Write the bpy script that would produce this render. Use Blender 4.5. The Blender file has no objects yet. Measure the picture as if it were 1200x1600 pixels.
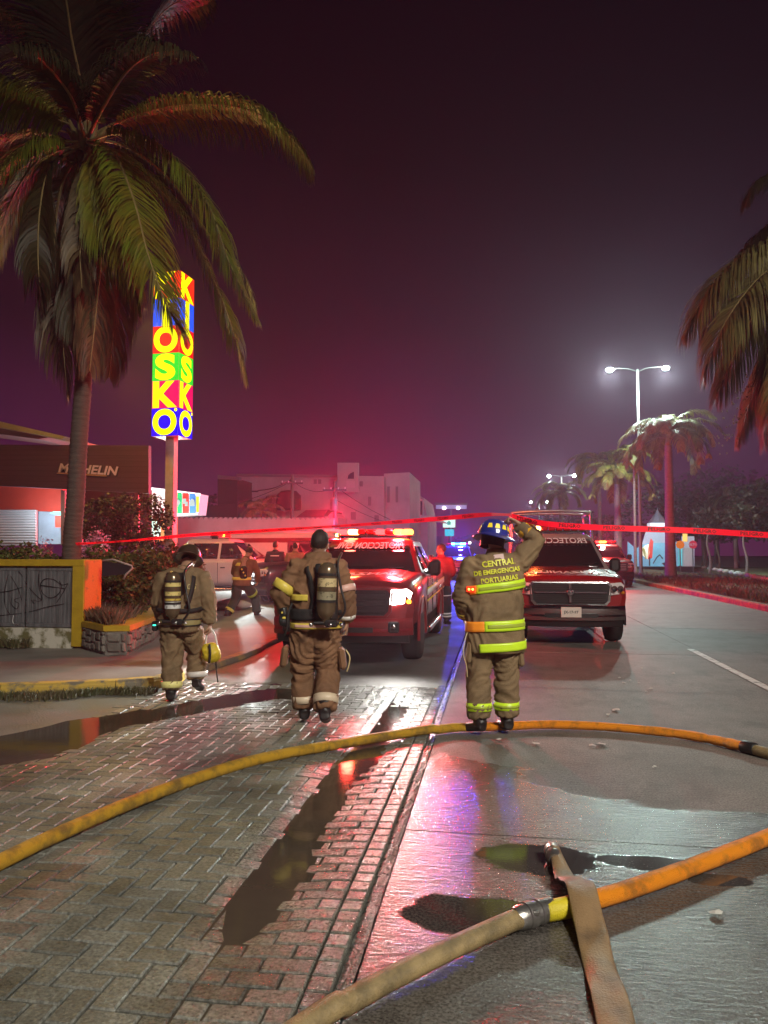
import bpy, bmesh, math, random
from mathutils import Vector, Matrix, Euler, noise
from mathutils.bvhtree import BVHTree
random.seed(7)
R = math.radians
sc = bpy.context.scene
COL = sc.collection

# ------------------------------------------------------------------ camera
cam = bpy.data.objects.new('camera', bpy.data.cameras.new('camera'))
COL.objects.link(cam)
cam.location = (0, 0, 1.55)
cam.rotation_euler = (R(92.96), 0, R(8.34))
cam.data.sensor_fit = 'VERTICAL'
cam.data.sensor_height = 36.0
cam.data.lens = 27.0
cam.data.clip_end = 2000
cam.data.clip_start = 0.05
sc.camera = cam
CM = cam.rotation_euler.to_matrix()
CO = Vector(cam.location)

# ------------------------------------------------------------------ world: a city night sky
W = bpy.data.worlds.new('World')
sc.world = W
W.use_nodes = True
wn = W.node_tree.nodes
wl = W.node_tree.links
for n in list(wn): wn.remove(n)
wo = wn.new('ShaderNodeOutputWorld')
bg = wn.new('ShaderNodeBackground')
tc = wn.new('ShaderNodeTexCoord')
sx = wn.new('ShaderNodeSeparateXYZ')
rp = wn.new('ShaderNodeValToRGB')
wl.new(tc.outputs['Generated'], sx.inputs[0])
nzw = wn.new('ShaderNodeTexNoise'); nzw.inputs['Scale'].default_value = 1.6; nzw.inputs['Detail'].default_value = 4
wl.new(tc.outputs['Generated'], nzw.inputs['Vector'])
mad = wn.new('ShaderNodeMath'); mad.operation = 'MULTIPLY_ADD'; mad.inputs[1].default_value = 0.42
wl.new(nzw.outputs['Fac'], mad.inputs[0]); wl.new(sx.outputs['Z'], mad.inputs[2])
sub = wn.new('ShaderNodeMath'); sub.operation = 'SUBTRACT'; sub.inputs[1].default_value = 0.20
wl.new(mad.outputs[0], sub.inputs[0])
wl.new(sub.outputs[0], rp.inputs[0])
e = rp.color_ramp.elements
e[0].position = 0.0; e[0].color = (0.085, 0.012, 0.060, 1)
e[1].position = 1.0; e[1].color = (0.0016, 0.0002, 0.0016, 1)
for p_, c_ in ((0.12, (0.048, 0.006, 0.036, 1)), (0.3, (0.013, 0.0020, 0.010, 1)), (0.55, (0.0036, 0.0004, 0.0028, 1))):
    k = rp.color_ramp.elements.new(p_); k.color = c_
wl.new(rp.outputs[0], bg.inputs['Color'])
bg.inputs['Strength'].default_value = 1.0
wl.new(bg.outputs[0], wo.inputs['Surface'])

vs = sc.view_settings
sc.display_settings.display_device = 'sRGB'
vs.view_transform = 'Standard'
vs.look = 'None'
vs.exposure = 0.0
vs.gamma = 1.0
vs.use_curve_mapping = False
cy = sc.cycles
cy.max_bounces = 6
cy.diffuse_bounces = 2
cy.glossy_bounces = 3
cy.transmission_bounces = 4
cy.volume_bounces = 0
cy.transparent_max_bounces = 8
cy.sample_clamp_indirect = 4.0
cy.caustics_reflective = False
cy.caustics_refractive = False
cy.use_denoising = True

# ------------------------------------------------------------------ helpers
def ray(px, py):
    return CM @ Vector(((px - 600) / 1200, (800 - py) / 1200, -1.0))
def G(px, py, z=0.0):
    r = ray(px, py); t = (z - CO.z) / r.z
    p = CO + r * t
    return Vector((p.x, p.y, z))
def D(px, py, d):
    return CO + ray(px, py) * d

def tag(o, label=None, cat=None, group=None, kind=None):
    if label: o['label'] = label
    if cat: o['category'] = cat
    if group: o['group'] = group
    if kind: o['kind'] = kind
    return o
def empty(name, loc=(0, 0, 0), rz=0.0, label=None, cat=None, group=None, kind=None):
    o = bpy.data.objects.new(name, None)
    COL.objects.link(o)
    o.location = loc
    o.rotation_euler = (0, 0, rz)
    o.empty_display_size = 0.2
    return tag(o, label, cat, group, kind)

# ---- materials
MATS = {}
def mat(name, col=(0.5, 0.5, 0.5), rough=0.6, metal=0.0, emit=None, es=0.0, nscale=0, namt=0.0, bump=0.0, bscale=None,
        coat=0.0, spec=0.5, sub2=None, subpos=(0.45, 0.62), stretch=(1, 1, 1), coords='Object', rvar=0.0, trans=0.0, island=0.0, alpha=1.0):
    """procedural principled material: colour varied by noise, optional bump and second (dirt) colour"""
    if name in MATS: return MATS[name]
    m = bpy.data.materials.new(name); m.use_nodes = True
    nt = m.node_tree; N = nt.nodes; L = nt.links
    b = N['Principled BSDF']
    b.inputs['Base Color'].default_value = (*col, 1)
    b.inputs['Roughness'].default_value = rough
    b.inputs['Metallic'].default_value = metal
    b.inputs['Specular IOR Level'].default_value = spec
    b.inputs['Coat Weight'].default_value = coat
    b.inputs['Coat Roughness'].default_value = 0.06
    if trans: b.inputs['Transmission Weight'].default_value = trans
    if alpha < 1: b.inputs['Alpha'].default_value = alpha
    if emit:
        b.inputs['Emission Color'].default_value = (*emit, 1)
        b.inputs['Emission Strength'].default_value = es
    vec = None
    if nscale or bump or sub2:
        t = N.new('ShaderNodeTexCoord'); mp = N.new('ShaderNodeMapping')
        mp.inputs['Scale'].default_value = stretch
        L.new(t.outputs[coords], mp.inputs['Vector']); vec = mp.outputs[0]
    cur = None
    if nscale:
        nz = N.new('ShaderNodeTexNoise'); nz.inputs['Scale'].default_value = nscale; nz.inputs['Detail'].default_value = 6
        nz.inputs['Roughness'].default_value = 0.6
        L.new(vec, nz.inputs['Vector'])
        r = N.new('ShaderNodeValToRGB')
        c2 = sub2 if sub2 else tuple(c * (1 - namt) for c in col)
        r.color_ramp.elements[0].color = (*c2, 1); r.color_ramp.elements[0].position = subpos[0] if sub2 else 0.25
        r.color_ramp.elements[1].color = (*[min(1, c * (1 + namt * 0.5)) for c in col], 1); r.color_ramp.elements[1].position = subpos[1] if sub2 else 0.75
        L.new(nz.outputs['Fac'], r.inputs[0]); cur = r.outputs[0]
        if rvar:
            mr = N.new('ShaderNodeMapRange'); mr.inputs['To Min'].default_value = max(0.02, rough - rvar); mr.inputs['To Max'].default_value = min(1, rough + rvar)
            mr.inputs['From Min'].default_value = 0.3; mr.inputs['From Max'].default_value = 0.7
            L.new(nz.outputs['Fac'], mr.inputs[0]); L.new(mr.outputs[0], b.inputs['Roughness'])
    if island:
        ge = N.new('ShaderNodeNewGeometry'); oi = N.new('ShaderNodeObjectInfo')
        ad = N.new('ShaderNodeMath'); ad.operation = 'ADD'; L.new(ge.outputs['Random Per Island'], ad.inputs[0]); L.new(oi.outputs['Random'], ad.inputs[1])
        fr = N.new('ShaderNodeMath'); fr.operation = 'FRACT'; L.new(ad.outputs[0], fr.inputs[0])
        mr = N.new('ShaderNodeMapRange'); mr.inputs['To Min'].default_value = 1 - island; mr.inputs['To Max'].default_value = 1 + island
        L.new(fr.outputs[0], mr.inputs[0])
        mx = N.new('ShaderNodeMix'); mx.data_type = 'RGBA'; mx.blend_type = 'MULTIPLY'; mx.inputs[0].default_value = 1
        if cur: L.new(cur, mx.inputs[6])
        else: mx.inputs[6].default_value = (*col, 1)
        L.new(mr.outputs[0], mx.inputs[7]); cur = mx.outputs[2]
    if cur: L.new(cur, b.inputs['Base Color'])
    if bump:
        nb = N.new('ShaderNodeTexNoise'); nb.inputs['Scale'].default_value = bscale or 40; nb.inputs['Detail'].default_value = 5
        L.new(vec, nb.inputs['Vector'])
        bp = N.new('ShaderNodeBump'); bp.inputs['Strength'].default_value = min(1, bump); bp.inputs['Distance'].default_value = 0.01 * max(1, bump)
        L.new(nb.outputs['Fac'], bp.inputs['Height']); L.new(bp.outputs[0], b.inputs['Normal'])
    MATS[name] = m
    return m
def emis(name, col, s):
    return mat(name, (0.004, 0.004, 0.004), 0.8, emit=col, es=s, spec=0.0)

# ---- mesh builder
class MB:
    def __init__(s): s.v = []; s.f = []
    def add(s, vs_, fs, M=None):
        b = len(s.v)
        s.v += [tuple(M @ Vector(p)) if M else tuple(p) for p in vs_]
        s.f += [tuple(i + b for i in f) for f in fs]
        return s
    def box(s, c, d, M=None, bev=0.0, taper=1.0):
        x, y, z = [q / 2 for q in d]
        T = Matrix.Translation(c)
        if M: T = T @ M
        if bev <= 0:
            vs_ = [(-x, -y, -z), (x, -y, -z), (x, y, -z), (-x, y, -z), (-x * taper, -y * taper, z), (x * taper, -y * taper, z), (x * taper, y * taper, z), (-x * taper, y * taper, z)]
            return s.add(vs_, [(0, 3, 2, 1), (4, 5, 6, 7), (0, 1, 5, 4), (1, 2, 6, 5), (2, 3, 7, 6), (3, 0, 4, 7)], T)
        b = min(bev, x * .95, y * .95, z * .95)
        vs_ = []; ix = {}
        for sx_ in (-1, 1):
            for sy_ in (-1, 1):
                for sz_ in (-1, 1):
                    for ax in range(3):
                        p = [sx_ * (x - b), sy_ * (y - b), sz_ * (z - b)]
                        p[ax] = (sx_ * x, sy_ * y, sz_ * z)[ax]
                        ix[(sx_, sy_, sz_, ax)] = len(vs_); vs_.append(p)
        fs = []
        S = (-1, 1)
        def face(ids):
            fs.append(tuple(ids))
        for ax in range(3):
            o1, o2 = [(1, 2), (2, 0), (0, 1)][ax]
            for q in S:
                ids = []
                for a_, b_ in ((-1, -1), (1, -1), (1, 1), (-1, 1)):
                    k = [0, 0, 0]; k[ax] = q; k[o1] = a_; k[o2] = b_
                    ids.append(ix[(k[0], k[1], k[2], ax)])
                face(ids if q > 0 else ids[::-1])
        for ax in range(3):
            o1, o2 = [(1, 2), (2, 0), (0, 1)][ax]
            for a_ in S:
                for b_ in S:
                    k1 = [0] * 3; k2 = [0] * 3
                    k1[ax] = -1; k2[ax] = 1; k1[o1] = k2[o1] = a_; k1[o2] = k2[o2] = b_
                    ids = [ix[(*k1, o1)], ix[(*k2, o1)], ix[(*k2, o2)], ix[(*k1, o2)]]
                    face(ids if a_ * b_ < 0 else ids[::-1])
        for a_ in S:
            for b_ in S:
                for c_ in S:
                    ids = [ix[(a_, b_, c_, 0)], ix[(a_, b_, c_, 1)], ix[(a_, b_, c_, 2)]]
                    face(ids if a_ * b_ * c_ > 0 else ids[::-1])
        return s.add(vs_, fs, T)
    def rings(s, rings, caps=True, closed=True, M=None):
        n = len(rings[0]); vs_ = [p for r in rings for p in r]; fs = []
        for i in range(len(rings) - 1):
            for j in range(n if closed else n - 1):
                k = (j + 1) % n
                fs.append((i * n + j, i * n + k, (i + 1) * n + k, (i + 1) * n + j))
        if caps:
            fs.append(tuple(range(n))[::-1]); fs.append(tuple((len(rings) - 1) * n + j for j in range(n)))
        return s.add(vs_, fs, M)
    def tube(s, pts, rad, n=10, caps=True, flat=1.0, M=None):
        pts = [Vector(p) for p in pts]
        if not hasattr(rad, '__len__'): rad = [rad] * len(pts)
        up = Vector((0, 0, 1)); rs = []
        prev = None
        for i, p in enumerate(pts):
            t = (pts[min(i + 1, len(pts) - 1)] - pts[max(i - 1, 0)])
            t = t.normalized() if t.length > 1e-9 else Vector((0, 0, 1))
            if prev is None:
                a = t.cross(up)
                if a.length < 1e-3: a = t.cross(Vector((0, 1, 0)))
                a.normalize()
            else:
                a = prev - t * prev.dot(t); a.normalize()
            prev = a
            b = t.cross(a).normalized()
            r = rad[i]
            rs.append([p + a * (r * math.cos(2 * math.pi * k / n)) + b * (r * flat * math.sin(2 * math.pi * k / n)) for k in range(n)])
        return s.rings(rs, caps, True, M)
    def lathe(s, prof, n=20, M=None, caps=True):
        rs = [[(r * math.cos(2 * math.pi * k / n), r * math.sin(2 * math.pi * k / n), z) for k in range(n)] for r, z in prof]
        return s.rings(rs, caps, True, M)
    def ell(s, c, r, M=None, nu=16, nv=10):
        rs = []
        for i in range(nv + 1):
            a = math.pi * (i / nv) ; a = max(0.03, min(math.pi - 0.03, a))
            rs.append([(r[0] * math.sin(a) * math.cos(2 * math.pi * k / nu), r[1] * math.sin(a) * math.sin(2 * math.pi * k / nu), -r[2] * math.cos(a)) for k in range(nu)])
        T = Matrix.Translation(c)
        if M: T = T @ M
        return s.rings(rs, True, True, T)
    def prism(s, poly, h, M=None):
        """poly in xy plane, extruded 0..h in z"""
        n = len(poly)
        return s.add([(p[0], p[1], 0) for p in poly] + [(p[0], p[1], h) for p in poly],
                     [tuple(range(n))[::-1], tuple(range(n, 2 * n))] + [(i, (i + 1) % n, n + (i + 1) % n, n + i) for i in range(n)], M)
    def data(s, name, m=None, smooth=False, angle=None):
        me = bpy.data.meshes.new(name)
        me.from_pydata(s.v, [], s.f)
        me.update()
        bm = bmesh.new(); bm.from_mesh(me); bmesh.ops.recalc_face_normals(bm, faces=bm.faces); bm.to_mesh(me); bm.free()
        if m: me.materials.append(m)
        if smooth:
            me.polygons.foreach_set('use_smooth', [True] * len(me.polygons))
            if angle: me.set_sharp_from_angle(angle=R(angle))
        return me
    def build(s, name, m=None, parent=None, smooth=False, angle=None, loc=None, rot=None):
        o = bpy.data.objects.new(name, s.data(name, m, smooth, angle))
        COL.objects.link(o)
        if parent: o.parent = parent
        if loc is not None: o.location = loc
        if rot is not None: o.rotation_euler = rot
        return o
def rawmesh(name, v, f, m, parent=None, smooth=False):
    me = bpy.data.meshes.new(name); me.from_pydata(v, [], f); me.update()
    if m: me.materials.append(m)
    if smooth: me.polygons.foreach_set('use_smooth', [True] * len(me.polygons))
    o = bpy.data.objects.new(name, me); COL.objects.link(o)
    if parent: o.parent = parent
    return o
def Rz(a): return Matrix.Rotation(a, 4, 'Z')
def Rx(a): return Matrix.Rotation(a, 4, 'X')
def Ry(a): return Matrix.Rotation(a, 4, 'Y')
def T3(*p): return Matrix.Translation(p if len(p) == 3 else p[0])

def catmull(P, n=8):
    P = [Vector(p) for p in P]; out = []
    for i in range(len(P) - 1):
        p0 = P[max(i - 1, 0)]; p1 = P[i]; p2 = P[i + 1]; p3 = P[min(i + 2, len(P) - 1)]
        for k in range(n):
            t = k / n
            out.append(0.5 * ((2 * p1) + (p2 - p0) * t + (2 * p0 - 5 * p1 + 4 * p2 - p3) * t * t + (3 * p1 - p0 - 3 * p2 + p3) * t ** 3))
    out.append(P[-1]); return out

def evalmesh(o):
    dg = bpy.context.evaluated_depsgraph_get()
    dg.update()
    return bpy.data.meshes.new_from_object(o.evaluated_get(dg))

def text_data(s, size=1.0, ext=0.0, off=0.0, align='CENTER', xs=1.0, mirror=False, shear=0.0, res=3):
    """flat or extruded lettering as plain vertices and faces (in the xy plane)"""
    c = bpy.data.curves.new('lettering', 'FONT'); c.body = s; c.size = size; c.extrude = ext; c.offset = off
    c.align_x = align; c.align_y = 'CENTER'; c.shear = shear; c.resolution_u = res
    o = bpy.data.objects.new('lettering', c); COL.objects.link(o)
    me = evalmesh(o)
    bpy.data.objects.remove(o); bpy.data.curves.remove(c)
    k = -xs if mirror else xs
    v = [(p.co.x * k, p.co.y, p.co.z) for p in me.vertices]; f = [tuple(q.vertices) for q in me.polygons]
    bpy.data.meshes.remove(me)
    return v, f
def text_obj(s, m, parent, M, name='lettering', proj=None, **kw):
    v, f = text_data(s, **kw)
    v = [M @ Vector(p) for p in v]
    if proj: v = [proj(p) for p in v]
    return rawmesh(name, [tuple(p) for p in v], f, m, parent)

def point(name, loc, col, power, radius=0.1, parent=None):
    l = bpy.data.lights.new(name, 'POINT'); l.color = col; l.energy = power; l.shadow_soft_size = radius
    o = bpy.data.objects.new(name, l); COL.objects.link(o); o.location = loc
    if parent: o.parent = parent
    return o
def spot(name, loc, target, col, power, angle=60, blend=0.6, radius=0.08, parent=None):
    l = bpy.data.lights.new(name, 'SPOT'); l.color = col; l.energy = power; l.shadow_soft_size = radius
    l.spot_size = R(angle); l.spot_blend = blend
    o = bpy.data.objects.new(name, l); COL.objects.link(o); o.location = loc
    d = Vector(target) - Vector(loc); o.rotation_euler = d.to_track_quat('-Z', 'Y').to_euler()
    if parent: o.parent = parent
    return o
# ------------------------------------------------------------------ ground materials
def road_material():
    m = mat('wet_concrete', (0.16, 0.145, 0.13), 0.6)
    nt = m.node_tree; N = nt.nodes; L = nt.links; b = N['Principled BSDF']
    geo = N.new('ShaderNodeNewGeometry')
    def noise_(scale, st=(1, 1, 1), det=5, rough=.6):
        mp = N.new('ShaderNodeMapping'); mp.inputs['Scale'].default_value = st
        L.new(geo.outputs['Position'], mp.inputs['Vector'])
        n = N.new('ShaderNodeTexNoise'); n.inputs['Scale'].default_value = scale; n.inputs['Detail'].default_value = det; n.inputs['Roughness'].default_value = rough
        L.new(mp.outputs[0], n.inputs['Vector']); return n.outputs['Fac']
    def math_(op, a, bb, c=None):
        k = N.new('ShaderNodeMath'); k.operation = op
        for i, q in enumerate((a, bb, c)):
            if q is None: continue
            if isinstance(q, (int, float)): k.inputs[i].default_value = q
            else: L.new(q, k.inputs[i])
        return k.outputs[0]
    def mrange(x, a, bb, c, d):
        k = N.new('ShaderNodeMapRange'); k.inputs[1].default_value = a; k.inputs[2].default_value = bb; k.inputs[3].default_value = c; k.inputs[4].default_value = d
        k.interpolation_type = 'SMOOTHSTEP'
        L.new(x, k.inputs[0]); return k.outputs[0]
    def mrange2(f, a, bval):
        k = N.new('ShaderNodeMix'); k.data_type = 'FLOAT'; L.new(f, k.inputs[0]); L.new(a, k.inputs[2]); k.inputs[3].default_value = bval; return k.outputs[0]
    sep = N.new('ShaderNodeSeparateXYZ'); L.new(geo.outputs['Position'], sep.inputs[0])
    X, Y = sep.outputs[0], sep.outputs[1]
    warp = noise_(0.9, (1, 1, 1), 5)
    warp2 = noise_(2.5, (1, 2, 1), 4)
    def ellipse(cx, cyy, rx, ry):
        a = math_('DIVIDE', math_('SUBTRACT', X, cx), rx); bq = math_('DIVIDE', math_('SUBTRACT', Y, cyy), ry)
        d = math_('ADD', math_('MULTIPLY', a, a), math_('MULTIPLY', bq, bq))
        d = math_('ADD', d, math_('MULTIPLY', math_('SUBTRACT', warp2, 0.5), 1.1))
        return mrange(d, 0.9, 1.08, 1, 0)
    # wet where hose water ran: a broad sheet near the camera, drying farther up the road
    far = math_('ADD', Y, math_('MULTIPLY', math_('SUBTRACT', warp, .5), 3.0))
    wet = mrange(far, 5.6, 6.0, 1, 0.0)
    dry1 = ellipse(1.45, 5.62, 1.25, 0.72)
    dry2 = ellipse(2.1, 3.75, 0.5, 0.25)
    dry3 = ellipse(0.25, 6.2, 0.7, 0.5)
    dry = math_('MAXIMUM', math_('MAXIMUM', dry1, math_('MULTIPLY', dry2, .6)), dry3)
    wet = math_('MULTIPLY', wet, math_('SUBTRACT', 1, dry))
    rough = mrange(wet, 0, 1, 0.62, 0.25)
    rough = math_('ADD', rough, math_('MULTIPLY', math_('SUBTRACT', noise_(14), .5), 0.12))
    warp3 = noise_(5.5, (1, 1.6, 1), 6)
    def pool(px, py, rx, ry):
        g = G(px, py)
        a = math_('DIVIDE', math_('SUBTRACT', X, g.x), rx); bq = math_('DIVIDE', math_('SUBTRACT', Y, g.y), ry)
        d = math_('ADD', math_('MULTIPLY', a, a), math_('MULTIPLY', bq, bq))
        d = math_('ADD', d, math_('MULTIPLY', math_('SUBTRACT', warp3, 0.5), 1.9))
        return mrange(d, 0.75, 1.25, 1, 0)
    pud = math_('MAXIMUM', math_('MAXIMUM', pool(842, 1342, .30, .20), pool(742, 1430, .34, .18)), math_('MAXIMUM', pool(1010, 1348, .26, .10), pool(1120, 1375, .16, .07)))
    rough = mrange2(pud, rough, .07)
    L.new(rough, b.inputs['Roughness'])
    # colour
    r = N.new('ShaderNodeValToRGB'); r.color_ramp.elements[0].position = .3; r.color_ramp.elements[0].color = (0.115, 0.100, 0.090, 1)
    r.color_ramp.elements[1].position = .72; r.color_ramp.elements[1].color = (0.21, 0.19, 0.17, 1)
    L.new(noise_(1.3, det=8, rough=.7), r.inputs[0])
    mx = N.new('ShaderNodeMix'); mx.data_type = 'RGBA'; mx.blend_type = 'MULTIPLY'; mx.inputs[0].default_value = 1
    L.new(r.outputs[0], mx.inputs[6])
    cr = math_('MULTIPLY', mrange(wet, 0, 1, 1.0, 0.62), mrange(pud, 0, 1, 1.0, .5)); L.new(cr, mx.inputs[7])
    # fine speckle
    mx2 = N.new('ShaderNodeMix'); mx2.data_type = 'RGBA'; mx2.blend_type = 'MULTIPLY'; mx2.inputs[0].default_value = 1
    L.new(mx.outputs[2], mx2.inputs[6]); L.new(math_('MULTIPLY', mrange(noise_(75, det=4), .3, .7, .52, 1.42), mrange(noise_(3.2, (1, .5, 1), 6), .36, .5, .80, 1.04)), mx2.inputs[7])
    L.new(mx2.outputs[2], b.inputs['Base Color'])
    # tined grooves across the road + grain
    tine = noise_(1.0, (11, 44, 1), 2, .5)
    grain = noise_(85, (1, 1, 1), 3)
    h = math_('ADD', math_('MULTIPLY', tine, 0.75), math_('MULTIPLY', grain, 0.45))
    bp = N.new('ShaderNodeBump'); bp.inputs['Distance'].default_value = 0.0075
    L.new(math_('MULTIPLY', mrange(Y, 4.5, 24, 1.0, 0.06), mrange(pud, 0, .9, 1, .02)), bp.inputs['Strength'])
    L.new(h, bp.inputs['Height']); L.new(bp.outputs[0], b.inputs['Normal'])
    return m
M_ROAD = road_material()
M_PAVE = mat('block_paving', (0.15, 0.145, 0.13), 0.42, nscale=3.2, namt=0.45, bump=0.9, bscale=55, rvar=0.16, coords='Generated', island=0.22)
def paver_material():
    m = bpy.data.materials.new('concrete_paver'); m.use_nodes = True
    nt = m.node_tree; N = nt.nodes; L = nt.links; b = N['Principled BSDF']
    geo = N.new('ShaderNodeNewGeometry'); oi = N.new('ShaderNodeObjectInfo')
    def nz(scale, det=5):
        n = N.new('ShaderNodeTexNoise'); n.inputs['Scale'].default_value = scale; n.inputs['Detail'].default_value = det; n.inputs['Roughness'].default_value = .62
        L.new(geo.outputs['Position'], n.inputs['Vector']); return n.outputs['Fac']
    r = N.new('ShaderNodeValToRGB'); r.color_ramp.elements[0].position = .34; r.color_ramp.elements[0].color = (0.076, 0.074, 0.064, 1)
    r.color_ramp.elements[1].position = .68; r.color_ramp.elements[1].color = (0.215, 0.212, 0.186, 1)
    L.new(nz(1.7, 8), r.inputs[0])
    ad = N.new('ShaderNodeMath'); ad.operation = 'ADD'; L.new(geo.outputs['Random Per Island'], ad.inputs[0]); L.new(oi.outputs['Random'], ad.inputs[1])
    fr = N.new('ShaderNodeMath'); fr.operation = 'FRACT'; L.new(ad.outputs[0], fr.inputs[0])
    mr = N.new('ShaderNodeMapRange'); mr.inputs[3].default_value = .72; mr.inputs[4].default_value = 1.25; L.new(fr.outputs[0], mr.inputs[0])
    mx = N.new('ShaderNodeMix'); mx.data_type = 'RGBA'; mx.blend_type = 'MULTIPLY'; mx.inputs[0].default_value = 1
    L.new(r.outputs[0], mx.inputs[6]); L.new(mr.outputs[0], mx.inputs[7])
    mx2 = N.new('ShaderNodeMix'); mx2.data_type = 'RGBA'; mx2.blend_type = 'MULTIPLY'; mx2.inputs[0].default_value = 1
    sp = N.new('ShaderNodeMapRange'); sp.inputs[1].default_value = .3; sp.inputs[2].default_value = .7; sp.inputs[3].default_value = .42; sp.inputs[4].default_value = 1.55
    L.new(nz(64, 5), sp.inputs[0]); L.new(mx.outputs[2], mx2.inputs[6]); L.new(sp.outputs[0], mx2.inputs[7])
    L.new(mx2.outputs[2], b.inputs['Base Color'])
    rr = N.new('ShaderNodeMapRange'); rr.inputs[1].default_value = .35; rr.inputs[2].default_value = .62; rr.inputs[3].default_value = .30; rr.inputs[4].default_value = .60
    L.new(nz(1.1, 6), rr.inputs[0])
    sp2 = N.new('ShaderNodeSeparateXYZ'); L.new(geo.outputs['Position'], sp2.inputs[0])
    wx_ = N.new('ShaderNodeMath'); wx_.operation = 'MULTIPLY_ADD'; wx_.inputs[1].default_value = 1.1; L.new(nz(1.6, 5), wx_.inputs[0]); L.new(sp2.outputs[0], wx_.inputs[2])
    wm = N.new('ShaderNodeMapRange'); wm.inputs[1].default_value = -1.05; wm.inputs[2].default_value = -.65; wm.inputs[3].default_value = 0; wm.inputs[4].default_value = .85; L.new(wx_.outputs[0], wm.inputs[0])
    wq = N.new('ShaderNodeMix'); wq.data_type = 'FLOAT'; L.new(wm.outputs[0], wq.inputs[0]); L.new(rr.outputs[0], wq.inputs[2]); wq.inputs[3].default_value = .17
    L.new(wq.outputs[0], b.inputs['Roughness'])
    bp = N.new('ShaderNodeBump'); bp.inputs['Strength'].default_value = .9; bp.inputs['Distance'].default_value = .008
    L.new(nz(48, 6), bp.inputs['Height']); L.new(bp.outputs[0], b.inputs['Normal'])
    return m
M_PAVER = paver_material()
M_JOINT = mat('joint_sand', (0.035, 0.03, 0.026), 0.5, nscale=8, namt=.5, bump=.8, bscale=60)
M_WATER = mat('puddle_water', (0.075, 0.058, 0.042), 0.07, spec=0.5, nscale=2, namt=.3, bump=0.05, bscale=7)
M_ASPH = mat('worn_asphalt', (0.10, 0.09, 0.085), 0.5, nscale=1.1, namt=0.5, bump=.6, bscale=70, rvar=.15)
M_APRON = mat('apron_concrete', (0.17, 0.165, 0.145), 0.6, nscale=1.6, namt=0.5, bump=.55, bscale=50, rvar=.15)
M_SIDE = mat('sidewalk_concrete', (0.23, 0.215, 0.19), 0.7, nscale=1.2, namt=0.4, bump=.4, bscale=35)
M_SOIL = mat('soil', (0.045, 0.034, 0.024), 0.95, nscale=3, namt=.6, bump=1, bscale=30)
M_CURBY = mat('curb_paint_yellow', (0.50, 0.33, 0.05), 0.6, nscale=7, sub2=(0.16, 0.14, 0.10), subpos=(.40, .52), bump=.5, bscale=30, namt=.1)
M_CURBG = mat('curb_concrete', (0.20, 0.18, 0.155), 0.75, nscale=5, namt=.4, bump=.5, bscale=30)
M_CURBR = mat('curb_faded_paint', (0.36, 0.23, 0.09), 0.7, nscale=4, sub2=(0.17, 0.13, 0.10), subpos=(.42, .6), bump=.5, bscale=30, namt=.1)

# ------------------------------------------------------------------ ground
MB().add([(-170, -24, -.16), (170, -24, -.16), (170, 330, -.16), (-170, 330, -.16)], [(0, 1, 2, 3)]).build('ground', M_SOIL)['kind'] = 'structure'
XS, XC = -0.52, 6.9                       # seam beside the paving, kerb of the median
road = empty('road', kind='structure')
MB().box((3.2, 150, -.07), (7.44, 340, .1)).build('roadbed', M_JOINT, road)
def curb_x(y):                            # median kerb bends slightly to the right near the camera
    return XC + 0.0 * y
for ci, (x0, x1) in enumerate(((XS, 3.10), (3.10, 6.90))):
    y = -12.0; js = [-4, .35, 4.32, 7.95, 12.2, 16.4]
    while js[-1] < 96: js.append(js[-1] + 4.2)
    for i in range(len(js) - 1):
        y0, y1 = js[i], js[i + 1]
        g = .006
        vs_ = []
        # joint lines run slightly askew, edges chipped
        def edge(ya, sgn):
            out = []
            for k in range(9):
                t = k / 8; x = x0 + g + (x1 - x0 - 2 * g) * t
                yy = ya + (-.016 * (x - 1)) + sgn * g + .004 * noise.noise(Vector((x * 4, ya * 3, 0)))
                out.append((x, yy))
            return out
        poly = edge(y0, 1) + edge(y1, -1)[::-1]
        mb = MB().prism(poly, .04, T3(0, 0, -.04 + .003 * random.uniform(-1, 1) * (y1 > 9)))
        mb.build('slab', M_ROAD, road)
MB().box((3.2, 200 + 2, -.045), (7.40, 205, .085)).build('distant_paving', M_ROAD, road)
# painted lane dashes
M_LINE = mat('road_paint', (0.62, 0.62, 0.60), 0.55, nscale=9, sub2=(0.22, 0.2, 0.18), subpos=(.36, .50), namt=.05)
for y0, y1 in ((7.6, 12.9), (22.5, 27.5), (37, 42), (51, 56)):
    MB().add([(2.98, y0, .0045), (3.09, y0, .0045), (3.09, y1, .0045), (2.98, y1, .0045)], [(0, 1, 2, 3)]).build('lane_marking', M_LINE, road)

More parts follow.
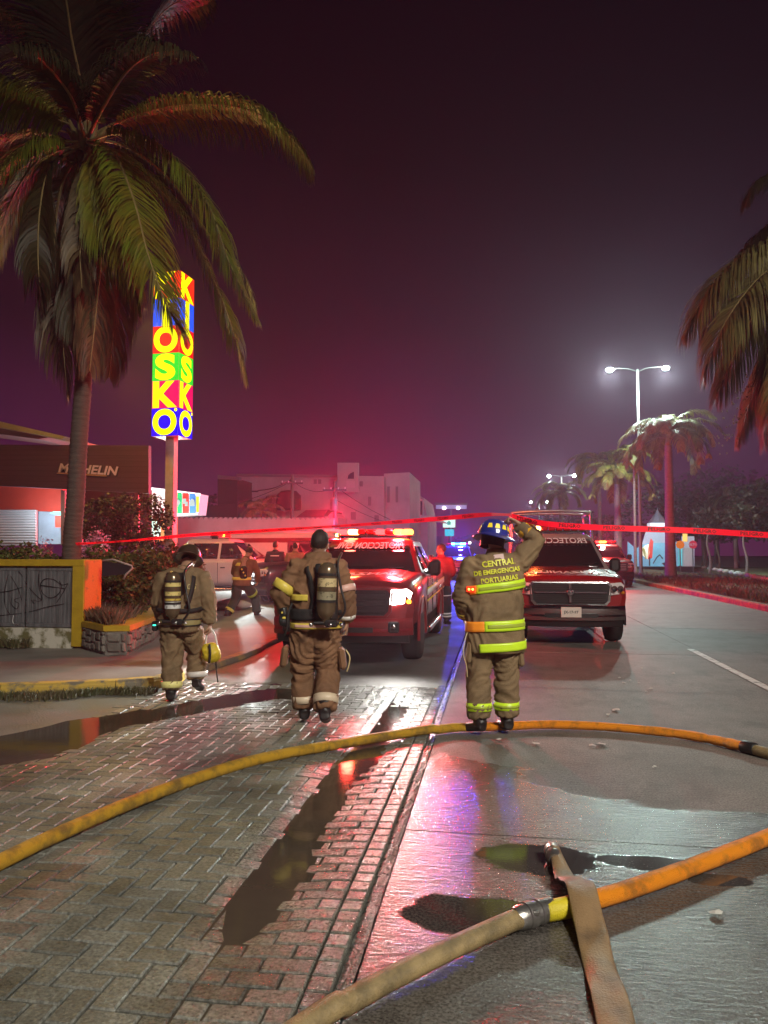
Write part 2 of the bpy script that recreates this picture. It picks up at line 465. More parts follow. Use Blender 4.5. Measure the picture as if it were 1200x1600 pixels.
# --- height of the ground left of the seam: nominal 0.016, dips hold water at z = 0
PL = [G(-160, 1215), G(0, 1178), G(150, 1135), G(330, 1100), G(430, 1082), G(510, 1096)]
PW = [.42, .40, .34, .26, .30, .08]
def seg_d(p, a, b):
    ab = b - a; t = max(0, min(1, (p - a).dot(ab) / ab.length_squared)); return (p - (a + ab * t)).length, t
def Hh(x, y):
    h = .018
    # channel beside the seam
    w = .165 + .045 * noise.noise(Vector((y * 1.3, 3, 0)))
    cx = -1.03 + .04 * math.sin(y * 1.1)
    fade = max(0, min(1, (y - 2.75) / .45)) * max(0, min(1, (8.3 - y) / 1.0))
    h -= .030 * fade * math.exp(-((x - cx) / w) ** 2 * 1.1)
    best = 9
    p = Vector((x, y, 0))
    for i in range(len(PL) - 1):
        d, t = seg_d(p, PL[i], PL[i + 1]); wd = PW[i] * (1 - t) + PW[i + 1] * t
        best = min(best, d / wd)
    h -= .036 * math.exp(-best ** 2 * .95)
    h += .013 * noise.noise(Vector((x * 1.4, y * 1.1, 5))) + .004 * noise.noise(Vector((x * 5, y * 5, 8)))
    return h
PX0, PY1 = -3.62, 8.75
def pave_edge(x): return PY1 + .25 * noise.noise(Vector((x * 1.2, 0, 2)))
pav = empty('block_pavement', kind='structure')
MB().box(((PX0 + XS) / 2 - .3, 5, -.10), (3.9, 12, .14)).build('bedding_sand', M_JOINT, pav)
Lp, Wp, gp = .20, .10, .0085
def paver_mesh(lx, ly, nm):
    x, y = lx / 2 - gp / 2, ly / 2 - gp / 2; c = .006
    mb = MB()
    mb.rings([[(-x, -y, -.05), (x, -y, -.05), (x, y, -.05), (-x, y, -.05)],
              [(-x, -y, -c), (x, -y, -c), (x, y, -c), (-x, y, -c)],
              [(-x + c, -y + c, 0), (x - c, -y + c, 0), (x - c, y - c, 0), (-x + c, y - c, 0)]], caps=True)
    return mb
pmH = paver_mesh(Lp, Wp, 'h'); pmV = paver_mesh(Wp, Lp, 'v')
meH = pmH.data('paver', M_PAVER); meV = pmV.data('paver', M_PAVER)
plist = []
XR = -1.03
# herringbone to the left
n_ = 80
for i in range(-n_, n_):
    for j in range(-n_, n_):
        # unit: horizontal block at (i,j) pattern of period 4
        k = (i - j) % 4
        if k == 0: cx, cy_, o = (i + 1) * Wp, (j + .5) * Wp, 0      # covers cells (i,j),(i+1,j)
        elif k == 3: cx, cy_, o = (i + .5) * Wp, (j + 1) * Wp, 1    # covers (i,j),(i,j+1)
        else: continue
        x = cx + XS - .06 - 1.8; y = cy_ + 5
        if x < PX0 - .1 or x > XR + .02 or y < 1.7 or y > pave_edge(x): continue
        plist.append((x, y, o))
herr = set(plist)
# cut-in rows beside the channel and up to the seam
y = 1.7; r_ = 0
while y < 8.9:
    x = XS - .06 - Lp * 2 + Lp/2 - (Wp if r_ % 2 else 0)
    if r_ % 2: plist.append((XS - .06 - Wp / 2, y + Wp / 2, 2))
    while x + .10 < XS - .08 + .01:
        if y < pave_edge(x): plist.append((x, y + Wp / 2, 0))
        x += Lp
    y += Wp; r_ += 1
meS = paver_mesh(Wp, Wp, 's').data('paver', M_PAVER)
# crude overlap prune between the two fields
keep = []
for p in plist:
    if p in herr and p[0] + (Lp if p[2] == 0 else Wp) / 2 > XR + .012: continue
    keep.append(p)
plist = keep
occ = set()
def cell(x, y): return (int(math.floor((x - (XS - .06)) / Wp + 1e-4)), int(math.floor((y - 1.7) / Wp + 1e-4)))
for x, y, o in plist:
    ex, ey = ((.05, 0), (0, .05), (0, 0))[o]
    occ.add(cell(x - ex, y - ey)); occ.add(cell(x + ex, y + ey))
for i in range(-12, 0):
    for j in range(0, 72):
        if (i, j) not in occ:
            x = XS - .06 + (i + .5) * Wp; y = 1.7 + (j + .5) * Wp
            if y < pave_edge(x): plist.append((x, y, 2))
def near(p):
    v = Vector((p[0], p[1], 0)); return (v - Vector((0, 0, 0))).length
def infr(p):
    v = CM.transposed() @ (Vector((p[0], p[1], 0)) - CO)
    return v.z < 0 and abs(v.x / v.z) < .53 and -v.y / -v.z < .70
vis = sorted([p for p in plist if infr(p)], key=near)
rest = MB()
picked = set(vis[:290])
for p in plist:
    x, y, o = p
    z = Hh(x, y) + random.gauss(0, .0011)
    tx = (Hh(x + .08, y) - Hh(x - .08, y)) / .16 + random.gauss(0, .005)
    ty = (Hh(x, y + .08) - Hh(x, y - .08)) / .16 + random.gauss(0, .005)
    M = T3(x, y, z) @ Rz(random.gauss(0, .006)) @ Ry(-tx) @ Rx(ty)
    if p in picked:
        ob = bpy.data.objects.new('paver', (meH, meV, meS)[o]); COL.objects.link(ob); ob.parent = pav; ob.matrix_local = M
    else:
        src = pmH if o == 0 else pmV if o == 1 else None
        if src is None: src = paver_mesh(Wp, Wp, 's')
        rest.add(src.v, src.f, M)
rest.build('distant_pavers', M_PAVER, pav)['kind'] = 'stuff'
# concrete edge strip along the seam: pocked and broken
v = []; f = []; ny = 240
for i in range(ny + 1):
    y = 1.6 + i * .085
    for k, x in enumerate((XS - .062, XS - .046, XS - .022, XS - .004)):
        hz = -.001 + .010 * noise.noise(Vector((x * 40, y * 16, 1))) + .006 * noise.noise(Vector((x * 9, y * 4, 6)))
        if k in (0, 3): hz = -.006 + .007 * noise.noise(Vector((k, y * 7, 6)))
        v.append((x + .008 * noise.noise(Vector((y * 9, k, 4))), y, hz))
for i in range(ny):
    for k in range(3): a = i * 4 + k; f.append((a, a + 1, a + 5, a + 4))
M_STRIP = mat('broken_concrete_edge', (0.12, 0.11, 0.095), 0.32, nscale=30, namt=.8, bump=1.5, bscale=70, rvar=.2)
rawmesh('edge_strip', v, f, M_STRIP, road, False)

# --- roadway beyond the paving and the apron to its left: one graded sheet each
def sheet(name, x0, x1, y0, y1, nx, ny, hf, m, keepf=None, parent=None):
    v = []; f = []
    for j in range(ny + 1):
        for i in range(nx + 1):
            x = x0 + (x1 - x0) * i / nx; y = y0 + (y1 - y0) * j / ny
            v.append((x, y, hf(x, y)))
    for j in range(ny):
        for i in range(nx):
            a = j * (nx + 1) + i
            cx = x0 + (x1 - x0) * (i + .5) / nx; cyy = y0 + (y1 - y0) * (j + .5) / ny
            if keepf and not keepf(cx, cyy): continue
            f.append((a, a + 1, a + nx + 2, a + nx + 1))
    o = rawmesh(name, v, f, m, parent, True); o['kind'] = 'structure'; return o
sheet('side_lane', -3.75, XS - .08, 8.4, 60, 40, 300, lambda x, y: Hh(x, y) - .012 + (.0 if y > pave_edge(x) + .02 else -.05), M_ASPH)
sheet('side_lane_apron', -9, PX0 + .01, 1.5, 8.9, 90, 90, lambda x, y: Hh(x, y) - .004, M_APRON)
# water standing in the dips
MB().add([(-1.62, 2.4, 0), (-.66, 2.4, 0), (-.66, 8.35, 0), (-1.62, 8.35, 0)], [(0, 1, 2, 3)]).build('channel_puddle', M_WATER)['kind'] = 'structure'
pp = []
for i, p in enumerate(PL):
    d = (PL[min(i + 1, len(PL) - 1)] - PL[max(i - 1, 0)]).normalized(); n2 = Vector((-d.y, d.x, 0)) * (PW[i] * 1.9)
    pp.append((p + n2, p - n2))
v = []; f = []
for a, b in pp: v += [tuple(a + Vector((0, 0, .0012))), tuple(b + Vector((0, 0, .0012)))]
for i in range(len(pp) - 1): f.append((2 * i, 2 * i + 1, 2 * i + 3, 2 * i + 2))
rawmesh('kerbside_puddle', v, f, M_WATER)['kind'] = 'structure'
# ------------------------------------------------------------------ left: pavement, kerb, driveway
SZ = .13
side_px = [(-420, 1100), (0, 1091), (240, 1079), (300, 1058), (345, 1042), (405, 1020)]
front = [G(x, y, 0) for x, y in side_px] + [Vector((-3.72, 14, 0)), Vector((-3.78, 30, 0)), Vector((-3.8, 70, 0))]
front = [Vector((p.x, p.y, 0)) for p in front]
fr = catmull(front, 6)
slope = lambda p: SZ if p.y < 9.0 else (SZ * .45 if 9.8 < p.y < 15 else (SZ if p.y > 16 else SZ * (.45 + .55 * abs(p.y - (9 if p.y < 10 else 16)) / 1)))
v = []; f = []
for p in fr:
    zt = max(.05, min(SZ, slope(p)))
    back = Vector((-60, p.y + 2, 0))
    for k in range(9):
        q = p.lerp(back, (k / 8) ** 2)
        v.append((q.x, q.y + .0, (zt if k == 0 else SZ * .6 + zt * .4)))
n9 = 9
for i in range(len(fr) - 1):
    for k in range(8): a = i * n9 + k; f.append((a, a + 1, a + n9 + 1, a + n9))
sw = rawmesh('sidewalk', v, f, M_SIDE, None, True); sw['kind'] = 'structure'
curb = empty('left_kerb', kind='structure')
cnt = 0
def kerb_run(pts, w, zt, parent, mfun, name='kerb_stone', L_=1.0, zb=-.08, zf=None):
    """kerb stones about L_ long following pts; w = offset of the top inward (left of travel)"""
    acc = []; d = 0; cur = [pts[0]]
    for a, b in zip(pts, pts[1:]):
        sl = (b - a).length; nn = max(1, int(sl / .25))
        for k in range(1, nn + 1):
            q = a.lerp(b, k / nn); d += (q - cur[-1]).length; cur.append(q)
            if d >= L_: acc.append(cur); cur = [q]; d = 0
    if len(cur) > 1: acc.append(cur)
    for idx, run in enumerate(acc):
        rs = []
        for i, q in enumerate(run):
            t = (run[min(i + 1, len(run) - 1)] - run[max(i - 1, 0)]).normalized(); nn = Vector((-t.y, t.x, 0))
            z = zf(q) if zf else zt
            q2 = q + t * (.004 if i == 0 else -.004 if i == len(run) - 1 else 0)
            j = .004 * noise.noise(q * 3)
            rs.append([q2 - nn * .02 + Vector((0, 0, zb)), q2 - nn * .008 + Vector((0, 0, z - .025 + j)), q2 + nn * .015 + Vector((0, 0, z + .012 + j)), q2 + nn * w + Vector((0, 0, z + .012 + j)), q2 + nn * w + Vector((0, 0, zb))])
        MB().rings(rs).build(name, mfun(run[0], idx), parent)
kerb_run(fr, .15, SZ, curb, lambda p, i: M_CURBY if p.y < 8.6 else (M_CURBR if p.y < 14 else M_CURBG), zf=lambda p: max(.045, min(SZ, slope(p))))

# ------------------------------------------------------------------ right: median
med = empty('median_kerb', kind='structure')
mp_ = [Vector((7.45, -6, 0)), Vector((7.3, 8, 0)), Vector((7.05, 18, 0)), Vector((6.9, 26, 0)), Vector((6.85, 45, 0)), Vector((6.9, 120, 0))]
mpp = catmull(mp_, 10)
kerb_run([p for p in mpp][::-1], .16, .15, med, lambda p, i: M_CURBR if p.y < 60 else M_CURBG, L_=1.2)
M_LAWN = mat('median_turf', (0.095, 0.10, 0.035), 0.95, nscale=2.2, namt=.6, bump=1, bscale=25, sub2=(0.10, 0.065, 0.035), subpos=(.35, .6))
v = []; f = []
for p in mpp:
    for k in range(10):
        x = p.x + .14 + (k / 9) ** 1.3 * 6.2
        v.append((x, p.y, .12 + .16 * math.sin(math.pi * min(1, k / 9 * 1.1)) + .05 * noise.noise(Vector((x, p.y * .7, 0)))))
for i in range(len(mpp) - 1):
    for k in range(9): a = i * 10 + k; f.append((a, a + 1, a + 11, a + 10))
rawmesh('median_ground', v, f, M_LAWN, None, True)['kind'] = 'structure'
# the far carriageway and the plaza beyond the median
MB().add([(13.4, -10, -.02), (21, -10, -.02), (21, 240, -.02), (13.4, 240, -.02)], [(0, 1, 2, 3)]).build('far_road', M_ASPH)['kind'] = 'structure'
MB().box((45, 100, -.02), (48, 260, .16)).build('far_sidewalk', M_SIDE)['kind'] = 'structure'
# ------------------------------------------------------------------ people
def remeshed(mb, voxel, wr=0.0, seed=0, stretch=(5, 5, 13), keep=None, soft=1):
    """fuse overlapping volumes into one continuous skin, then press folds into it"""
    o = rawmesh('tmp', mb.v, mb.f, None)
    bm = bmesh.new(); bm.from_mesh(o.data); bmesh.ops.recalc_face_normals(bm, faces=bm.faces); bm.to_mesh(o.data); bm.free()
    m = o.modifiers.new('r', 'REMESH'); m.mode = 'VOXEL'; m.voxel_size = voxel
    if soft:
        s_ = o.modifiers.new('s', 'SMOOTH'); s_.factor = .6; s_.iterations = soft
    me = evalmesh(o); bpy.data.objects.remove(o)
    if wr:
        no = [v.normal.copy() for v in me.vertices]
        off = Vector((seed * 3.1, seed * 1.7, seed * 2.3))
        for v, n in zip(me.vertices, no):
            p = v.co
            w = noise.noise_vector(p * 3 + off) * .35
            q = Vector(((p.x + w.x) * stretch[0], (p.y + w.y) * stretch[1], (p.z + w.z + .35 * p.x * math.sin(seed)) * stretch[2])) + off
            a = 1 - (abs(noise.noise(q)) * 3.2) ** .8 + .4 * (1 - abs(noise.noise(q * 2.1 + off)) * 3)
            b = noise.noise(p * 7 + off)
            k = wr * (a * .8 + b * .6) * (keep(p) if keep else 1)
            v.co = p + n * k
    return me
def meobj(name, me, m, parent):
    me.name = name
    me.materials.clear(); me.materials.append(m)
    me.polygons.foreach_set('use_smooth', [True] * len(me.polygons))
    o = bpy.data.objects.new(name, me); COL.objects.link(o); o.parent = parent; return o

M_SKIN = mat('skin', (0.42, 0.23, 0.15), 0.5, nscale=14, namt=.2)
M_HAIR = mat('black_hair', (0.026, 0.017, 0.013), 0.55, nscale=60, namt=.5, bump=1, bscale=130, stretch=(1, 1, .3))
M_TURN = mat('tan_turnout_cloth', (0.25, 0.165, 0.086), 0.82, nscale=4, namt=.5, bump=.5, bscale=160)
M_TURN2 = mat('brown_turnout_cloth', (0.25, 0.125, 0.062), 0.82, nscale=4, namt=.55, bump=.5, bscale=160)
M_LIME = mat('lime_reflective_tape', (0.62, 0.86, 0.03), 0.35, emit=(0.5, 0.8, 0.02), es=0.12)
M_LIMEG = mat('grey_reflective_centre', (0.42, 0.50, 0.06), 0.3)
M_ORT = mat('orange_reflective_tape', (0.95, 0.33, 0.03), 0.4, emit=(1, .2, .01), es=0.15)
M_YELT = mat('yellow_reflective_tape', (0.80, 0.62, 0.10), 0.4)
M_SILT = mat('silver_reflective_tape', (0.75, 0.70, 0.66), 0.3)
M_BOOT = mat('black_rubber_boot', (0.022, 0.018, 0.018), 0.45, nscale=8, namt=.5)
M_DARKC = mat('dark_navy_cloth', (0.022, 0.022, 0.032), 0.8, nscale=8, namt=.3)
M_REDC = mat('red_vest_cloth', (0.22, 0.012, 0.02), 0.75, nscale=8, namt=.3)
M_STRAP = mat('black_webbing', (0.02, 0.018, 0.018), 0.7, bump=.5, bscale=200)
M_CHROME = mat('brushed_metal', (0.62, 0.62, 0.63), 0.22, 1.0)
M_BLKPL = mat('black_plastic', (0.02, 0.02, 0.021), 0.38)
M_TEAL = emis('green_status_light', (0.05, 1.0, 0.6), 3.0)

def lerp(a, b, t): return Vector(a) + (Vector(b) - Vector(a)) * t
class Torso:
    """stack of ellipses (z, cx, cy, rx, ry, rot) for a coat"""
    def __init__(s, secs): s.s = secs
    def at(s, z):
        S = s.s
        if z <= S[0][0]: return S[0][1:]
        for a, b in zip(S, S[1:]):
            if a[0] <= z <= b[0]:
                t = (z - a[0]) / (b[0] - a[0]); t = t * t * (3 - 2 * t) * .5 + t * .5
                return tuple(p + (q - p) * t for p, q in zip(a[1:], b[1:]))
        return S[-1][1:]
    def pt(s, z, a, off=0, power=2.4, tilt=0):
        cx, cy, rx, ry, ro = s.at(z + tilt * math.cos(a))
        c, q = math.cos(a), math.sin(a)
        x = math.copysign(abs(c) ** (2 / power), c) * (rx + off); y = math.copysign(abs(q) ** (2 / power), q) * (ry + off)
        return Vector((cx + x * math.cos(ro) - y * math.sin(ro), cy + x * math.sin(ro) + y * math.cos(ro), z + tilt * math.cos(a)))
    def mesh(s, mb, z0, z1, n=28, nz=14):
        mb.rings([[s.pt(z0 + (z1 - z0) * i / nz, 2 * math.pi * k / n) for k in range(n)] for i in range(nz + 1)])
    def band(s, z0, z1, a0, a1, off=.012, n=40, tilt=0, seg=4, wav=.004):
        v = []; f = []
        for j in range(seg + 1):
            for i in range(n + 1):
                a = a0 + (a1 - a0) * i / n; z = z0 + (z1 - z0) * j / seg
                p = s.pt(z, a, off + wav * noise.noise(Vector((a * 4, z * 9, 1))), tilt=tilt); v.append(p)
        for j in range(seg):
            for i in range(n): q = j * (n + 1) + i; f.append((q, q + 1, q + n + 2, q + n + 1))
        return v, f
def solid_band(name, v, f, m, parent, th=.006):
    o = rawmesh(name, [tuple(p) for p in v], f, m, parent, True)
    md = o.modifiers.new('thick', 'SOLIDIFY'); md.thickness = th; md.offset = 0
    return o
def limb_band(name, a, b, ra, rb, m, parent, n=16, bulge=0.0):
    """cuff stripe round a limb between points a and b"""
    a = Vector(a); b = Vector(b)
    mb = MB(); mb.tube([a, lerp(a, b, .5), b], [ra, (ra + rb) / 2 + bulge, rb], n, caps=False)
    v = mb.v; return solid_band(name, v, mb.f, m, parent, .006)

def hand(mb, wrist, d, side, palm_n, curl=.5, s=1.0, holding=False):
    """palm, four fingers and a thumb, direction d; side = +1/-1 where the thumb points"""
    d = Vector(d).normalized(); pn = Vector(palm_n); pn = (pn - d * pn.dot(d)).normalized(); sd = d.cross(pn) * side
    w = Vector(wrist)
    mb.tube([w - d * .03, w, w + d * .035 * s, w + d * .085 * s], [.026, .027, .036 * s, .036 * s], 10, flat=.55) if abs(sd.z) > 2 else None
    # palm as a flattened box-like loft
    rs = []
    for t, hw, th in ((-.03, .026, .022), (0, .028, .02), (.04, .04, .017), (.085, .041, .014), (.095, .036, .01)):
        c = w + d * t * s
        rs.append([c + sd * (hw * s * math.cos(2 * math.pi * k / 12)) + pn * (th * s * math.sin(2 * math.pi * k / 12)) for k in range(12)])
    mb.rings(rs)
    for i, (o, l) in enumerate(((.030, .068), (.011, .076), (-.010, .071), (-.029, .056))):
        p = w + d * .080 * s + sd * o * s; pts = [p - d * .02 * s, p]
        ang = 0; seg = l * s / 3
        for k in range(3):
            ang += curl * (.9 + .15 * i)
            dd = d * math.cos(ang) + pn * math.sin(ang) + sd * (o * .8)
            p = p + dd.normalized() * seg; pts.append(p)
        mb.tube(pts, [.0095 * s, .0095 * s, .009 * s, .0085 * s, .007 * s], 8)
    p = w + d * .02 * s + sd * .03 * s
    q = p + (d * .6 + sd * .7 + pn * .25).normalized() * .036 * s
    r_ = q + (d * .85 + sd * .1 + pn * (.3 + curl * .5)).normalized() * .032 * s
    mb.tube([p - sd * .015, p, q, r_], [.013 * s, .013 * s, .011 * s, .009 * s], 8)

def person(name, label, cat, loc, rz, J, jacket=M_TURN, trousers=M_TURN, T=None, group=None, voxel=.013, sleeve=(.085, .07, .062), leg=(.115, .10, .088), wr=.008,
           jz=(.78, 1.5), boots=True, hair=True, headr=.098, short=False, hood=False, curlL=.5, curlR=.5, bare=(), pn={}, seed=1):
    root = empty(name, loc, rz, label, cat, group)
    v = lambda k: Vector(J[k])
    # body: one continuous figure
    mb = MB()
    H = v('head'); up = (v('head') - v('neck')).normalized(); fw = Vector(J.get('face', (0, 1, 0))).normalized()
    fw = (fw - up * fw.dot(up)).normalized(); sd = fw.cross(up)
    Mh = Matrix((sd, fw, up)).transposed().to_4x4()
    mb.ell(H + up * .02, (headr * .78, headr * .95, headr * 1.13), Mh, 18, 14)
    mb.ell(H - up * .06 + fw * .03, (headr * .55, headr * .62, headr * .62), Mh, 14, 10)
    mb.tube([H + fw * .085 + up * .0, H + fw * .108 - up * .022, H + fw * .09 - up * .034], [.010, .016, .012], 8)
    for s_ in (-1, 1): mb.ell(H + sd * s_ * headr * .79 - up * .01 - fw * .005, (.010, .022, .032), Mh, 8, 6)
    mb.ell(H + fw * .080 + up * .028, (.05, .02, .012), Mh, 10, 6)     # brow
    mb.ell(H + fw * .082 - up * .058, (.026, .014, .010), Mh, 10, 6)   # lips
    mb.tube([H - up * .06, v('neck'), v('neck') - up * .12], [.056, .058, .07], 12)
    mb.tube([v('neck') - up * .05, v('chest'), v('hip')], [.09, .13, .11], 12)
    for s_ in 'LR':
        mb.tube([v('chest') + Vector((0, 0, .04)), v('sh' + s_), v('el' + s_), v('wr' + s_)], [.07, .05, .038, .026], 10)
        dn = (v('wr' + s_) - v('el' + s_)).normalized()
        hd = Vector(J.get('hd' + s_, dn))
        hand(mb, v('wr' + s_), hd, J.get('th' + s_, 1), pn.get(s_, (1 if s_ == 'L' else -1, 0, 0)), curlL if s_ == 'L' else curlR)
        mb.tube([v('hip'), v('hp' + s_), v('kn' + s_), v('an' + s_)], [.1, .08, .055, .038], 10)
    body = meobj('body', remeshed(mb, .0085 if voxel < .014 else .014), M_SKIN, root)
    for s_ in (-1, 1):
        MB().ell(H + sd * s_ * .032 + fw * .083 + up * .004, (.012, .008, .009), Mh, 8, 6).build('eye', mat('eye', (.5, .48, .46), .2), root, True)
    if hair:
        hm = MB().ell(H + up * .032 - fw * .012, (headr * .83, headr * .98, headr * 1.06), Mh, 20, 12)
        hm.v = [p if (Vector(p) - H).dot(fw) < .055 or (Vector(p) - H).dot(up) > .06 else tuple(H) for p in hm.v]
        hm.v = [tuple(Vector(p) + (Vector(p) - H) * .04 * noise.noise(Vector(p) * 40)) if (Vector(p) - H).dot(up) > -.085 else tuple(H + (Vector(p) - H) * .8) for p in hm.v]
        hm.build('hair', M_HAIR, root, True)
    # coat
    jm = MB(); T.mesh(jm, *jz)
    zt = jz[1]
    cx, cy_, rx, ry, ro = T.at(zt)
    jm.rings([[T.pt(zt - .02, 2 * math.pi * k / 24) for k in range(24)], [Vector(v('neck')) + (T.pt(zt, 2 * math.pi * k / 24) - Vector((cx, cy_, zt))) * .55 + Vector((0, 0, -.045)) for k in range(24)],
              [Vector(v('neck')) + Vector((.078 * math.cos(2 * math.pi * k / 24), .078 * math.sin(2 * math.pi * k / 24), .03)) for k in range(24)]])
    ends = {}
    for s_ in 'LR':
        S, E, Wr = v('sh' + s_), v('el' + s_), v('wr' + s_)
        inn = Vector((0, S.y, S.z - .02)) * .0 + S.lerp(v('chest') + Vector((0, 0, .1)), .45)
        a, b, c = sleeve
        endp = E.lerp(Wr, .30) if short else E.lerp(Wr, .93)
        jm.tube([inn, S, S.lerp(E, .5), E, E.lerp(endp, .5), endp], [a * 1.05, a * 1.08, a, b * 1.04, (b + c) / 2, c], 16)
        ends[s_] = endp
    if hood:
        jm.rings([[Vector(v('neck')) + Vector((r * math.cos(2 * math.pi * k / 20), r * .9 * math.sin(2 * math.pi * k / 20) - .01, z)) for k in range(20)] for r, z in ((.115, -.06), (.122, -.02), (.112, .02), (.085, .05))])
    me = remeshed(jm, voxel, wr, seed, keep=lambda p: .35 if (abs(p.x - cx) < rx * .55 and p.z > jz[0] + .35) else 1)
    jo = meobj('jacket' if not short else 'shirt', me, jacket, root)
    # trousers
    tm = MB()
    hip = v('hip')
    tm.rings([[Vector((hip.x, hip.y, hip.z)) + Vector((rr * .17 * math.cos(2 * math.pi * k / 24), rr * .125 * math.sin(2 * math.pi * k / 24), dz)) for k in range(24)] for rr, dz in ((.55, -.14), (1.0, -.06), (1.05, .02), (1.0, .10))])
    for s_ in 'LR':
        hp, kn, an = v('hp' + s_), v('kn' + s_), v('an' + s_)
        a, b, c = leg
        tm.tube([hp + Vector((0, 0, .06)), hp.lerp(kn, .12), hp.lerp(kn, .55), kn, kn.lerp(an, .5), kn.lerp(an, .93)], [a * .9, a * 1.03, a * .97, b, (b + c) / 2 * 1.02, c * 1.04], 18)
    me = remeshed(tm, voxel, wr * 1.2, seed + 3, stretch=(5, 5, 11))
    to = meobj('trousers', me, trousers, root)
    # boots
    for s_ in 'LR':
        an = v('an' + s_); toe = Vector(J['to' + s_]); d = toe - an; dh = Vector((d.x, d.y, 0)).normalized() if Vector((d.x, d.y, 0)).length > .01 else Vector((0, 1, 0))
        heel = Vector(J.get('he' + s_, an - dh * .05 + Vector((0, 0, -.075))))
        bm_ = MB()
        bm_.tube([an + Vector((0, 0, .12)), an + Vector((0, 0, .02)), heel + Vector((0, 0, .045))], [.062, .060, .05], 14)
        bm_.tube([heel - dh * .02 + Vector((0, 0, .035)), heel.lerp(toe, .4) + Vector((0, 0, .035)), heel.lerp(toe, .75) + Vector((0, 0, .03)), toe + Vector((0, 0, .022))], [.045, .05, .052, .034], 14, flat=.8)
        bme = remeshed(bm_, .011, 0)
        meobj('boot', bme, M_BOOT, root)
    root['_ends'] = 0
    del root['_ends']
    return root, ends, H, Mh, (sd, fw, up)

def air_set(root, T, x, zc, tilt=0.0, bands=((.52, .70, (.62, .52, .25)),), cyl=(.12, .125, .11), lng=.52, rad=.082, yoff=.0, seed=1):
    """breathing set: cylinder valve-down on a back plate with straps and hoses"""
    cx, cy_, rx, ry, ro = T.at(zc)
    y = cy_ - ry - rad - .035 + yoff
    z0 = zc - lng / 2
    M_CYL = mat('dark_gold_cylinder', (0.20, 0.14, 0.085), 0.22, .5, nscale=5, namt=.3)
    M = T3(x, y, z0) @ Ry(tilt)
    prof = [(.0, 0), (.028, 0), (.030, .03), (.05, .045), (rad * .88, .075), (rad, .11), (rad, lng - .10), (rad * .93, lng - .05), (rad * .7, lng - .015), (rad * .3, lng), (.0, lng + .002)]
    tk = MB().lathe([(max(r, .001), z) for r, z in prof], 24, M).build('air_cylinder', M_CYL, root, True, 50)
    for a, b, col in bands:
        m_ = mat('cylinder_label_%d' % int(a * 100 + col[0] * 10), col, .4, nscale=25, sub2=tuple(c * .45 for c in col), subpos=(.40, .44))
        MB().lathe([(rad + .0015, lng * a), (rad + .002, lng * b)], 24, M, False).build('label_band', m_, tk, True)
    MB().box((x, y + rad + .02, zc), (.20, .025, lng * .95), bev=.012).build('back_plate', M_BLKPL, root)
    vm = MB(); vm.box((x + .05, y - .01, z0 - .005), (.11, .06, .06), bev=.012); vm.tube([(x - .10, y - .01, z0 - .0), (x + .12, y - .01, z0 - .0)], .016, 10)
    vm.build('valve_block', M_BLKPL, root)
    for dx in (-.12, .14, .045): MB().ell((x + dx, y - .045, z0 - .012), (.019, .017, .019), None, 12, 8).build('valve_knob', M_CHROME, root, True)
    # hose over the shoulder and side hose
    MB().tube(catmull([(x + .11, y + .02, z0 + .02), (x + .17, y + .0, z0 + .12), (x + .13, y + .02, zc + .05), (x + .10, y + .06, zc + .24), (x + .12, cy_ + .03, zc + .34)], 6), .011, 8).build('air_hose', M_BLKPL, root, True)
    # cylinder strap
    for zz in (.34, .78): MB().lathe([(rad + .004, lng * zz), (rad + .0055, lng * zz + .012), (rad + .004, lng * zz + .024)], 24, M, False).build('cylinder_strap', M_STRAP, root, True)
    return y, z0
def strap_path(T, pts, w, m, root, name='strap', off=.016):
    """webbing lying on the coat; pts = (angle, z)"""
    P = []
    A = []
    for (a0, z0), (a1, z1) in zip(pts, pts[1:]):
        for k in range(8):
            t = k / 8; P.append((a0 + (a1 - a0) * t, z0 + (z1 - z0) * t))
    P.append(pts[-1])
    v = []; f = []
    for i, (a, z) in enumerate(P):
        p = T.pt(z, a, off); q = T.pt(P[min(i + 1, len(P) - 1)][1], P[min(i + 1, len(P) - 1)][0], off); r = T.pt(P[max(i - 1, 0)][1], P[max(i - 1, 0)][0], off)
        t = (q - r).normalized(); c = T.pt(z, a, -1 * T.at(z)[2] * .0) ; nrm = Vector((p.x - T.at(z)[0], p.y - T.at(z)[1], 0)).normalized()
        s_ = t.cross(nrm).normalized() * (w / 2); v += [p - s_, p + s_]
    for i in range(len(P) - 1): f.append((2 * i, 2 * i + 1, 2 * i + 3, 2 * i + 2))
    return solid_band(name, v, f, m, root, .005)

PI = math.pi
CAMZ = R(8.34)
# ---- firefighter holding up the tape (local frame: x to the camera's right, y away from the camera)
TA = Torso([(.66, .02, 0, .245, .165, 0), (.80, .015, 0, .245, .168, 0), (1.0, .01, 0, .238, .165, 0), (1.25, .015, 0, .243, .162, 0), (1.40, .02, 0, .235, .150, 0), (1.50, .03, 0, .195, .125, 0), (1.56, .03, .01, .12, .10, 0)])
JA = dict(head=(.03, .03, 1.665), neck=(.03, .01, 1.55), chest=(.02, 0, 1.32), hip=(0, 0, .93), face=(-.25, 1, -.05),
          shL=(-.185, 0, 1.43), elL=(-.265, -.02, 1.15), wrL=(-.215, .12, .985), hdL=(.5, .8, -.25), thL=1,
          shR=(.235, .0, 1.46), elR=(.375, .02, 1.655), wrR=(.215, -.01, 1.80), hdR=(-.75, .05, .35), thR=-1,
          hpL=(-.10, 0, .86), knL=(-.125, .02, .50), anL=(-.125, -.01, .11), toL=(-.235, .10, .01), heL=(-.11, -.05, .035),
          hpR=(.105, 0, .86), knR=(.115, .03, .50), anR=(.11, .03, .12), toR=(.06, .22, .01), heR=(.12, -.02, .04))
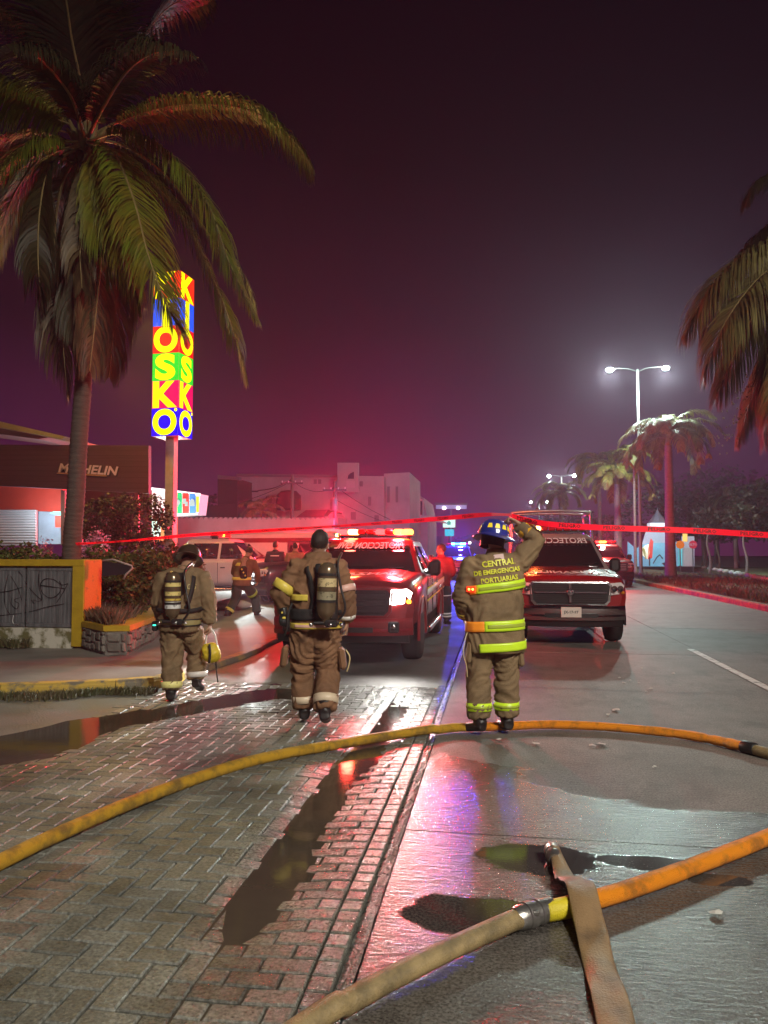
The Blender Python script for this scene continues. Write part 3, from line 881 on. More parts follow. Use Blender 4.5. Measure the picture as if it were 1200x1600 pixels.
locA = G(772, 1147); 
A, endA, HA, MhA, axA = person('person', 'firefighter in blue helmet and tan coat with lime stripes, holding up the red tape', 'person', locA, CAMZ, JA, T=TA, jz=(.70, 1.52), seed=2, hair=False,
    pn={'R': (0, -.2, -1), 'L': (.2, -.6, -.6)}, curlR=.75, sleeve=(.088, .080, .068), leg=(.112, .100, .095), wr=.014)
full = (0, 2 * PI)
sb = lambda nm, T_, z0, z1, a0, a1, m, root, off=.012, tilt=0: solid_band(nm, *T_.band(z0, z1, a0, a1, off, tilt=tilt), m, root)
# chest, waist and hem stripes; the left ends sit in orange tape
for z, h, split, tl in ((1.215, .075, .28, .035), (.885, .085, .38, .012)):
    a_or = PI + PI * split
    sb('reflective_stripe', TA, z, z + h, a_or, 2 * PI + PI * .4, M_LIME, A, tilt=tl)
    sb('reflective_stripe', TA, z, z + h, PI * .8, a_or, M_ORT, A, tilt=tl)
    sb('stripe_centre', TA, z + h * .3, z + h * .66, a_or + .12, 2 * PI - .1, M_LIMEG, A, off=.0165, tilt=tl)
sb('reflective_stripe', TA, .715, .785, PI * 1.32, 2 * PI + PI * .3, M_LIME, A, off=.016, tilt=.018)
for s_, kn, an in (('L', JA['knL'], JA['anL']), ('R', JA['knR'], JA['anR'])):
    o_ = limb_band('reflective_cuff', lerp(kn, an, .60), lerp(kn, an, .77), .107, .105, M_LIME, A)
    limb_band('cuff_centre', lerp(kn, an, .655), lerp(kn, an, .715), .1115, .111, M_LIMEG, A)
limb_band('reflective_cuff', lerp(JA['elR'], JA['wrR'], .52), lerp(JA['elR'], JA['wrR'], .82), .080, .074, mat('amber_reflective_tape', (0.95, 0.50, 0.03), .4), A)
limb_band('reflective_cuff', lerp(JA['elL'], JA['wrL'], .55), lerp(JA['elL'], JA['wrL'], .78), .082, .078, M_YELT, A)
# back lettering laid on the coat
def on_back(T_, off):
    def f_(p):
        z = p.z
        cx, cy_, rx, ry, ro = T_.at(z)
        xx = max(-.999, min(.999, (p.x - cx) / rx))
        a = -math.acos(abs(xx) ** (2.4 / 2)) if xx >= 0 else -(PI - math.acos(abs(xx) ** (2.4 / 2)))
        q = T_.pt(z, a, off); return Vector((p.x, q.y, z))
    return f_
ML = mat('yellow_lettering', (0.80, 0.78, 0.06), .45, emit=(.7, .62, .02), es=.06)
MLo = mat('yellow_orange_lettering', (0.85, 0.55, 0.05), .45)
for s_, z, x, sz in (('CENTRAL', 1.455, .03, .070), ('DE EMERGENCIAS', 1.385, .018, .053), ('PORTUARIAS', 1.318, .035, .058)):
    Mx = T3(x, 0, z) @ Ry(R(-7)) @ Rx(R(90))
    text_obj(s_, ML, A, Mx, 'back_lettering', on_back(TA, .012), size=sz, off=.0018, xs=.93, res=2)
lv, lf = MB().v, None
pm = MB().box((.035, -.118, 1.505), (.085, .006, .05), Ry(R(-8)) @ Rx(R(-18)), bev=.002); pm.build('name_patch', mat('pink_white_patch', (.72, .5, .48), .6), A)
# orange flashing clip and coat cord
cl = MB().box((-.205, -.135, 1.235), (.075, .03, .05), Rz(R(-28)), bev=.006).build('clip_light', mat('clip_light', (.6, .03, .01), .3, emit=(1, .05, .01), es=1.2), A)
mbx = MB()
for dx, dy in ((-.015, .007), (.015, -.007)): mbx.ell((-.208 + dx * 1.0, -.156 + dy, 1.235), (.009, .006, .009))
mbx.build('bulb', emis('clip_bulb', (1, .35, .05), 9), cl)
MB().tube(catmull([(-.235, -.10, .87), (-.262, -.12, .78), (-.268, -.12, .68), (-.245, -.11, .60), (-.235, -.1, .50)], 6), .004, 6).build('pocket_cord', mat('pale_cord', (.75, .6, .3), .6), A)
# trouser side pocket and knee pads
MB().box((.225, -.0, .66), (.05, .15, .17), Ry(R(-6)), bev=.02).build('cargo_pocket', M_TURN, A)
MB().box((-.215, -.03, .70), (.045, .15, .19), Ry(R(7)), bev=.02).build('cargo_pocket', M_TURN, A)
# helmet
M_BLUE = mat('blue_helmet_shell', (0.025, 0.04, 0.30), 0.28, coat=.5, nscale=5, namt=.3)
hm = MB(); pr = []
for i in range(13):
    t = i / 12; a = t * PI / 2; pr.append((max(.001, .128 * math.cos(a) ** .75), .130 * math.sin(a)))
hm.lathe([(.13, -.02)] + pr, 36)
# brim: wide behind, short in front
n = 48; r0 = [(.128 * math.cos(2 * PI * k / n), .128 * math.sin(2 * PI * k / n), -.012) for k in range(n)]
def brim(k, e_=0):
    a = 2 * PI * k / n; back = max(0, -math.sin(a)); r = .165 + .06 * back ** 2 + .012 * max(0, math.sin(a))
    return (r * .93 * math.cos(a), r * 1.05 * math.sin(a), -.03 - .045 * back ** 2 + e_)
hm.rings([r0, [brim(k) for k in range(n)], [brim(k, -.008) for k in range(n)], [(p[0], p[1], p[2] - .01) for p in r0]], False)
MhB = T3(HA + Vector((-.015, .0, .035))) @ Matrix(MhA) @ Rx(R(-8)) @ Ry(R(14))
MhB = T3(HA + Vector((-.02, -.0, .035))) @ Rz(R(25)) @ Rx(R(-6)) @ Ry(R(13))
hel = MB().add(hm.v, hm.f, MhB @ Matrix.Diagonal((1, 1.12, 1.0, 1))).build('helmet', M_BLUE, A, True, 40)
rg = MB()
for k in range(8):
    a = 2 * PI * k / 8
    rg.tube([(.129 * math.cos(a), .129 * math.sin(a), .01), (.112 * math.cos(a), .112 * math.sin(a), .075), (.06 * math.cos(a), .06 * math.sin(a), .12), (0, 0, .134)], [.004, .006, .006, .004], 6)
MB().add(rg.v, rg.f, MhB @ Matrix.Diagonal((1, 1.12, 1.0, 1))).build('ridge', M_BLUE, hel, True)
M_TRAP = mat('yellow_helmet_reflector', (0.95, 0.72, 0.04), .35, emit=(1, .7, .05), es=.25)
for a in (-140, -112, -84, -56, -28, 0):
    v = []
    for (da, z, rr) in ((-9.5, .028, .1285), (9.5, .028, .1285), (6, .068, .1205), (-6, .068, .1205)):
        b_ = R(a + da); v.append((rr * math.cos(b_), rr * math.sin(b_), z))
    v += [(p[0] * 1.025, p[1] * 1.025, p[2]) for p in v]
    MB().add(v, [(0, 1, 2, 3), (4, 5, 6, 7), (0, 1, 5, 4), (1, 2, 6, 5), (2, 3, 7, 6), (3, 0, 4, 7)], MhB @ Matrix.Diagonal((1, 1.12, 1.0, 1))).build('reflector', M_TRAP, hel)
# neck guard of the helmet (dark cloth below the brim)
ng = MB(); ng.rings([[(.10 * math.cos(R(a)), .115 * math.sin(R(a)), z) for a in range(0, 360, 15)] for z in (-.02, -.07, -.115)], False)
MB().add(ng.v, ng.f, MhB).build('neck_guard', M_BLKPL, A, True)

# ---- firefighter with breathing set walking away, bare dark head
TB = Torso([(.80, .03, 0, .225, .165, 0), (.88, .03, 0, .215, .16, 0), (1.0, .04, 0, .22, .16, 0), (1.2, .05, 0, .235, .165, 0), (1.36, .05, .0, .215, .15, 0), (1.45, .05, .01, .175, .125, 0), (1.51, .045, .02, .115, .10, 0)])
JB = dict(head=(.055, .05, 1.60), neck=(.045, .035, 1.48), chest=(.04, 0, 1.28), hip=(.02, 0, .86), face=(.05, 1, -.15),
          shL=(-.145, 0, 1.38), elL=(-.29, -.05, 1.16), wrL=(-.24, .06, .99), hdL=(.5, .6, -.5), thL=1,
          shR=(.235, .0, 1.37), elR=(.305, -.04, 1.12), wrR=(.305, .02, .90), hdR=(-.05, .1, -1), thR=-1,
          hpL=(-.075, 0, .80), knL=(-.095, .06, .46), anL=(-.075, .05, .11), toL=(-.10, .19, .015), heL=(-.07, .0, .04),
          hpR=(.115, 0, .80), knR=(.13, .03, .47), anR=(.125, -.16, .13), toR=(.125, -.04, .02), heR=(.125, -.21, .08))
locB = G(488, 1131, .018)
Bp, _, HB, _, _ = person('person', 'bareheaded firefighter in baggy brown gear with air cylinder', 'person', locB, CAMZ, JB, jacket=M_TURN2, trousers=M_TURN2, T=TB, jz=(.84, 1.46), seed=5,
    pn={'R': (-1, 0, 0), 'L': (1, 0, -.4)}, curlR=.45, sleeve=(.086, .076, .062), leg=(.122, .098, .088), wr=.020, hood=True)
Bp['label'] = 'bareheaded firefighter in baggy brown gear with air cylinder, walking in front of the red pickup'
air_set(Bp, TB, .135, 1.18, R(2), bands=((.60, .74, (.66, .52, .28)), (.36, .52, (.32, .28, .18))), seed=2)
for pts in (((-PI * .62, 1.40), (-PI * .56, 1.30), (-PI * .52, 1.10), (-PI * .55, .98)), ((-PI * .30, 1.42), (-PI * .36, 1.30), (-PI * .44, 1.12)), ((-PI * .98, 1.02), (-PI * .7, .985), (-PI * .4, .985), (-PI * .05, 1.0))):
    strap_path(TB, pts, .045, M_STRAP, Bp, 'harness_strap', .02)
wb = sb('waist_belt', TB, .93, 1.03, -PI, -PI * .42, M_STRAP, Bp, .022)
sb('reflective_stripe', TB, .855, .905, -PI, 0, M_YELT, Bp, .014)
sb('stripe_centre', TB, .868, .892, -PI * .75, -PI * .3, mat('pink_reflective_tape', (.78, .45, .38), .35), Bp, .019)
sb('reflective_stripe', TB, 1.10, 1.155, -PI * .92, -PI * .58, M_YELT, Bp, .016, .0)
limb_band('reflective_cuff', lerp(JB['shL'], JB['elL'], .62), lerp(JB['shL'], JB['elL'], .92), .106, .100, M_YELT, Bp)
limb_band('reflective_cuff', lerp(JB['shR'], JB['elR'], .60), lerp(JB['shR'], JB['elR'], .82), .104, .101, mat('pink_reflective_tape', (.78, .45, .38), .35), Bp)
limb_band('reflective_cuff', lerp(JB['elR'], JB['wrR'], .66), lerp(JB['elR'], JB['wrR'], .82), .081, .077, M_SILT, Bp)
for s_ in 'LR':
    limb_band('reflective_cuff', lerp(JB['kn' + s_], JB['an' + s_], .62), lerp(JB['kn' + s_], JB['an' + s_], .80), .112, .108, mat('cream_reflective_tape', (.72, .58, .42), .4), Bp)
# glove bunch clipped at the left hip and flapping pocket
gm = MB()
for k in range(4): gm.tube([(-.26 + .02 * k, -.16, .99 - .01 * k), (-.27 + .022 * k, -.175, .93 - .01 * k), (-.262 + .024 * k, -.165, .885 - .006 * k)], [.018, .017, .012], 8)
gm.tube([(-.25, -.15, 1.04), (-.23, -.16, .97)], [.04, .035], 10)
meobj('clipped_gloves', remeshed(gm, .009), M_BLKPL, Bp)
MB().box((-.245, -.185, 1.0), (.03, .012, .02), Rz(.3), bev=.004).build('glove_patch', M_YELT, Bp)
MB().box((-.235, -.19, .955), (.03, .012, .02), Rz(.3), bev=.004).build('glove_patch', M_YELT, Bp)
MB().tube(catmull([(-.17, -.15, 1.08), (-.2, -.19, .98), (-.21, -.18, .86), (-.235, -.16, .80)], 5), .011, 6).build('hanging_strap', M_STRAP, Bp, True)
MB().tube(catmull([(.30, -.05, .66), (.335, -.06, .60), (.325, -.05, .52), (.31, -.04, .47)], 5), .006, 6).build('pocket_cord', mat('pale_cord', (.75, .6, .3), .6), Bp)
MB().box((.265, .0, .58), (.06, .16, .19), Ry(R(-8)), bev=.022).build('cargo_pocket', M_TURN2, Bp)
MB().box((-.25, .0, .60), (.06, .16, .19), Ry(R(8)), bev=.022).build('cargo_pocket', M_TURN2, Bp)
# water bottle in the right hand
hR = Matrix.Rotation(CAMZ, 4, 'Z')
bot = empty('water_bottle', locB + (hR @ Vector((.283, .025, .80))), CAMZ, 'small clear plastic water bottle in the hand of the bareheaded firefighter', 'bottle')
bb = MB().lathe([(.001, -.02), (.026, -.018), (.028, 0), (.027, .05), (.028, .10), (.024, .125), (.012, .15), (.012, .17)], 16).build('bottle_body', mat('clear_plastic', (.75, .82, .85), .12, trans=.85), bot, True)
MB().lathe([(.0135, .165), (.0135, .185), (.001, .186)], 14).build('cap', mat('white_plastic', (.8, .8, .8), .4), bot, True)

# ---- second air-set firefighter, stooped, beside the kerb
TCc = Torso([(.72, 0, 0, .20, .16, 0), (.9, 0, 0, .215, .165, 0), (1.1, .01, .05, .225, .17, 0), (1.25, .01, .09, .215, .16, 0), (1.35, .01, .12, .18, .13, 0), (1.41, .01, .14, .12, .10, 0)])
JC = dict(head=(.02, .26, 1.46), neck=(.01, .16, 1.38), chest=(.01, .06, 1.18), hip=(0, -.02, .86), face=(.1, 1, -.7),
          shL=(-.185, .08, 1.28), elL=(-.235, .05, 1.02), wrL=(-.20, .16, .80), hdL=(.2, .3, -1), thL=1,
          shR=(.205, .08, 1.28), elR=(.29, .02, 1.04), wrR=(.30, .05, .80), hdR=(.0, .1, -1), thR=-1,
          hpL=(-.085, 0, .80), knL=(-.08, .05, .46), anL=(-.075, 0, .11), toL=(-.09, .15, .015), heL=(-.07, -.05, .04),
          hpR=(.10, 0, .80), knR=(.13, .20, .50), anR=(.15, .16, .20), toR=(.17, .26, .07), heR=(.15, .11, .14))
locC = G(279, 1098, .0)
Cp, _, HC, MhC, _ = person('person', 'stooping firefighter with banded air cylinder, yellow mask bag in hand, beside the kerb', 'person', locC, CAMZ, JC, jacket=M_TURN, trousers=M_TURN, T=TCc, jz=(.74, 1.37), seed=9,
    pn={'R': (-1, 0, 0), 'L': (1, 0, 0)}, curlR=.8, sleeve=(.09, .08, .066), leg=(.115, .10, .088), wr=.015)
air_set(Cp, TCc, -.02, 1.10, 0, bands=((.70, .78, (.75, .60, .22)), (.52, .60, (.75, .60, .22)), (.26, .40, (.72, .72, .70)), (.42, .46, (.7, .5, .1))), lng=.50, rad=.078, yoff=.03)
for pts in (((-PI * .68, 1.30), (-PI * .66, 1.15), (-PI * .62, .98)), ((-PI * .30, 1.30), (-PI * .33, 1.15), (-PI * .38, .98)), ((-PI * .98, .97), (-PI * .7, .95), (-PI * .3, .95), (-PI * .02, .97))):
    strap_path(TCc, pts, .045, M_STRAP, Cp, 'harness_strap', .02)
text_obj('BOMBEROS', mat('dull_gold_lettering', (.42, .33, .12), .5), Cp, T3(0, 0, 1.19) @ Rx(R(90)), 'back_lettering', on_back(TCc, .013), size=.075, off=.001, xs=.95, res=2)
sb('reflective_stripe', TCc, .80, .86, -PI, 0, mat('dim_gold_tape', (.35, .28, .12), .4), Cp, .014)
sb('stripe_edge', TCc, .855, .866, -PI, 0, M_STRAP, Cp, .018); sb('stripe_edge', TCc, .794, .805, -PI, 0, M_STRAP, Cp, .018)
limb_band('reflective_cuff', lerp(JC['knL'], JC['anL'], .70), lerp(JC['knL'], JC['anL'], .88), .109, .106, mat('bright_cuff_tape', (.88, .80, .30), .35), Cp)
limb_band('reflective_cuff', lerp(JC['knR'], JC['anR'], .70), lerp(JC['knR'], JC['anR'], .88), .109, .106, M_SILT, Cp)
# helmet on his head, dark
hc = MB().add(hm.v, hm.f, T3(HC + Vector((0, -.01, .04))) @ Rx(R(-30))).build('helmet', mat('dark_helmet_shell', (.05, .03, .02), .3), Cp, True, 40)
# status light at the left hip
ga = MB().box((-.235, -.06, .79), (.06, .05, .10), bev=.012).build('pressure_gauge', M_BLKPL, Cp)
MB().box((-.235, -.088, .80), (.03, .006, .012)).build('status_light', M_TEAL, ga)
# yellow mask bag hanging from the right hand
bagM = mat('yellow_bag_fabric', (.72, .52, .03), .5, nscale=12, namt=.35)
bag = empty('mask_bag', locC + hR @ Vector((.315, .06, .50)), CAMZ, 'yellow mask bag with black strap hanging from the stooping firefighter\'s hand', 'bag')
bm1 = MB().ell((0, 0, 0), (.095, .07, .105), None, 18, 12); bm1.ell((.03, .01, -.02), (.07, .06, .08)); bm1.ell((-.04, -.01, .03), (.06, .06, .07))
meobj('bag_body', remeshed(bm1, .01, .006, 3), bagM, bag)
MB().tube(catmull([(.0, -.085, .10), (.012, -.092, .0), (.0, -.08, -.09)], 6), .012, 8).build('black_band', M_STRAP, bag, True)
MB().tube(catmull([(-.06, 0, .08), (-.045, 0, .18), (-.015, 0, .245)], 6), .010, 8).build('handle', M_SILT, bag, True)
MB().tube(catmull([(.06, 0, .08), (.04, 0, .18), (.0, 0, .245)], 6), .010, 8).build('handle', M_SILT, bag, True)
MB().tube(catmull([(.05, 0, -.08), (.06, 0, -.2), (.075, 0, -.30)], 6), .007, 6).build('loose_strap', M_STRAP, bag, True)
# ------------------------------------------------------------------ vehicles
M_RED = mat('red_truck_paint', (0.30, 0.012, 0.014), 0.26, coat=.7, nscale=3, namt=.15)
M_RED2 = mat('dark_red_truck_paint', (0.20, 0.012, 0.014), 0.28, coat=.7, nscale=3, namt=.15)
M_WHT = mat('white_truck_paint', (0.62, 0.60, 0.58), 0.32, coat=.5, nscale=2, namt=.12)
M_DKB = mat('black_truck_paint', (0.018, 0.018, 0.022), 0.3, coat=.5)
M_NAVY = mat('dark_blue_truck_paint', (0.02, 0.025, 0.07), 0.28, coat=.6)
M_SILV = mat('silver_car_paint', (0.35, 0.35, 0.37), 0.3, .5, coat=.5)
M_GLASS = mat('tinted_glass', (0.012, 0.012, 0.014), 0.06, coat=.3, spec=.6)
M_TYRE = mat('tyre_rubber', (0.02, 0.019, 0.018), 0.75, bump=.5, bscale=60)
M_RIM = mat('wheel_rim', (0.30, 0.29, 0.30), 0.3, .8)
M_LENS = mat('headlamp_lens', (0.85, 0.74, 0.74), 0.3, .1, coat=1)
M_AMB = mat('amber_lens', (0.7, 0.22, 0.02), 0.25)
M_PLATE = mat('plate_white', (0.75, 0.62, 0.55), 0.5)
M_INK = mat('black_ink', (0.012, 0.012, 0.012), 0.6)
M_WHL = mat('white_lettering', (0.78, 0.78, 0.78), 0.5)
M_TRIM = mat('black_trim', (0.016, 0.015, 0.016), 0.42)
M_CHR = mat('dull_chrome', (0.45, 0.43, 0.44), 0.2, 1.0)

def bool_cut(o, cut):
    m = o.modifiers.new('c', 'BOOLEAN'); m.object = cut; m.operation = 'DIFFERENCE'; m.solver = 'EXACT'
    me = evalmesh(o); o.modifiers.clear(); old = o.data; o.data = me; bpy.data.meshes.remove(old)
    bpy.data.objects.remove(cut)

def spl(pts, n):
    P = catmull([(p[0], 0, p[1]) for p in pts], n); return [(p.x, p.z) for p in P]

def pickup(name, label, loc, rz, paint, cabpaint=None, roofpaint=None, cat='pickup truck', group=None, kind='pickup', W=1.0, grille='cross', bumper='chrome', bar=True,
           barlit=None, head=None, hood_text=None, shield_text='PROTECCION CIVIL', plate=True, side_stripe=False, fog=False, wheels=True, zt0=1.83):
    root = empty(name, loc, rz, label, cat, group)
    cabpaint = cabpaint or paint; roofpaint = roofpaint or cabpaint
    k = W
    secs = [  # y, half outline bottom->top (x,z)
        (.06, [(.70, .60), (.82, .62), (.88, .78), (.87, .95), (.80, 1.05), (.60, 1.085), (.3, 1.095), (0, 1.10)]),
        (.14, [(.78, .56), (.92, .60), (.97, .78), (.95, .98), (.86, 1.10), (.62, 1.14), (.3, 1.145), (0, 1.15)]),
        (.35, [(.80, .52), (.96, .58), (1.0, .80), (.985, 1.02), (.90, 1.15), (.70, 1.175), (.45, 1.20), (0, 1.19)]),
        (.9, [(.80, .48), (.97, .56), (1.015, .82), (1.005, 1.06), (.93, 1.19), (.74, 1.205), (.48, 1.245), (0, 1.235)]),
        (1.5, [(.80, .46), (.97, .54), (1.0, .82), (.995, 1.08), (.94, 1.215), (.76, 1.235), (.5, 1.28), (0, 1.27)]),
        (1.85, [(.80, .46), (.97, .54), (.995, .82), (.99, 1.09), (.935, 1.225), (.78, 1.25), (.5, 1.285), (0, 1.28)]),
        (4.0, [(.80, .46), (.97, .54), (.995, .82), (.99, 1.09), (.935, 1.225), (.8, 1.25), (.5, 1.25), (0, 1.25)]),
        (4.05, [(.80, .46), (.97, .54), (.995, .82), (.99, 1.09), (.96, 1.22), (.9, 1.24), (.5, 1.24), (0, 1.24)]),
        (5.6, [(.80, .50), (.97, .56), (.99, .82), (.985, 1.09), (.96, 1.22), (.9, 1.24), (.5, 1.24), (0, 1.24)]),
        (5.7, [(.74, .56), (.92, .60), (.95, .82), (.95, 1.07), (.92, 1.18), (.86, 1.20), (.5, 1.20), (0, 1.20)])]
    rs = []
    ys = []
    for (ya, A_), (yb, B_) in zip(secs, secs[1:]):
        nn = 3 if yb - ya > .15 else 1
        for q in range(nn):
            t = q / nn; ys.append((ya + (yb - ya) * t, [((a[0] + (b[0] - a[0]) * t), (a[1] + (b[1] - a[1]) * t)) for a, b in zip(A_, B_)]))
    ys.append(secs[-1])
    for y, half in ys:
        h = spl(half, 3)
        ring = [(x * k, y, z) for x, z in h] + [(-x * k, y, z) for x, z in h[:-1][::-1]]
        rs.append(ring)
    b = MB().rings(rs)
    body = b.build('body', paint, root)
    cut = MB()
    WY = (.98, 4.62)
    for wy in WY:
        for sx_ in (-1, 1):
            rg_ = [[(xx, wy + .49 * math.cos(2 * PI * q / 28), .40 + .49 * math.sin(2 * PI * q / 28)) for q in range(28)] for xx in (sx_ * .62, sx_ * 1.2)]
            cut.rings(rg_)
    bool_cut(body, cut.build('cutter'))
    body.data.materials.clear(); body.data.materials.append(paint)
    body.data.polygons.foreach_set('use_smooth', [True] * len(body.data.polygons)); body.data.set_sharp_from_angle(angle=R(38))
    # wheels
    for wy in WY:
        for sx_ in (-1, 1):
            w = MB().lathe([(.20, -.14), (.33, -.14), (.375, -.12), (.395, -.07), (.40, 0), (.395, .07), (.375, .12), (.33, .14), (.20, .14)], 30, T3(sx_ * .86 * k, wy, .40) @ Ry(PI / 2)).build('wheel', M_TYRE, root, True, 45)
            MB().lathe([(.001, .05), (.06, .06), (.07, .02), (.20, .03), (.235, .10), (.25, .125)], 24, T3(sx_ * .86 * k, wy, .40) @ Ry(sx_ * PI / 2), False).build('rim', M_RIM, w, True, 30)
            MB().rings([[(sx_ * xx, wy + rr * math.cos(R(a)), .40 + rr * math.sin(R(a))) for a in range(-8, 189, 7)] for xx, rr in ((.97 * k, .49), (1.018 * k, .495), (1.022 * k, .53), (.985 * k, .55))], False, False).build('arch_trim', M_TRIM if bumper != 'body' else paint, body, True)
    MB().box((0, 2.8, .44), (1.5, 4.9, .22)).build('underbody', M_TRIM, root)
    if kind == 'pickup':
        zb, zt = 1.22, zt0
        B0 = (.93, 1.62, 4.02); B1 = (.70, 2.48, 3.88)
    else:
        zb, zt = 1.20, 1.74
        B0 = (.93, 1.55, 5.2); B1 = (.72, 2.35, 4.7)
    def rr_(hx, y0, y1, z, cr=.10, n=5):
        P = []
        for cx, cy2, a0 in ((hx - cr, y0 + cr, -90), (hx - cr, y1 - cr, 0), (-hx + cr, y1 - cr, 90), (-hx + cr, y0 + cr, 180)):
            for q in range(n + 1):
                a = R(a0 + 90 * q / n); P.append((k * (cx + cr * math.cos(a)), cy2 + cr * math.sin(a), z))
        return P
    lv = []
    for t in (0, .33, .66, 1):
        lv.append(rr_(B0[0] + (B1[0] - B0[0]) * t, B0[1] + (B1[1] - B0[1]) * t, B0[2] + (B1[2] - B0[2]) * t, zb + (zt - zb) * t, .09))
    lv.append(rr_(B1[0] - .04, B1[1] + .05, B1[2] - .04, zt + .045, .12)); lv.append(rr_(B1[0] - .16, B1[1] + .2, B1[2] - .2, zt + .075, .12))
    cab = MB().rings(lv).build('cab', cabpaint, root, True, 35)
    if roofpaint is not cabpaint:
        MB().rings([rr_(B1[0] + .002, B1[1] - .005, B1[2] + .005, zt + .006, .09), rr_(B1[0] - .036, B1[1] + .04, B1[2] - .034, zt + .05, .12), rr_(B1[0] - .16, B1[1] + .2, B1[2] - .2, zt + .08, .12)]).build('roof', roofpaint, root, True, 40)
    # glass, slightly proud of the cab shell
    def P_(u, t, y_off=0):      # windshield point: u -1..1, t 0..1 up
        hx = (B0[0] + (B1[0] - B0[0]) * t); return Vector((k * u * hx, B0[1] + (B1[1] - B0[1]) * t - .006 - .03 * (1 - u * u), zb + (zt - zb) * t + .003))
    def grid(name, fn, nu, nt, m, par):
        v = [tuple(fn(i / nu, j / nt)) for j in range(nt + 1) for i in range(nu + 1)]
        f = [(j * (nu + 1) + i, j * (nu + 1) + i + 1, (j + 1) * (nu + 1) + i + 1, (j + 1) * (nu + 1) + i) for j in range(nt) for i in range(nu)]
        o = rawmesh(name, v, f, m, par, True); md = o.modifiers.new('t', 'SOLIDIFY'); md.thickness = .006; md.offset = 0; return o
    ws = grid('windshield', lambda u, t: P_((u * 2 - 1) * .90, .06 + t * .88), 12, 3, M_GLASS, root)
    sbn = grid('sun_band', lambda u, t: P_((u * 2 - 1) * .895, .80 + t * .14) + Vector((0, -.006, .003)), 12, 1, mat('shield_band', (0.10, .012, .014), .4), ws) if shield_text else None
    if shield_text:
        v, f = text_data(shield_text, size=.145, mirror=True, align='CENTER', off=.002, xs=1.0, res=2)
        mw = max(abs(p[0]) for p in v); sc_ = .78 * B1[0] * k * 1.08 / mw
        vv = [tuple(P_(p[0] * sc_ / (k * B1[0] * 1.08), .875 + p[1] / (zt - zb) * 1.0) + Vector((0, -.013, .006))) for p in v]
        rawmesh('lettering', vv, f, M_WHL, ws)
    # wiper + dash glints
    MB().tube([P_(.1, .08) + Vector((0, -.02, .01)), P_(.72, .16) + Vector((0, -.02, .012))], .007, 5).build('wiper', M_TRIM, ws)
    def S_(s_, y0, y1, t):      # side point
        hx = (B0[0] + (B1[0] - B0[0]) * t) * k + .004
        return Vector((s_ * hx, 0, zb + (zt - zb) * t))
    for s_ in (-1, 1):
        panes = ((.30, 1.14, .5), (1.22, 2.02, 0)) if kind == 'pickup' else ((.30, 1.2, .5), (1.28, 2.15, 0), (2.25, 2.85, -.3))
        for a, bq, lead in panes:
            def fn(u, t, a=a, bq=bq, lead=lead, s_=s_):
                t2 = .10 + t * .78
                ylo = B0[1] + a + (lead * .9 * t2 if lead > 0 else 0); yhi = B0[1] + bq + (lead * .5 * t2 if lead < 0 else 0)
                p = S_(s_, 0, 0, t2); p.y = ylo + (yhi - ylo) * u; return p
            grid('side_window', fn, 2, 2, M_GLASS, root)
        # mirror
        mm = MB().box((s_ * 1.09 * k, B0[1] + .42, 1.30), (.20, .12, .26), bev=.045)
        mi = mm.build('mirror', M_TRIM, root, True, 40)
        MB().box((s_ * .97 * k, B0[1] + .44, 1.22), (.16, .05, .05), bev=.01).build('mirror_arm', M_TRIM, mi)
        # door seams and handles, sill step
        for yy in (B0[1] + .28, B0[1] + 1.18, B0[1] + 2.10):
            MB().box((s_ * 1.0 * k, yy, .86), (.012, .012, .62)).build('door_seam', M_INK, body)
        for yy in (B0[1] + 1.02, B0[1] + 1.95): MB().box((s_ * 1.008 * k, yy, 1.02), (.03, .15, .035), bev=.01).build('door_handle', M_CHR if bumper == 'chrome' else M_TRIM, root)
        MB().tube([(s_ * 1.0 * k, 1.6, .40), (s_ * 1.02 * k, 1.7, .36), (s_ * 1.02 * k, 3.9, .36), (s_ * 1.0 * k, 4.0, .40)], .045, 8).build('side_step', M_CHR, root, True)
        if side_stripe:
            for zz, hh, mm_ in ((.98, .035, M_YELT), (.90, .09, M_WHL), (.80, .03, M_YELT)):
                v = [(s_ * (1.004 + .004) * k, 1.75, zz - .02), (s_ * (1.004 + .004) * k, 5.5, zz + .04), (s_ * (1.006 + .004) * k, 5.5, zz + .04 + hh), (s_ * 1.01 * k, 1.75, zz - .02 + hh)]
                solid_band('side_stripe', v, [(0, 1, 2, 3)], mm_, body, .004)
            v, f = text_data('PROTECCION', size=.15, align='LEFT', off=.002, res=2)
            rawmesh('side_lettering', [(s_ * 1.014 * k, (2.0 + p[0]) if s_ > 0 else (3.2 - p[0]), 1.06 + p[1]) for p in v], f, M_WHL, body)
    # front end
    def curve_front(x): return .10 * (abs(x) / .95) ** 2.5
    gz0, gz1, gx = .70, 1.04, .64
    gp_ = [(-gx, gz0 + .06), (-gx + .06, gz0), (gx - .06, gz0), (gx, gz0 + .06), (gx + .03, gz1 - .05), (gx - .02, gz1), (-gx + .02, gz1), (-gx - .03, gz1 - .05)]
    ga_ = MB().prism([(p[0] * k, p[1]) for p in gp_], .10, T3(0, .09, 0) @ Rx(PI / 2)).build('grille', M_TRIM, root)
    fr_ = MB()
    ring_o = [(p[0] * k * 1.06, -.025, (p[1] - .87) * 1.12 + .87) for p in gp_]; ring_i = [(p[0] * k, -.03, p[1]) for p in gp_]
    ring_b = [(p[0] * k, .0, p[1]) for p in gp_]; ring_ob = [(p[0], .06, p[2]) for p in ring_o]
    fr_.rings([ring_ob, ring_o, ring_i, ring_b], False)
    fr_.build('grille_surround', {'chrome': M_CHR, 'black': M_TRIM, 'body': paint}[bumper], ga_)
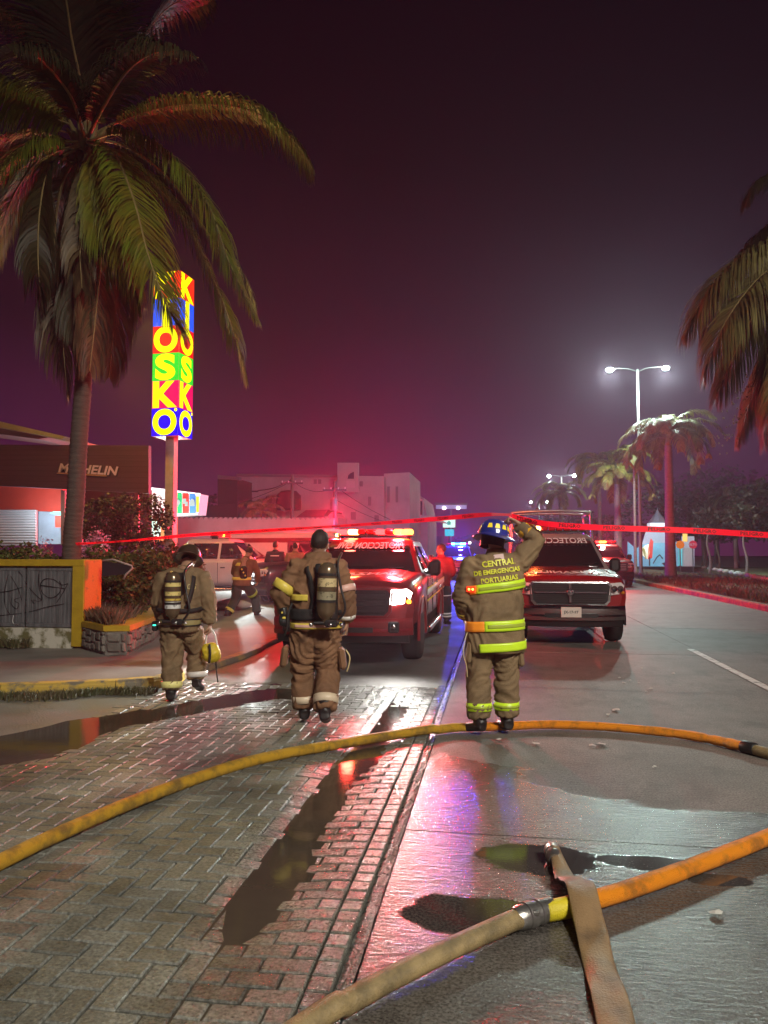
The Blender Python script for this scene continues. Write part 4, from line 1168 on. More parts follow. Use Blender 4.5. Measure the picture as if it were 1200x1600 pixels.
    if grille == 'cross':
        cr = MB()
        MB().box((0, -.035, .89), (gx * 2 * k - .04, .03, .035), bev=.008).build('crossbar', M_CHR, ga_); MB().box((0, -.036, .88), (.045, .034, .32), bev=.008).build('crossbar', M_CHR, ga_)
        for i in range(9):
            zz = gz0 + .04 + i * .034
            MB().box((0, -.022, zz), (gx * 2 * k - .08, .014, .008)).build('grille_slat', M_TRIM, ga_)
        em = MB().lathe([(.001, .03), (.05, .028), (.062, .01), (.058, 0)], 18, T3(0, -.05, .89) @ Rx(PI / 2)).build('emblem', M_CHR, ga_, True, 40)
        hn = MB()
        for s_ in (-1, 1): hn.tube([(s_ * .01, -.083, .91), (s_ * .04, -.085, .915), (s_ * .045, -.085, .88), (s_ * .025, -.085, .865)], [.010, .009, .007, .004], 6)
        hn.ell((0, -.085, .885), (.016, .01, .032))
        hn.build('emblem_relief', M_RIM, em, True)
        MB().box((0, -.045, .735 - .045), (.55, .02, .014), bev=.004).build('chrome_strip', M_CHR, ga_)
    else:
        for i in range(4): MB().box((0, -.03, gz0 + .05 + i * .08), (gx * 2 * k - .08, .02, .03), bev=.006).build('grille_slat', M_RIM if grille == 'bars' else M_TRIM, ga_)
    for s_ in (-1, 1):
        P = [(s_ * .66, .84), (s_ * .90, .86), (s_ * .945, 1.0), (s_ * .88, 1.05), (s_ * .68, 1.04)]
        def hp_(p, o): return (p[0] * k, -.015 + .16 * max(0, (abs(p[0]) - .62) / .33) ** 1.6 - o, p[1])
        hb = MB().rings([[hp_(p, -.12) for p in P], [hp_(p, .012) for p in P], [hp_((p[0] * .985 + s_ * .012, (p[1] - .94) * .86 + .94), .024) for p in P]])
        lit = head and head.get('side') in (s_, 0)
        hl = hb.build('headlight', emis('headlight_glow', (1, .98, .92), 16) if lit and head.get('whole') else M_LENS, root, True, 30)
        for i, (dx, rr) in enumerate(((.745, .05), (.86, .05))):
            if lit and head.get('whole'): continue
            if lit:
                MB().ell((s_ * dx * k, hp_((dx, 0), .03)[1], .95), (rr * 1.1, .02, rr * .95)).build('lamp_bulb', emis('headlamp_bulb', (1, .98, .92), 55), hl, True)
            else:
                MB().lathe([(.001, 0), (rr * .7, .012), (rr, .03)], 14, T3(s_ * dx * k, hp_((dx, 0), .045)[1], .95) @ Rx(PI / 2), False).build('reflector_bowl', M_CHR, hl, True)
        MB().box((s_ * .905 * k, .07, .885), (.055, .05, .05), Rz(s_ * R(35)), bev=.012).build('turn_signal', emis('amber_glow', (1, .35, .02), 9) if lit else M_AMB, hl)
    # bumper
    bp_m = {'chrome': M_CHR, 'black': M_TRIM, 'body': paint}[bumper]
    rs = []
    for i in range(21):
        x = (-1.0 + 2 * i / 20) * .955; yy = -.13 + .27 * abs(x) ** 3.6
        top = .66 if abs(x) > .42 else .655
        rs.append([(x * k, yy + .12, .665), (x * k, yy + .03, .67), (x * k, yy, .63), (x * k, yy + .005, .56), (x * k, yy + .02, .53), (x * k, yy - .005, .50), (x * k, yy + .02, .44), (x * k, yy + .14, .43)])
    bu = MB().rings(rs).build('bumper', bp_m, root, True, 35)
    rs = []
    for i in range(17):
        x = (-.9 + 1.8 * i / 16); yy = -.06 + .20 * abs(x) ** 3
        rs.append([(x * k, yy + .14, .46), (x * k, yy, .45), (x * k, yy + .03, .34), (x * k, yy + .14, .32)])
    MB().rings(rs).build('air_dam', M_TRIM, root, True, 35)
    rs = []
    for i in range(13):
        x = -.45 + .9 * i / 12; yy = -.133 + .22 * abs(x) ** 3.2
        rs.append([(x * k, yy + .04, .555), (x * k, yy - .006, .55), (x * k, yy - .006, .485), (x * k, yy + .04, .48)])
    MB().rings(rs).build('lower_intake', M_TRIM, bu)
    if fog:
        for s_ in (-1, 1):
            fg = MB().box((s_ * .72 * k, -.06, .555), (.15, .05, .15), Rz(s_ * R(12)), bev=.02).build('fog_recess', M_TRIM, bu)
            MB().lathe([(.001, .02), (.03, .018), (.042, 0)], 14, T3(s_ * .72 * k, -.092, .56) @ Rx(PI / 2)).build('fog_lamp', M_CHR, fg, True)
    if plate:
        pl = MB().box((.0, -.152, .575), (.32, .012, .165), bev=.004).build('number_plate', M_PLATE, root)
        for q, (s_, sz, zz) in enumerate((('JX-17-97', .062, .575), ('JALISCO', .024, .63))):
            if q == 1: continue
            text_obj(s_, M_INK, pl, T3(0, -.160, zz) @ Rx(PI / 2), 'plate_lettering', size=sz, off=.0015, res=1)
    if hood_text:
        s_, size, y0, mir = hood_text
        v, f = text_data(s_, size=size, mirror=mir, off=.004, res=2)
        mw = max(abs(p[0]) for p in v); q = .74 / mw
        bt = BVHTree.FromPolygons([tuple(x.co) for x in body.data.vertices], [tuple(x.vertices) for x in body.data.polygons])
        vv = []
        for p in v:
            h, n_, _, _ = bt.ray_cast(Vector((p[0] * q * k, y0 + p[1] * 2.6 + .05 * (p[0] * q) ** 2, 2)), Vector((0, 0, -1)))
            vv.append((h.x, h.y, h.z + .005) if h else (p[0] * q, y0, 1.3))
        rawmesh('hood_lettering', vv, f, M_WHL, body)
    MB().tube(catmull([(-.80 * k, .2, 1.135), (-.74 * k, .9, 1.225), (-.72 * k, 1.6, 1.262)], 4), .006, 5).build('hood_seam', M_INK, body)
    MB().tube(catmull([(.80 * k, .2, 1.135), (.74 * k, .9, 1.225), (.72 * k, 1.6, 1.262)], 4), .006, 5).build('hood_seam', M_INK, body)
    # light bar
    if bar:
        zr = zt + .075
        yb_ = B1[1] + .55
        lb = MB().box((0, yb_, zr + .05), (1.28 * k, .28, .035), bev=.01).build('light_bar', M_TRIM, root)
        for s_ in (-1, 1): MB().box((s_ * .58, yb_, zr + .015), (.05, .2, .05)).build('bar_foot', M_TRIM, lb)
        nmod = 8
        for i in range(nmod):
            x = (-.56 + 1.12 * i / (nmod - 1)) * k
            c = (barlit or {}).get(i)
            m_ = c if c else mat('red_bar_lens', (.35, .01, .01), .2, coat=.6)
            MB().box((x, yb_, zr + .115), (.150 * k, .26, .09), bev=.022).build('bar_module', m_, lb, True, 40)
    return root
# ------------------------------------------------------------------ vegetation
def leafmat(name, c, c2=None, isl=.35, rough=.55):
    m = mat(name, c, rough, nscale=2.0, namt=.4, island=isl, sub2=c2, subpos=(.35, .62)) if c2 else mat(name, c, rough, nscale=2.0, namt=.4, island=isl)
    return m
M_FROND = leafmat('coconut_leaflet', (0.105, 0.135, 0.008), (0.17, 0.125, 0.010))
M_FRONDD = leafmat('dry_leaflet', (0.095, 0.066, 0.030), (0.05, 0.032, 0.014))
M_FRONDK = leafmat('shaded_leaflet', (0.030, 0.028, 0.007), (0.030, 0.019, 0.007))  # fronds that get less light: the shade is put into the leaf colour
M_RACH = mat('frond_rachis', (0.26, 0.19, 0.07), 0.6, nscale=5, namt=.3)
M_BARK = mat('palm_bark', (0.10, 0.076, 0.062), 0.85, nscale=6, namt=.4, bump=1, bscale=22, stretch=(1, 1, 5))
M_BARK2 = mat('royal_palm_bark', (0.24, 0.20, 0.17), 0.75, nscale=4, namt=.3, bump=.5, bscale=20, stretch=(1, 1, 3))
M_FRF = leafmat('far_palm_leaflet', (0.20, 0.21, 0.045), (0.17, 0.12, 0.03))
M_FRH = leafmat('hanging_leaflet', (0.15, 0.13, 0.045), (0.10, 0.07, 0.025))

def frond(parent, P, leaf=.6, m=M_FROND, n=90, w=.031, droop=.55, r0=.030, spread=1.0, start=.14, seed=0, ragged=.12, dens=2.3):
    """one frond: rachis through the points P with paired hanging leaflets"""
    rnd = random.Random(seed)
    n = int(n * dens)
    if dens > 1.5: leaf *= 1.18
    C = catmull(P, 10)
    L_ = len(C) - 1
    rach = MB().tube(C, [r0 * (1 - .88 * i / L_) + .003 for i in range(L_ + 1)], 6, flat=.7)
    v, f = [], []
    up0 = Vector((0, 0, 1))
    for i in range(n):
        s = start + (1 - start) * (i + rnd.random() * .5) / n
        x = s * L_; a = min(L_ - 1, int(x)); p = C[a].lerp(C[a + 1], x - a); t = (C[a + 1] - C[a]).normalized()
        side = t.cross(up0)
        if side.length < .05: side = Vector((1, 0, 0))
        side.normalize(); nu = side.cross(t).normalized()
        prof = math.sin(PI * min(1, (s - start) / (1 - start) * .93 + .09)) ** .55
        for sg in (-1, 1):
            ln = leaf * prof * (1 + rnd.uniform(-ragged, ragged))
            if rnd.random() < ragged * .25: continue
            d = (side * sg * (.85 * spread) + t * (.45 + .5 * s) + nu * rnd.uniform(-.05, .25)).normalized()
            d = (d + Vector((rnd.uniform(-.06, .06), rnd.uniform(-.06, .06), rnd.uniform(-.06, .06)))).normalized()
            q = p.copy(); dd = d.copy(); k = 4
            wv = (t.cross(d)).cross(d); wv = t - d * t.dot(d)
            wv.normalize()
            pts = []
            for j in range(k + 1):
                ww = w * (.55, 1, .85, .55, .06)[j] * .5
                b_ = len(v)
                v.append(tuple(q - wv * ww)); v.append(tuple(q + wv * ww))
                if j: f.append((b_ - 2, b_ - 1, b_ + 1, b_))
                q = q + dd * (ln / k)
                dd = (dd + Vector((0, 0, -droop * (.7 + .6 * rnd.random()) * (.5 + .5 * j)))).normalized()
    o = rawmesh('frond', v, f, m, parent)
    rach.build('rachis', M_RACH, o, True)
    return o

def rings_trunk(P, r0, r1, n=16, ring=.09, amp=.006, base=1.0):
    C = catmull(P, 12); tot = sum((b - a).length for a, b in zip(C, C[1:])); N_ = int(tot / (ring / 3))
    out = []; rad = []
    for i in range(N_ + 1):
        x = i / N_ * (len(C) - 1); a = min(len(C) - 2, int(x)); out.append(C[a].lerp(C[a + 1], x - a))
        s = i / N_; rad.append((r0 + (r1 - r0) * s + (base - 1) * r0 * math.exp(-s * 14)) + amp * (1, -.6, -.4)[i % 3] * (1 + .3 * math.sin(i)))
    return MB().tube(out, rad, n)

# ---- the large coconut palm behind the yellow framed wall
d0 = 12.3
bigp = empty('coconut_palm', G(112, 1012, 0) * 0 + Vector((D(112, 880, d0).x, D(112, 880, d0).y, .35)), 0, 'tall coconut palm leaning beside the lit vertical sign', 'palm')
def loc_(p): return Vector(p) - bigp.location
tp = [D(112, 960, d0), D(112, 868, d0), D(118, 780, d0), D(124, 680, d0), D(133, 560, d0), D(142, 420, d0), D(140, 300, d0), D(136, 225, d0)]
rings_trunk([loc_(p) for p in tp], .150, .115, 20, .085, .006, 1.12).build('trunk', M_BARK, bigp, True)
cr = D(136, 222, d0)
def fr_px(pts, **kw):
    P = [loc_(D(x, y, d0 + dz)) for x, y, dz in pts]
    return frond(bigp, P, **kw)
sd_ = 11
specs = [
    (((136, 215, 0), (205, 182, .0), (290, 162, -.1), (390, 172, -.2), (450, 215, -.3), (490, 268, -.3)), dict(leaf=.78, n=120, droop=.9, m=M_FROND)),
    (((136, 222, -.1), (190, 208, -.4), (262, 240, -.7), (325, 320, -.9), (358, 410, -1), (408, 512, -1.1)), dict(leaf=.72, n=120, droop=.75, m=M_FROND)),
    (((136, 222, -.2), (175, 235, -.6), (208, 310, -1.0), (232, 400, -1.2), (262, 480, -1.3), (285, 520, -1.3)), dict(leaf=.80, n=110, droop=.35, m=M_FROND)),
    (((140, 222, .3), (200, 250, .6), (280, 330, .8), (335, 440, .8), (365, 520, .7), (386, 603, .7)), dict(leaf=.74, n=110, droop=.85, m=M_FROND)),
    (((136, 218, .4), (200, 230, .9), (270, 285, 1.3), (330, 370, 1.5), (380, 430, 1.5), (404, 500, 1.5)), dict(leaf=.66, n=90, droop=.9, m=M_FRONDK)),
    (((130, 215, 0), (85, 175, -.2), (30, 145, -.4), (-40, 130, -.6), (-110, 150, -.8)), dict(leaf=.8, n=100, droop=.9, m=M_FROND)),
    (((130, 222, -.1), (85, 222, -.5), (40, 232, -.9), (-10, 290, -1.2), (-40, 380, -1.4), (-50, 480, -1.4)), dict(leaf=.75, n=110, droop=.6, m=M_FROND)),
    (((132, 228, .2), (90, 245, .6), (40, 270, 1.0), (-5, 340, 1.2), (-20, 440, 1.2)), dict(leaf=.7, n=90, droop=.7, m=M_FROND)),
    (((134, 212, 0), (128, 140, -.2), (112, 60, -.5), (98, -20, -.9), (60, -90, -1.2)), dict(leaf=1.0, n=100, droop=.30, m=M_FRONDK, w=.04)),
    (((138, 212, .1), (145, 130, .3), (153, 40, .5), (165, -40, .6), (200, -100, .6)), dict(leaf=1.0, n=100, droop=.30, m=M_FRONDK, w=.04)),
    (((140, 214, .4), (175, 140, .9), (215, 70, 1.4), (265, 10, 1.8), (330, -10, 2)), dict(leaf=.95, n=100, droop=.5, m=M_FRONDK, w=.04)),
    (((132, 214, .4), (95, 130, .9), (55, 60, 1.4), (0, 10, 1.8), (-60, -10, 2)), dict(leaf=.95, n=100, droop=.5, m=M_FRONDK, w=.04)),
    (((138, 214, -.3), (160, 170, -1.0), (200, 110, -1.8), (250, 80, -2.4), (310, 90, -2.8)), dict(leaf=.7, n=90, droop=.7, m=M_FRONDK)),
    (((132, 214, -.3), (110, 150, -1.0), (60, 90, -1.8), (10, 70, -2.4)), dict(leaf=.7, n=80, droop=.7, m=M_FRONDK)),
    # hanging skirt of old fronds
    (((132, 235, 0), (112, 290, -.1), (100, 400, -.2), (98, 520, -.2), (106, 620, -.2)), dict(leaf=.85, n=100, droop=1.7, m=M_FRONDD, start=.12)),
    (((140, 235, -.1), (156, 300, -.3), (158, 390, -.4), (150, 490, -.4), (140, 580, -.4)), dict(leaf=.85, n=100, droop=1.7, m=M_FRONDD, start=.12)),
    (((132, 235, .2), (100, 280, .4), (85, 370, .4), (88, 480, .4), (94, 580, .4)), dict(leaf=.9, n=90, droop=1.6, m=M_FRONDD, start=.12)),
    (((140, 235, .2), (172, 300, .5), (182, 390, .5), (178, 500, .5), (170, 590, .5)), dict(leaf=.85, n=100, droop=1.5, m=M_FRONDK, start=.12)),
    (((138, 235, -.2), (128, 300, -.45), (118, 380, -.5), (116, 460, -.5), (120, 520, -.4)), dict(leaf=.7, n=90, droop=1.8, m=M_FRONDK, start=.15)),
    (((138, 230, -.2), (165, 270, -.5), (188, 350, -.8), (205, 430, -.9), (215, 490, -.9)), dict(leaf=.68, n=100, droop=.9, m=M_FROND, start=.12)),
    (((138, 230, -.3), (150, 290, -.7), (160, 360, -.9), (172, 440, -.9)), dict(leaf=.6, n=80, droop=1.2, m=M_FROND, start=.15)),
    (((136, 230, -.3), (130, 300, -.7), (125, 380, -.9), (128, 450, -.9)), dict(leaf=.5, n=70, droop=1.2, m=M_FRONDD, start=.2)),
    (((132, 228, -.1), (80, 260, -.4), (62, 330, -.6), (60, 420, -.7), (68, 490, -.7)), dict(leaf=.6, n=90, droop=1.3, m=M_FRONDK, start=.15)),
    (((130, 226, 0), (60, 250, -.2), (10, 330, -.3), (-10, 430, -.4)), dict(leaf=.7, n=100, droop=.9, m=M_FROND, start=.15)),
    (((130, 226, .5), (70, 215, 1.0), (10, 240, 1.4), (-40, 300, 1.6)), dict(leaf=.75, n=90, droop=.8, m=M_FRONDK, start=.15)),
]
for i, (P, kw) in enumerate(specs): fr_px(P, seed=i, **kw)
# leaf bases, flower stalks and small nuts round the crown
for i in range(9):
    a = i * 2.4; r_ = .10
    c = loc_(cr)
    MB().tube([c + Vector((r_ * math.cos(a), r_ * math.sin(a), -.28)), c + Vector((.17 * math.cos(a), .17 * math.sin(a), -.02)), c + Vector((.32 * math.cos(a), .32 * math.sin(a), .22))], [.05, .055, .02], 8).build('leaf_base', M_RACH, bigp, True)
for i in range(7):
    a = i * .9 + .3
    c = loc_(cr)
    MB().ell(c + Vector((.24 * math.cos(a), .24 * math.sin(a), -.25 - .05 * (i % 3))), (.075, .075, .095)).build('coconut', mat('coconut_husk', (.07, .055, .02), .6, nscale=6, namt=.4), bigp, True)
for i in range(6):
    a = i * 1.05; c = loc_(cr)
    MB().tube(catmull([c, c + Vector((.25 * math.cos(a), .25 * math.sin(a), .15)), c + Vector((.5 * math.cos(a), .5 * math.sin(a), .22 + .1 * math.sin(i)))], 4), [.012] * 8 + [.004], 6).build('flower_stalk', M_RACH, bigp, True)

# ---- palms of the median
def royal(px, py_base, d, hgt, crown_r, nf, label, lean=0, tr=.20, m=M_FRF, seed=0, droop=.5, leaf=.55, zb=.12, name='palm_tree', group='palms along the median', up=.9):
    b = D(px, py_base, d); b.z = zb
    root = empty(name, b, 0, label, 'palm', group)
    top = Vector((lean, 0, hgt))
    MB_ = rings_trunk([(0, 0, -.2), (lean * .1, 0, hgt * .3), (lean * .6, 0, hgt * .7), tuple(top)], tr, tr * .62, 14, .22, .004, 1.35)
    MB_.build('trunk', M_BARK2, root, True)
    MB().tube([top + Vector((0, 0, -.1)), top + Vector((0, 0, .5))], [tr * .62, tr * .35], 10).build('crown_shaft', M_FRF, root, True)
    rnd = random.Random(seed)
    for i in range(nf):
        a = 2 * PI * i / nf * 2.618 + rnd.random() * .4; e_ = up * (1 - i / nf * 1.25) + rnd.uniform(-.1, .1)
        c = top + Vector((0, 0, .35)); L_ = crown_r * rnd.uniform(.85, 1.1)
        h = Vector((math.cos(a), math.sin(a), 0))
        P = [c]; el = e_ + .35; p = c.copy()
        for k in range(5):
            p = p + (h * math.cos(el) + Vector((0, 0, math.sin(el)))) * L_ / 5; P.append(p.copy()); el -= .42 + .12 * rnd.random()
        frond(root, P, leaf=leaf, m=m, n=54, dens=1.0, w=.070, droop=droop, r0=.03, seed=seed * 50 + i, ragged=.25)
    return root
royal(1048, 890, 40, 7.0, 3.3, 26, 'tallest median palm with thick pale trunk, right of the double lamp post', tr=.30, seed=1, leaf=.7)
royal(966, 880, 52, 6.0, 3.2, 22, 'median palm with bushy crown directly left of the double lamp post', tr=.30, seed=2, leaf=.7)
royal(938, 875, 70, 9.0, 3.8, 18, 'thin trunked median palm behind the bushy one', tr=.22, seed=3, leaf=.8)
royal(876, 868, 90, 7.8, 4.2, 18, 'farthest median palm, beyond the second lamp post', tr=.24, seed=4, leaf=.9)
royal(993, 885, 47, 7.0, 1.9, 11, 'small yellowish palm crown touching the lamp post', tr=.10, seed=5, leaf=.5, m=leafmat('yellow_palm_leaflet', (0.13, 0.13, 0.02)), group=None)
royal(1150, 880, 60, 5.2, 2.8, 12, 'dark palm at the back of the median by the white stones', tr=.16, seed=6, m=M_FRONDK, group=None)
# small palm in front of the white building
royal(408, 870, 46, 3.3, 2.1, 11, 'short palm before the scalloped white wall', tr=.12, seed=8, group=None, m=leafmat('pale_palm_leaflet', (0.26, 0.20, 0.09)), up=1.3)

# ---- palm leaning in from the right edge
dr = 13.0
rp_ = D(1330, 900, dr); rp_.z = .15
rpalm = empty('coconut_palm', rp_, 0, 'coconut palm at the right edge, only its hanging fronds in view', 'palm')
cR = D(1285, 330, dr) - rp_
rings_trunk([(0, 0, -.2), cR * .4 + Vector((.2, 0, 0)), cR * .8, tuple(cR)], .17, .12, 14, .09, .006).build('trunk', M_BARK, rpalm, True)
for i, (P, kw) in enumerate([
    (((1285, 325, 0), (1235, 365, -.3), (1170, 395, -.5), (1110, 450, -.6), (1068, 530, -.6)), dict(leaf=1.0, n=120, droop=.9, m=M_FRH)),
    (((1285, 330, 0), (1235, 410, -.5), (1185, 480, -.8), (1145, 560, -.9), (1120, 620, -.9)), dict(leaf=.9, n=110, droop=1.0, m=M_FRONDK)),
    (((1285, 335, .2), (1240, 450, .4), (1200, 550, .5), (1175, 620, .5), (1160, 680, .5)), dict(leaf=.8, n=120, droop=1.3, m=M_FRH)),
    (((1285, 335, .5), (1250, 470, .8), (1225, 560, .9), (1205, 640, .9), (1195, 690, .9)), dict(leaf=.8, n=120, droop=1.3, m=M_FRH)),
    (((1285, 325, .5), (1225, 340, .8), (1165, 390, .9), (1120, 460, .9), (1095, 540, .9)), dict(leaf=.9, n=110, droop=1.1, m=M_FRONDK)),
    (((1285, 320, 0), (1250, 285, -.3), (1210, 275, -.5), (1180, 290, -.5), (1165, 320, -.5)), dict(leaf=.5, n=80, droop=.9, m=M_FRONDK)),
    (((1285, 330, -.2), (1260, 420, -.8), (1230, 520, -1.2), (1210, 600, -1.3), (1195, 680, -1.3)), dict(leaf=.8, n=110, droop=1.1, m=M_FRONDK)),
    (((1285, 325, -.3), (1240, 390, -.8), (1180, 440, -1.2), (1130, 510, -1.4), (1100, 590, -1.4)), dict(leaf=.9, n=110, droop=1.2, m=M_FRH)),
    (((1285, 335, .1), (1255, 430, .2), (1215, 520, .3), (1180, 600, .3), (1150, 700, .3)), dict(leaf=.8, n=110, droop=1.4, m=M_FRH)),
    (((1285, 335, -.6), (1270, 440, -1.2), (1250, 520, -1.6), (1225, 600, -1.8), (1200, 660, -1.8)), dict(leaf=.8, n=110, droop=1.2, m=M_FRH)),
    (((1285, 320, 0), (1300, 240, 0), (1330, 150, 0), (1390, 80, 0)), dict(leaf=.8, n=60, droop=.5, m=M_FRONDK)),
    (((1285, 330, 0), (1350, 340, 0), (1420, 400, 0), (1450, 500, 0)), dict(leaf=.8, n=60, droop=.8, m=M_FRONDK)),
]):
    frond(rpalm, [D(x, y, dr + z) - rp_ for x, y, z in P], seed=100 + i, **kw)
rn = random.Random(5)
sdm = MB()
for i in range(60):
    t = rn.random(); p = D(1170 + rn.gauss(0, 7) - 40 * t, 600 + 90 * t + rn.gauss(0, 14), dr - .5) - rp_
    sdm.ell(p, (.014, .014, .018), None, 6, 4)
so = sdm.build('light_specks', mat('pale_specks', (.22, .2, .15), .5), rpalm, True); so['kind'] = 'stuff'  # small beads standing in for white specks of light between the fronds

# ---- leaf clouds
def leaf_cloud(vols, n, size, seed, shell=.55):
    """small leaf faces spread through ellipsoids [(centre, radii)]"""
    rnd = random.Random(seed); v = []; f = []
    wts = [r[0] * r[1] * r[2] for _, r in vols]
    for i in range(n):
        c, r = rnd.choices(vols, wts)[0]
        d = Vector((rnd.gauss(0, 1), rnd.gauss(0, 1), rnd.gauss(0, 1))).normalized() * (shell + (1 - shell) * rnd.random())
        p = Vector((c[0] + d.x * r[0], c[1] + d.y * r[1], c[2] + d.z * r[2]))
        if noise.noise(p * 1.9 / max(.5, r[2])) < -.18: continue
        a = Vector((rnd.gauss(0, 1), rnd.gauss(0, 1), rnd.gauss(0, .6))).normalized(); b = a.cross(Vector((rnd.gauss(0, 1), rnd.gauss(0, 1), rnd.gauss(0, 1)))).normalized()
        s = size * rnd.uniform(.6, 1.3); k = len(v)
        v += [tuple(p - a * s * .5), tuple(p + b * s * .28), tuple(p + a * s * .5), tuple(p - b * s * .28)]; f.append((k, k + 1, k + 2, k + 3))
    return v, f
def tree(name, label, base, trunk_h, tr, vols, n, size, m, seed, group=None, cat='tree', limbs=4):
    root = empty(name, base, 0, label, cat, group)
    rnd = random.Random(seed)
    tm = MB().tube(catmull([(0, 0, -.1), (.04, 0, trunk_h * .4), (-.03, .02, trunk_h * .8), (0, 0, trunk_h)], 4), [tr * (1.25 - .06 * i) for i in range(13)], 10)
    for i in range(limbs):
        c, r = vols[i % len(vols)]
        tm.tube(catmull([(0, 0, trunk_h * (.6 + .1 * (i % 3))), (c[0] * .4 + rnd.uniform(-.1, .1), c[1] * .4, (trunk_h + c[2]) / 2), (c[0] + rnd.uniform(-.3, .3) * r[0], c[1] + rnd.uniform(-.3, .3) * r[1], c[2] + r[2] * .5)], 4), [tr * .5 * (1 - .09 * q) for q in range(9)], 6)
    tm.build('trunk', M_BARK, root, True)
    v, f = leaf_cloud(vols, n, size, seed); rawmesh('crown', v, f, m, root)
    return root
M_HEDGE = leafmat('hedge_leaf', (0.075, 0.095, 0.018), (0.06, 0.045, 0.012))
M_HEDGE2 = leafmat('tree_leaf', (0.034, 0.036, 0.012), (0.030, 0.022, 0.010))
M_HEDGER = leafmat('red_lit_shrub_leaf', (0.20, 0.05, 0.02), (0.08, 0.07, 0.015))  # red beacon light on green leaves, put into the leaf colour
# ------------------------------------------------------------------ placing by ray on a wall plane y = Y
def V(px, py, Y):
    r = ray(px, py); t = Y / r.y; return CO + r * t
def px_panel(name, pts, Y, th, m, parent, off=Vector((0, 0, 0)), world=None):
    o0 = world if world is not None else Vector((0, 0, 0))
    P = [V(x, y, Y) - o0 + off for x, y in pts]
    n = len(P)
    mb = MB().add([tuple(p) for p in P] + [tuple(p + Vector((0, th, 0))) for p in P], [tuple(range(n)), tuple(range(n, 2 * n))[::-1]] + [(i, (i + 1) % n, n + (i + 1) % n, n + i) for i in range(n)])
    return mb.build(name, m, parent)
def rect(x0, y0, x1, y1): return [(x0, y1), (x1, y1), (x1, y0), (x0, y0)]

# ------------------------------------------------------------------ the walled cabinet at the left
M_YPAINT = mat('yellow_wall_paint', (0.50, 0.32, 0.012), 0.65, nscale=5, namt=.25, bump=.4, bscale=30)
M_LITPAINT = mat('red_lit_wall_paint', (0.62, 0.20, 0.02), 0.65, nscale=6, sub2=(0.25, 0.17, 0.03), subpos=(.30, .42), namt=.15, bump=.5, bscale=30)  # yellow paint with the beacons' red light put into its colour, plus worn patches
M_PLASTER = mat('peeling_plaster', (0.55, 0.52, 0.44), 0.8, nscale=5, sub2=(0.14, 0.13, 0.05), subpos=(.42, .55), bump=.6, bscale=25, namt=.1)
M_DOOR = mat('grey_door_paint', (0.17, 0.175, 0.185), 0.5, nscale=7, sub2=(0.06, 0.065, 0.07), subpos=(.3, .7), bump=.3, bscale=30, namt=.2, stretch=(2, 2, .35))
M_GRAF = mat('black_spray_paint', (0.012, 0.012, 0.014), 0.5)
YW = 10.78
xr = V(130, 950, YW).x; zt_ = 1.43
wl_ = empty('cabinet_wall', (xr, YW, SZ), 0, 'low yellow framed masonry enclosure with grey metal doors sprayed with graffiti', 'wall')
def wx(px): return V(px, 940, YW).x - xr
dx0, dx1 = wx(112), wx(36); zd0, zd1 = .27, 1.20; TH = .52
H_ = zt_ - SZ
MB().box((-2.0, TH / 2, (zd1 + H_) / 2), (4.0, TH, H_ - zd1), bev=.01).build('top_beam', M_YPAINT, wl_)
MB().box((dx0 / 2, TH / 2 - .001, zd1 / 2), (-dx0, TH - .002, zd1), bev=.006).build('corner_pillar', M_YPAINT, wl_)
MB().add([(.004, .03, .005), (.004, TH, .005), (.004, TH, H_ - .01), (.004, .03, H_ - .01), (-.02, .03, .005), (-.02, TH, .005), (-.02, TH, H_ - .01), (-.02, .03, H_ - .01)], [(0, 1, 2, 3), (4, 5, 6, 7), (0, 1, 5, 4), (1, 2, 6, 5), (2, 3, 7, 6), (3, 0, 4, 7)]).build('side_face', M_LITPAINT, wl_)
MB().box(((dx0 - 4) / 2, TH / 2, zd0 / 2 - .02), (4 + dx0, TH - .04, zd0 + .04)).build('plinth', M_PLASTER, wl_)
MB().box((-2.2, TH - .03, zd1 / 2), (3.6, .05, zd1)).build('back_wall', M_PLASTER, wl_)
def door(x0, x1):
    w = x1 - x0; hh = zd1 - zd0 - .02; cx = (x0 + x1) / 2; cz = (zd0 + zd1) / 2
    o = MB().box((cx, .085, cz), (w - .01, .02, hh)).build('door', M_DOOR, wl_)
    for a, b, c, d in ((cx, zd0 + .035, w - .012, .05), (cx, zd1 - .045, w - .012, .05)): MB().box((a, .068, b), (c, .02, d), bev=.003).build('frame_bar', M_DOOR, o)
    for a in (x0 + .025, x1 - .025): MB().box((a, .066, cz), (.04, .02, hh - .12), bev=.003).build('frame_bar', M_DOOR, o)
    nr = int(w / .07)
    for i in range(nr): MB().box((x0 + .06 + (w - .12) * (i + .5) / nr, .073, cz), (.022, .012, hh - .13), bev=.003).build('rib', M_DOOR, o)
    return o
dR = door(dx1 + .012, dx0 - .006); dL = door(dx1 - .72, dx1 - .012); dK = door(dx1 - 1.46, dx1 - .745)
def spray(pts, w=.009, par=dR, m=M_GRAF):
    C = catmull([(wx(x), .058, V(x, y, YW).z - SZ) for x, y in pts], 5)
    v = []; f = []
    for i, p in enumerate(C):
        t = (C[min(i + 1, len(C) - 1)] - C[max(i - 1, 0)]).normalized(); s_ = Vector((-t.z, 0, t.x)) * (w * (.7 + .5 * noise.noise(p * 9)))
        v += [tuple(p - s_), tuple(p + s_)]
    f = [(2 * i, 2 * i + 1, 2 * i + 3, 2 * i + 2) for i in range(len(C) - 1)]
    rawmesh('graffiti', v, f, m, par)
spray([(102, 912), (92, 914), (80, 906), (66, 905), (59, 914), (62, 926), (72, 934), (82, 933), (90, 925), (92, 915), (88, 908)])
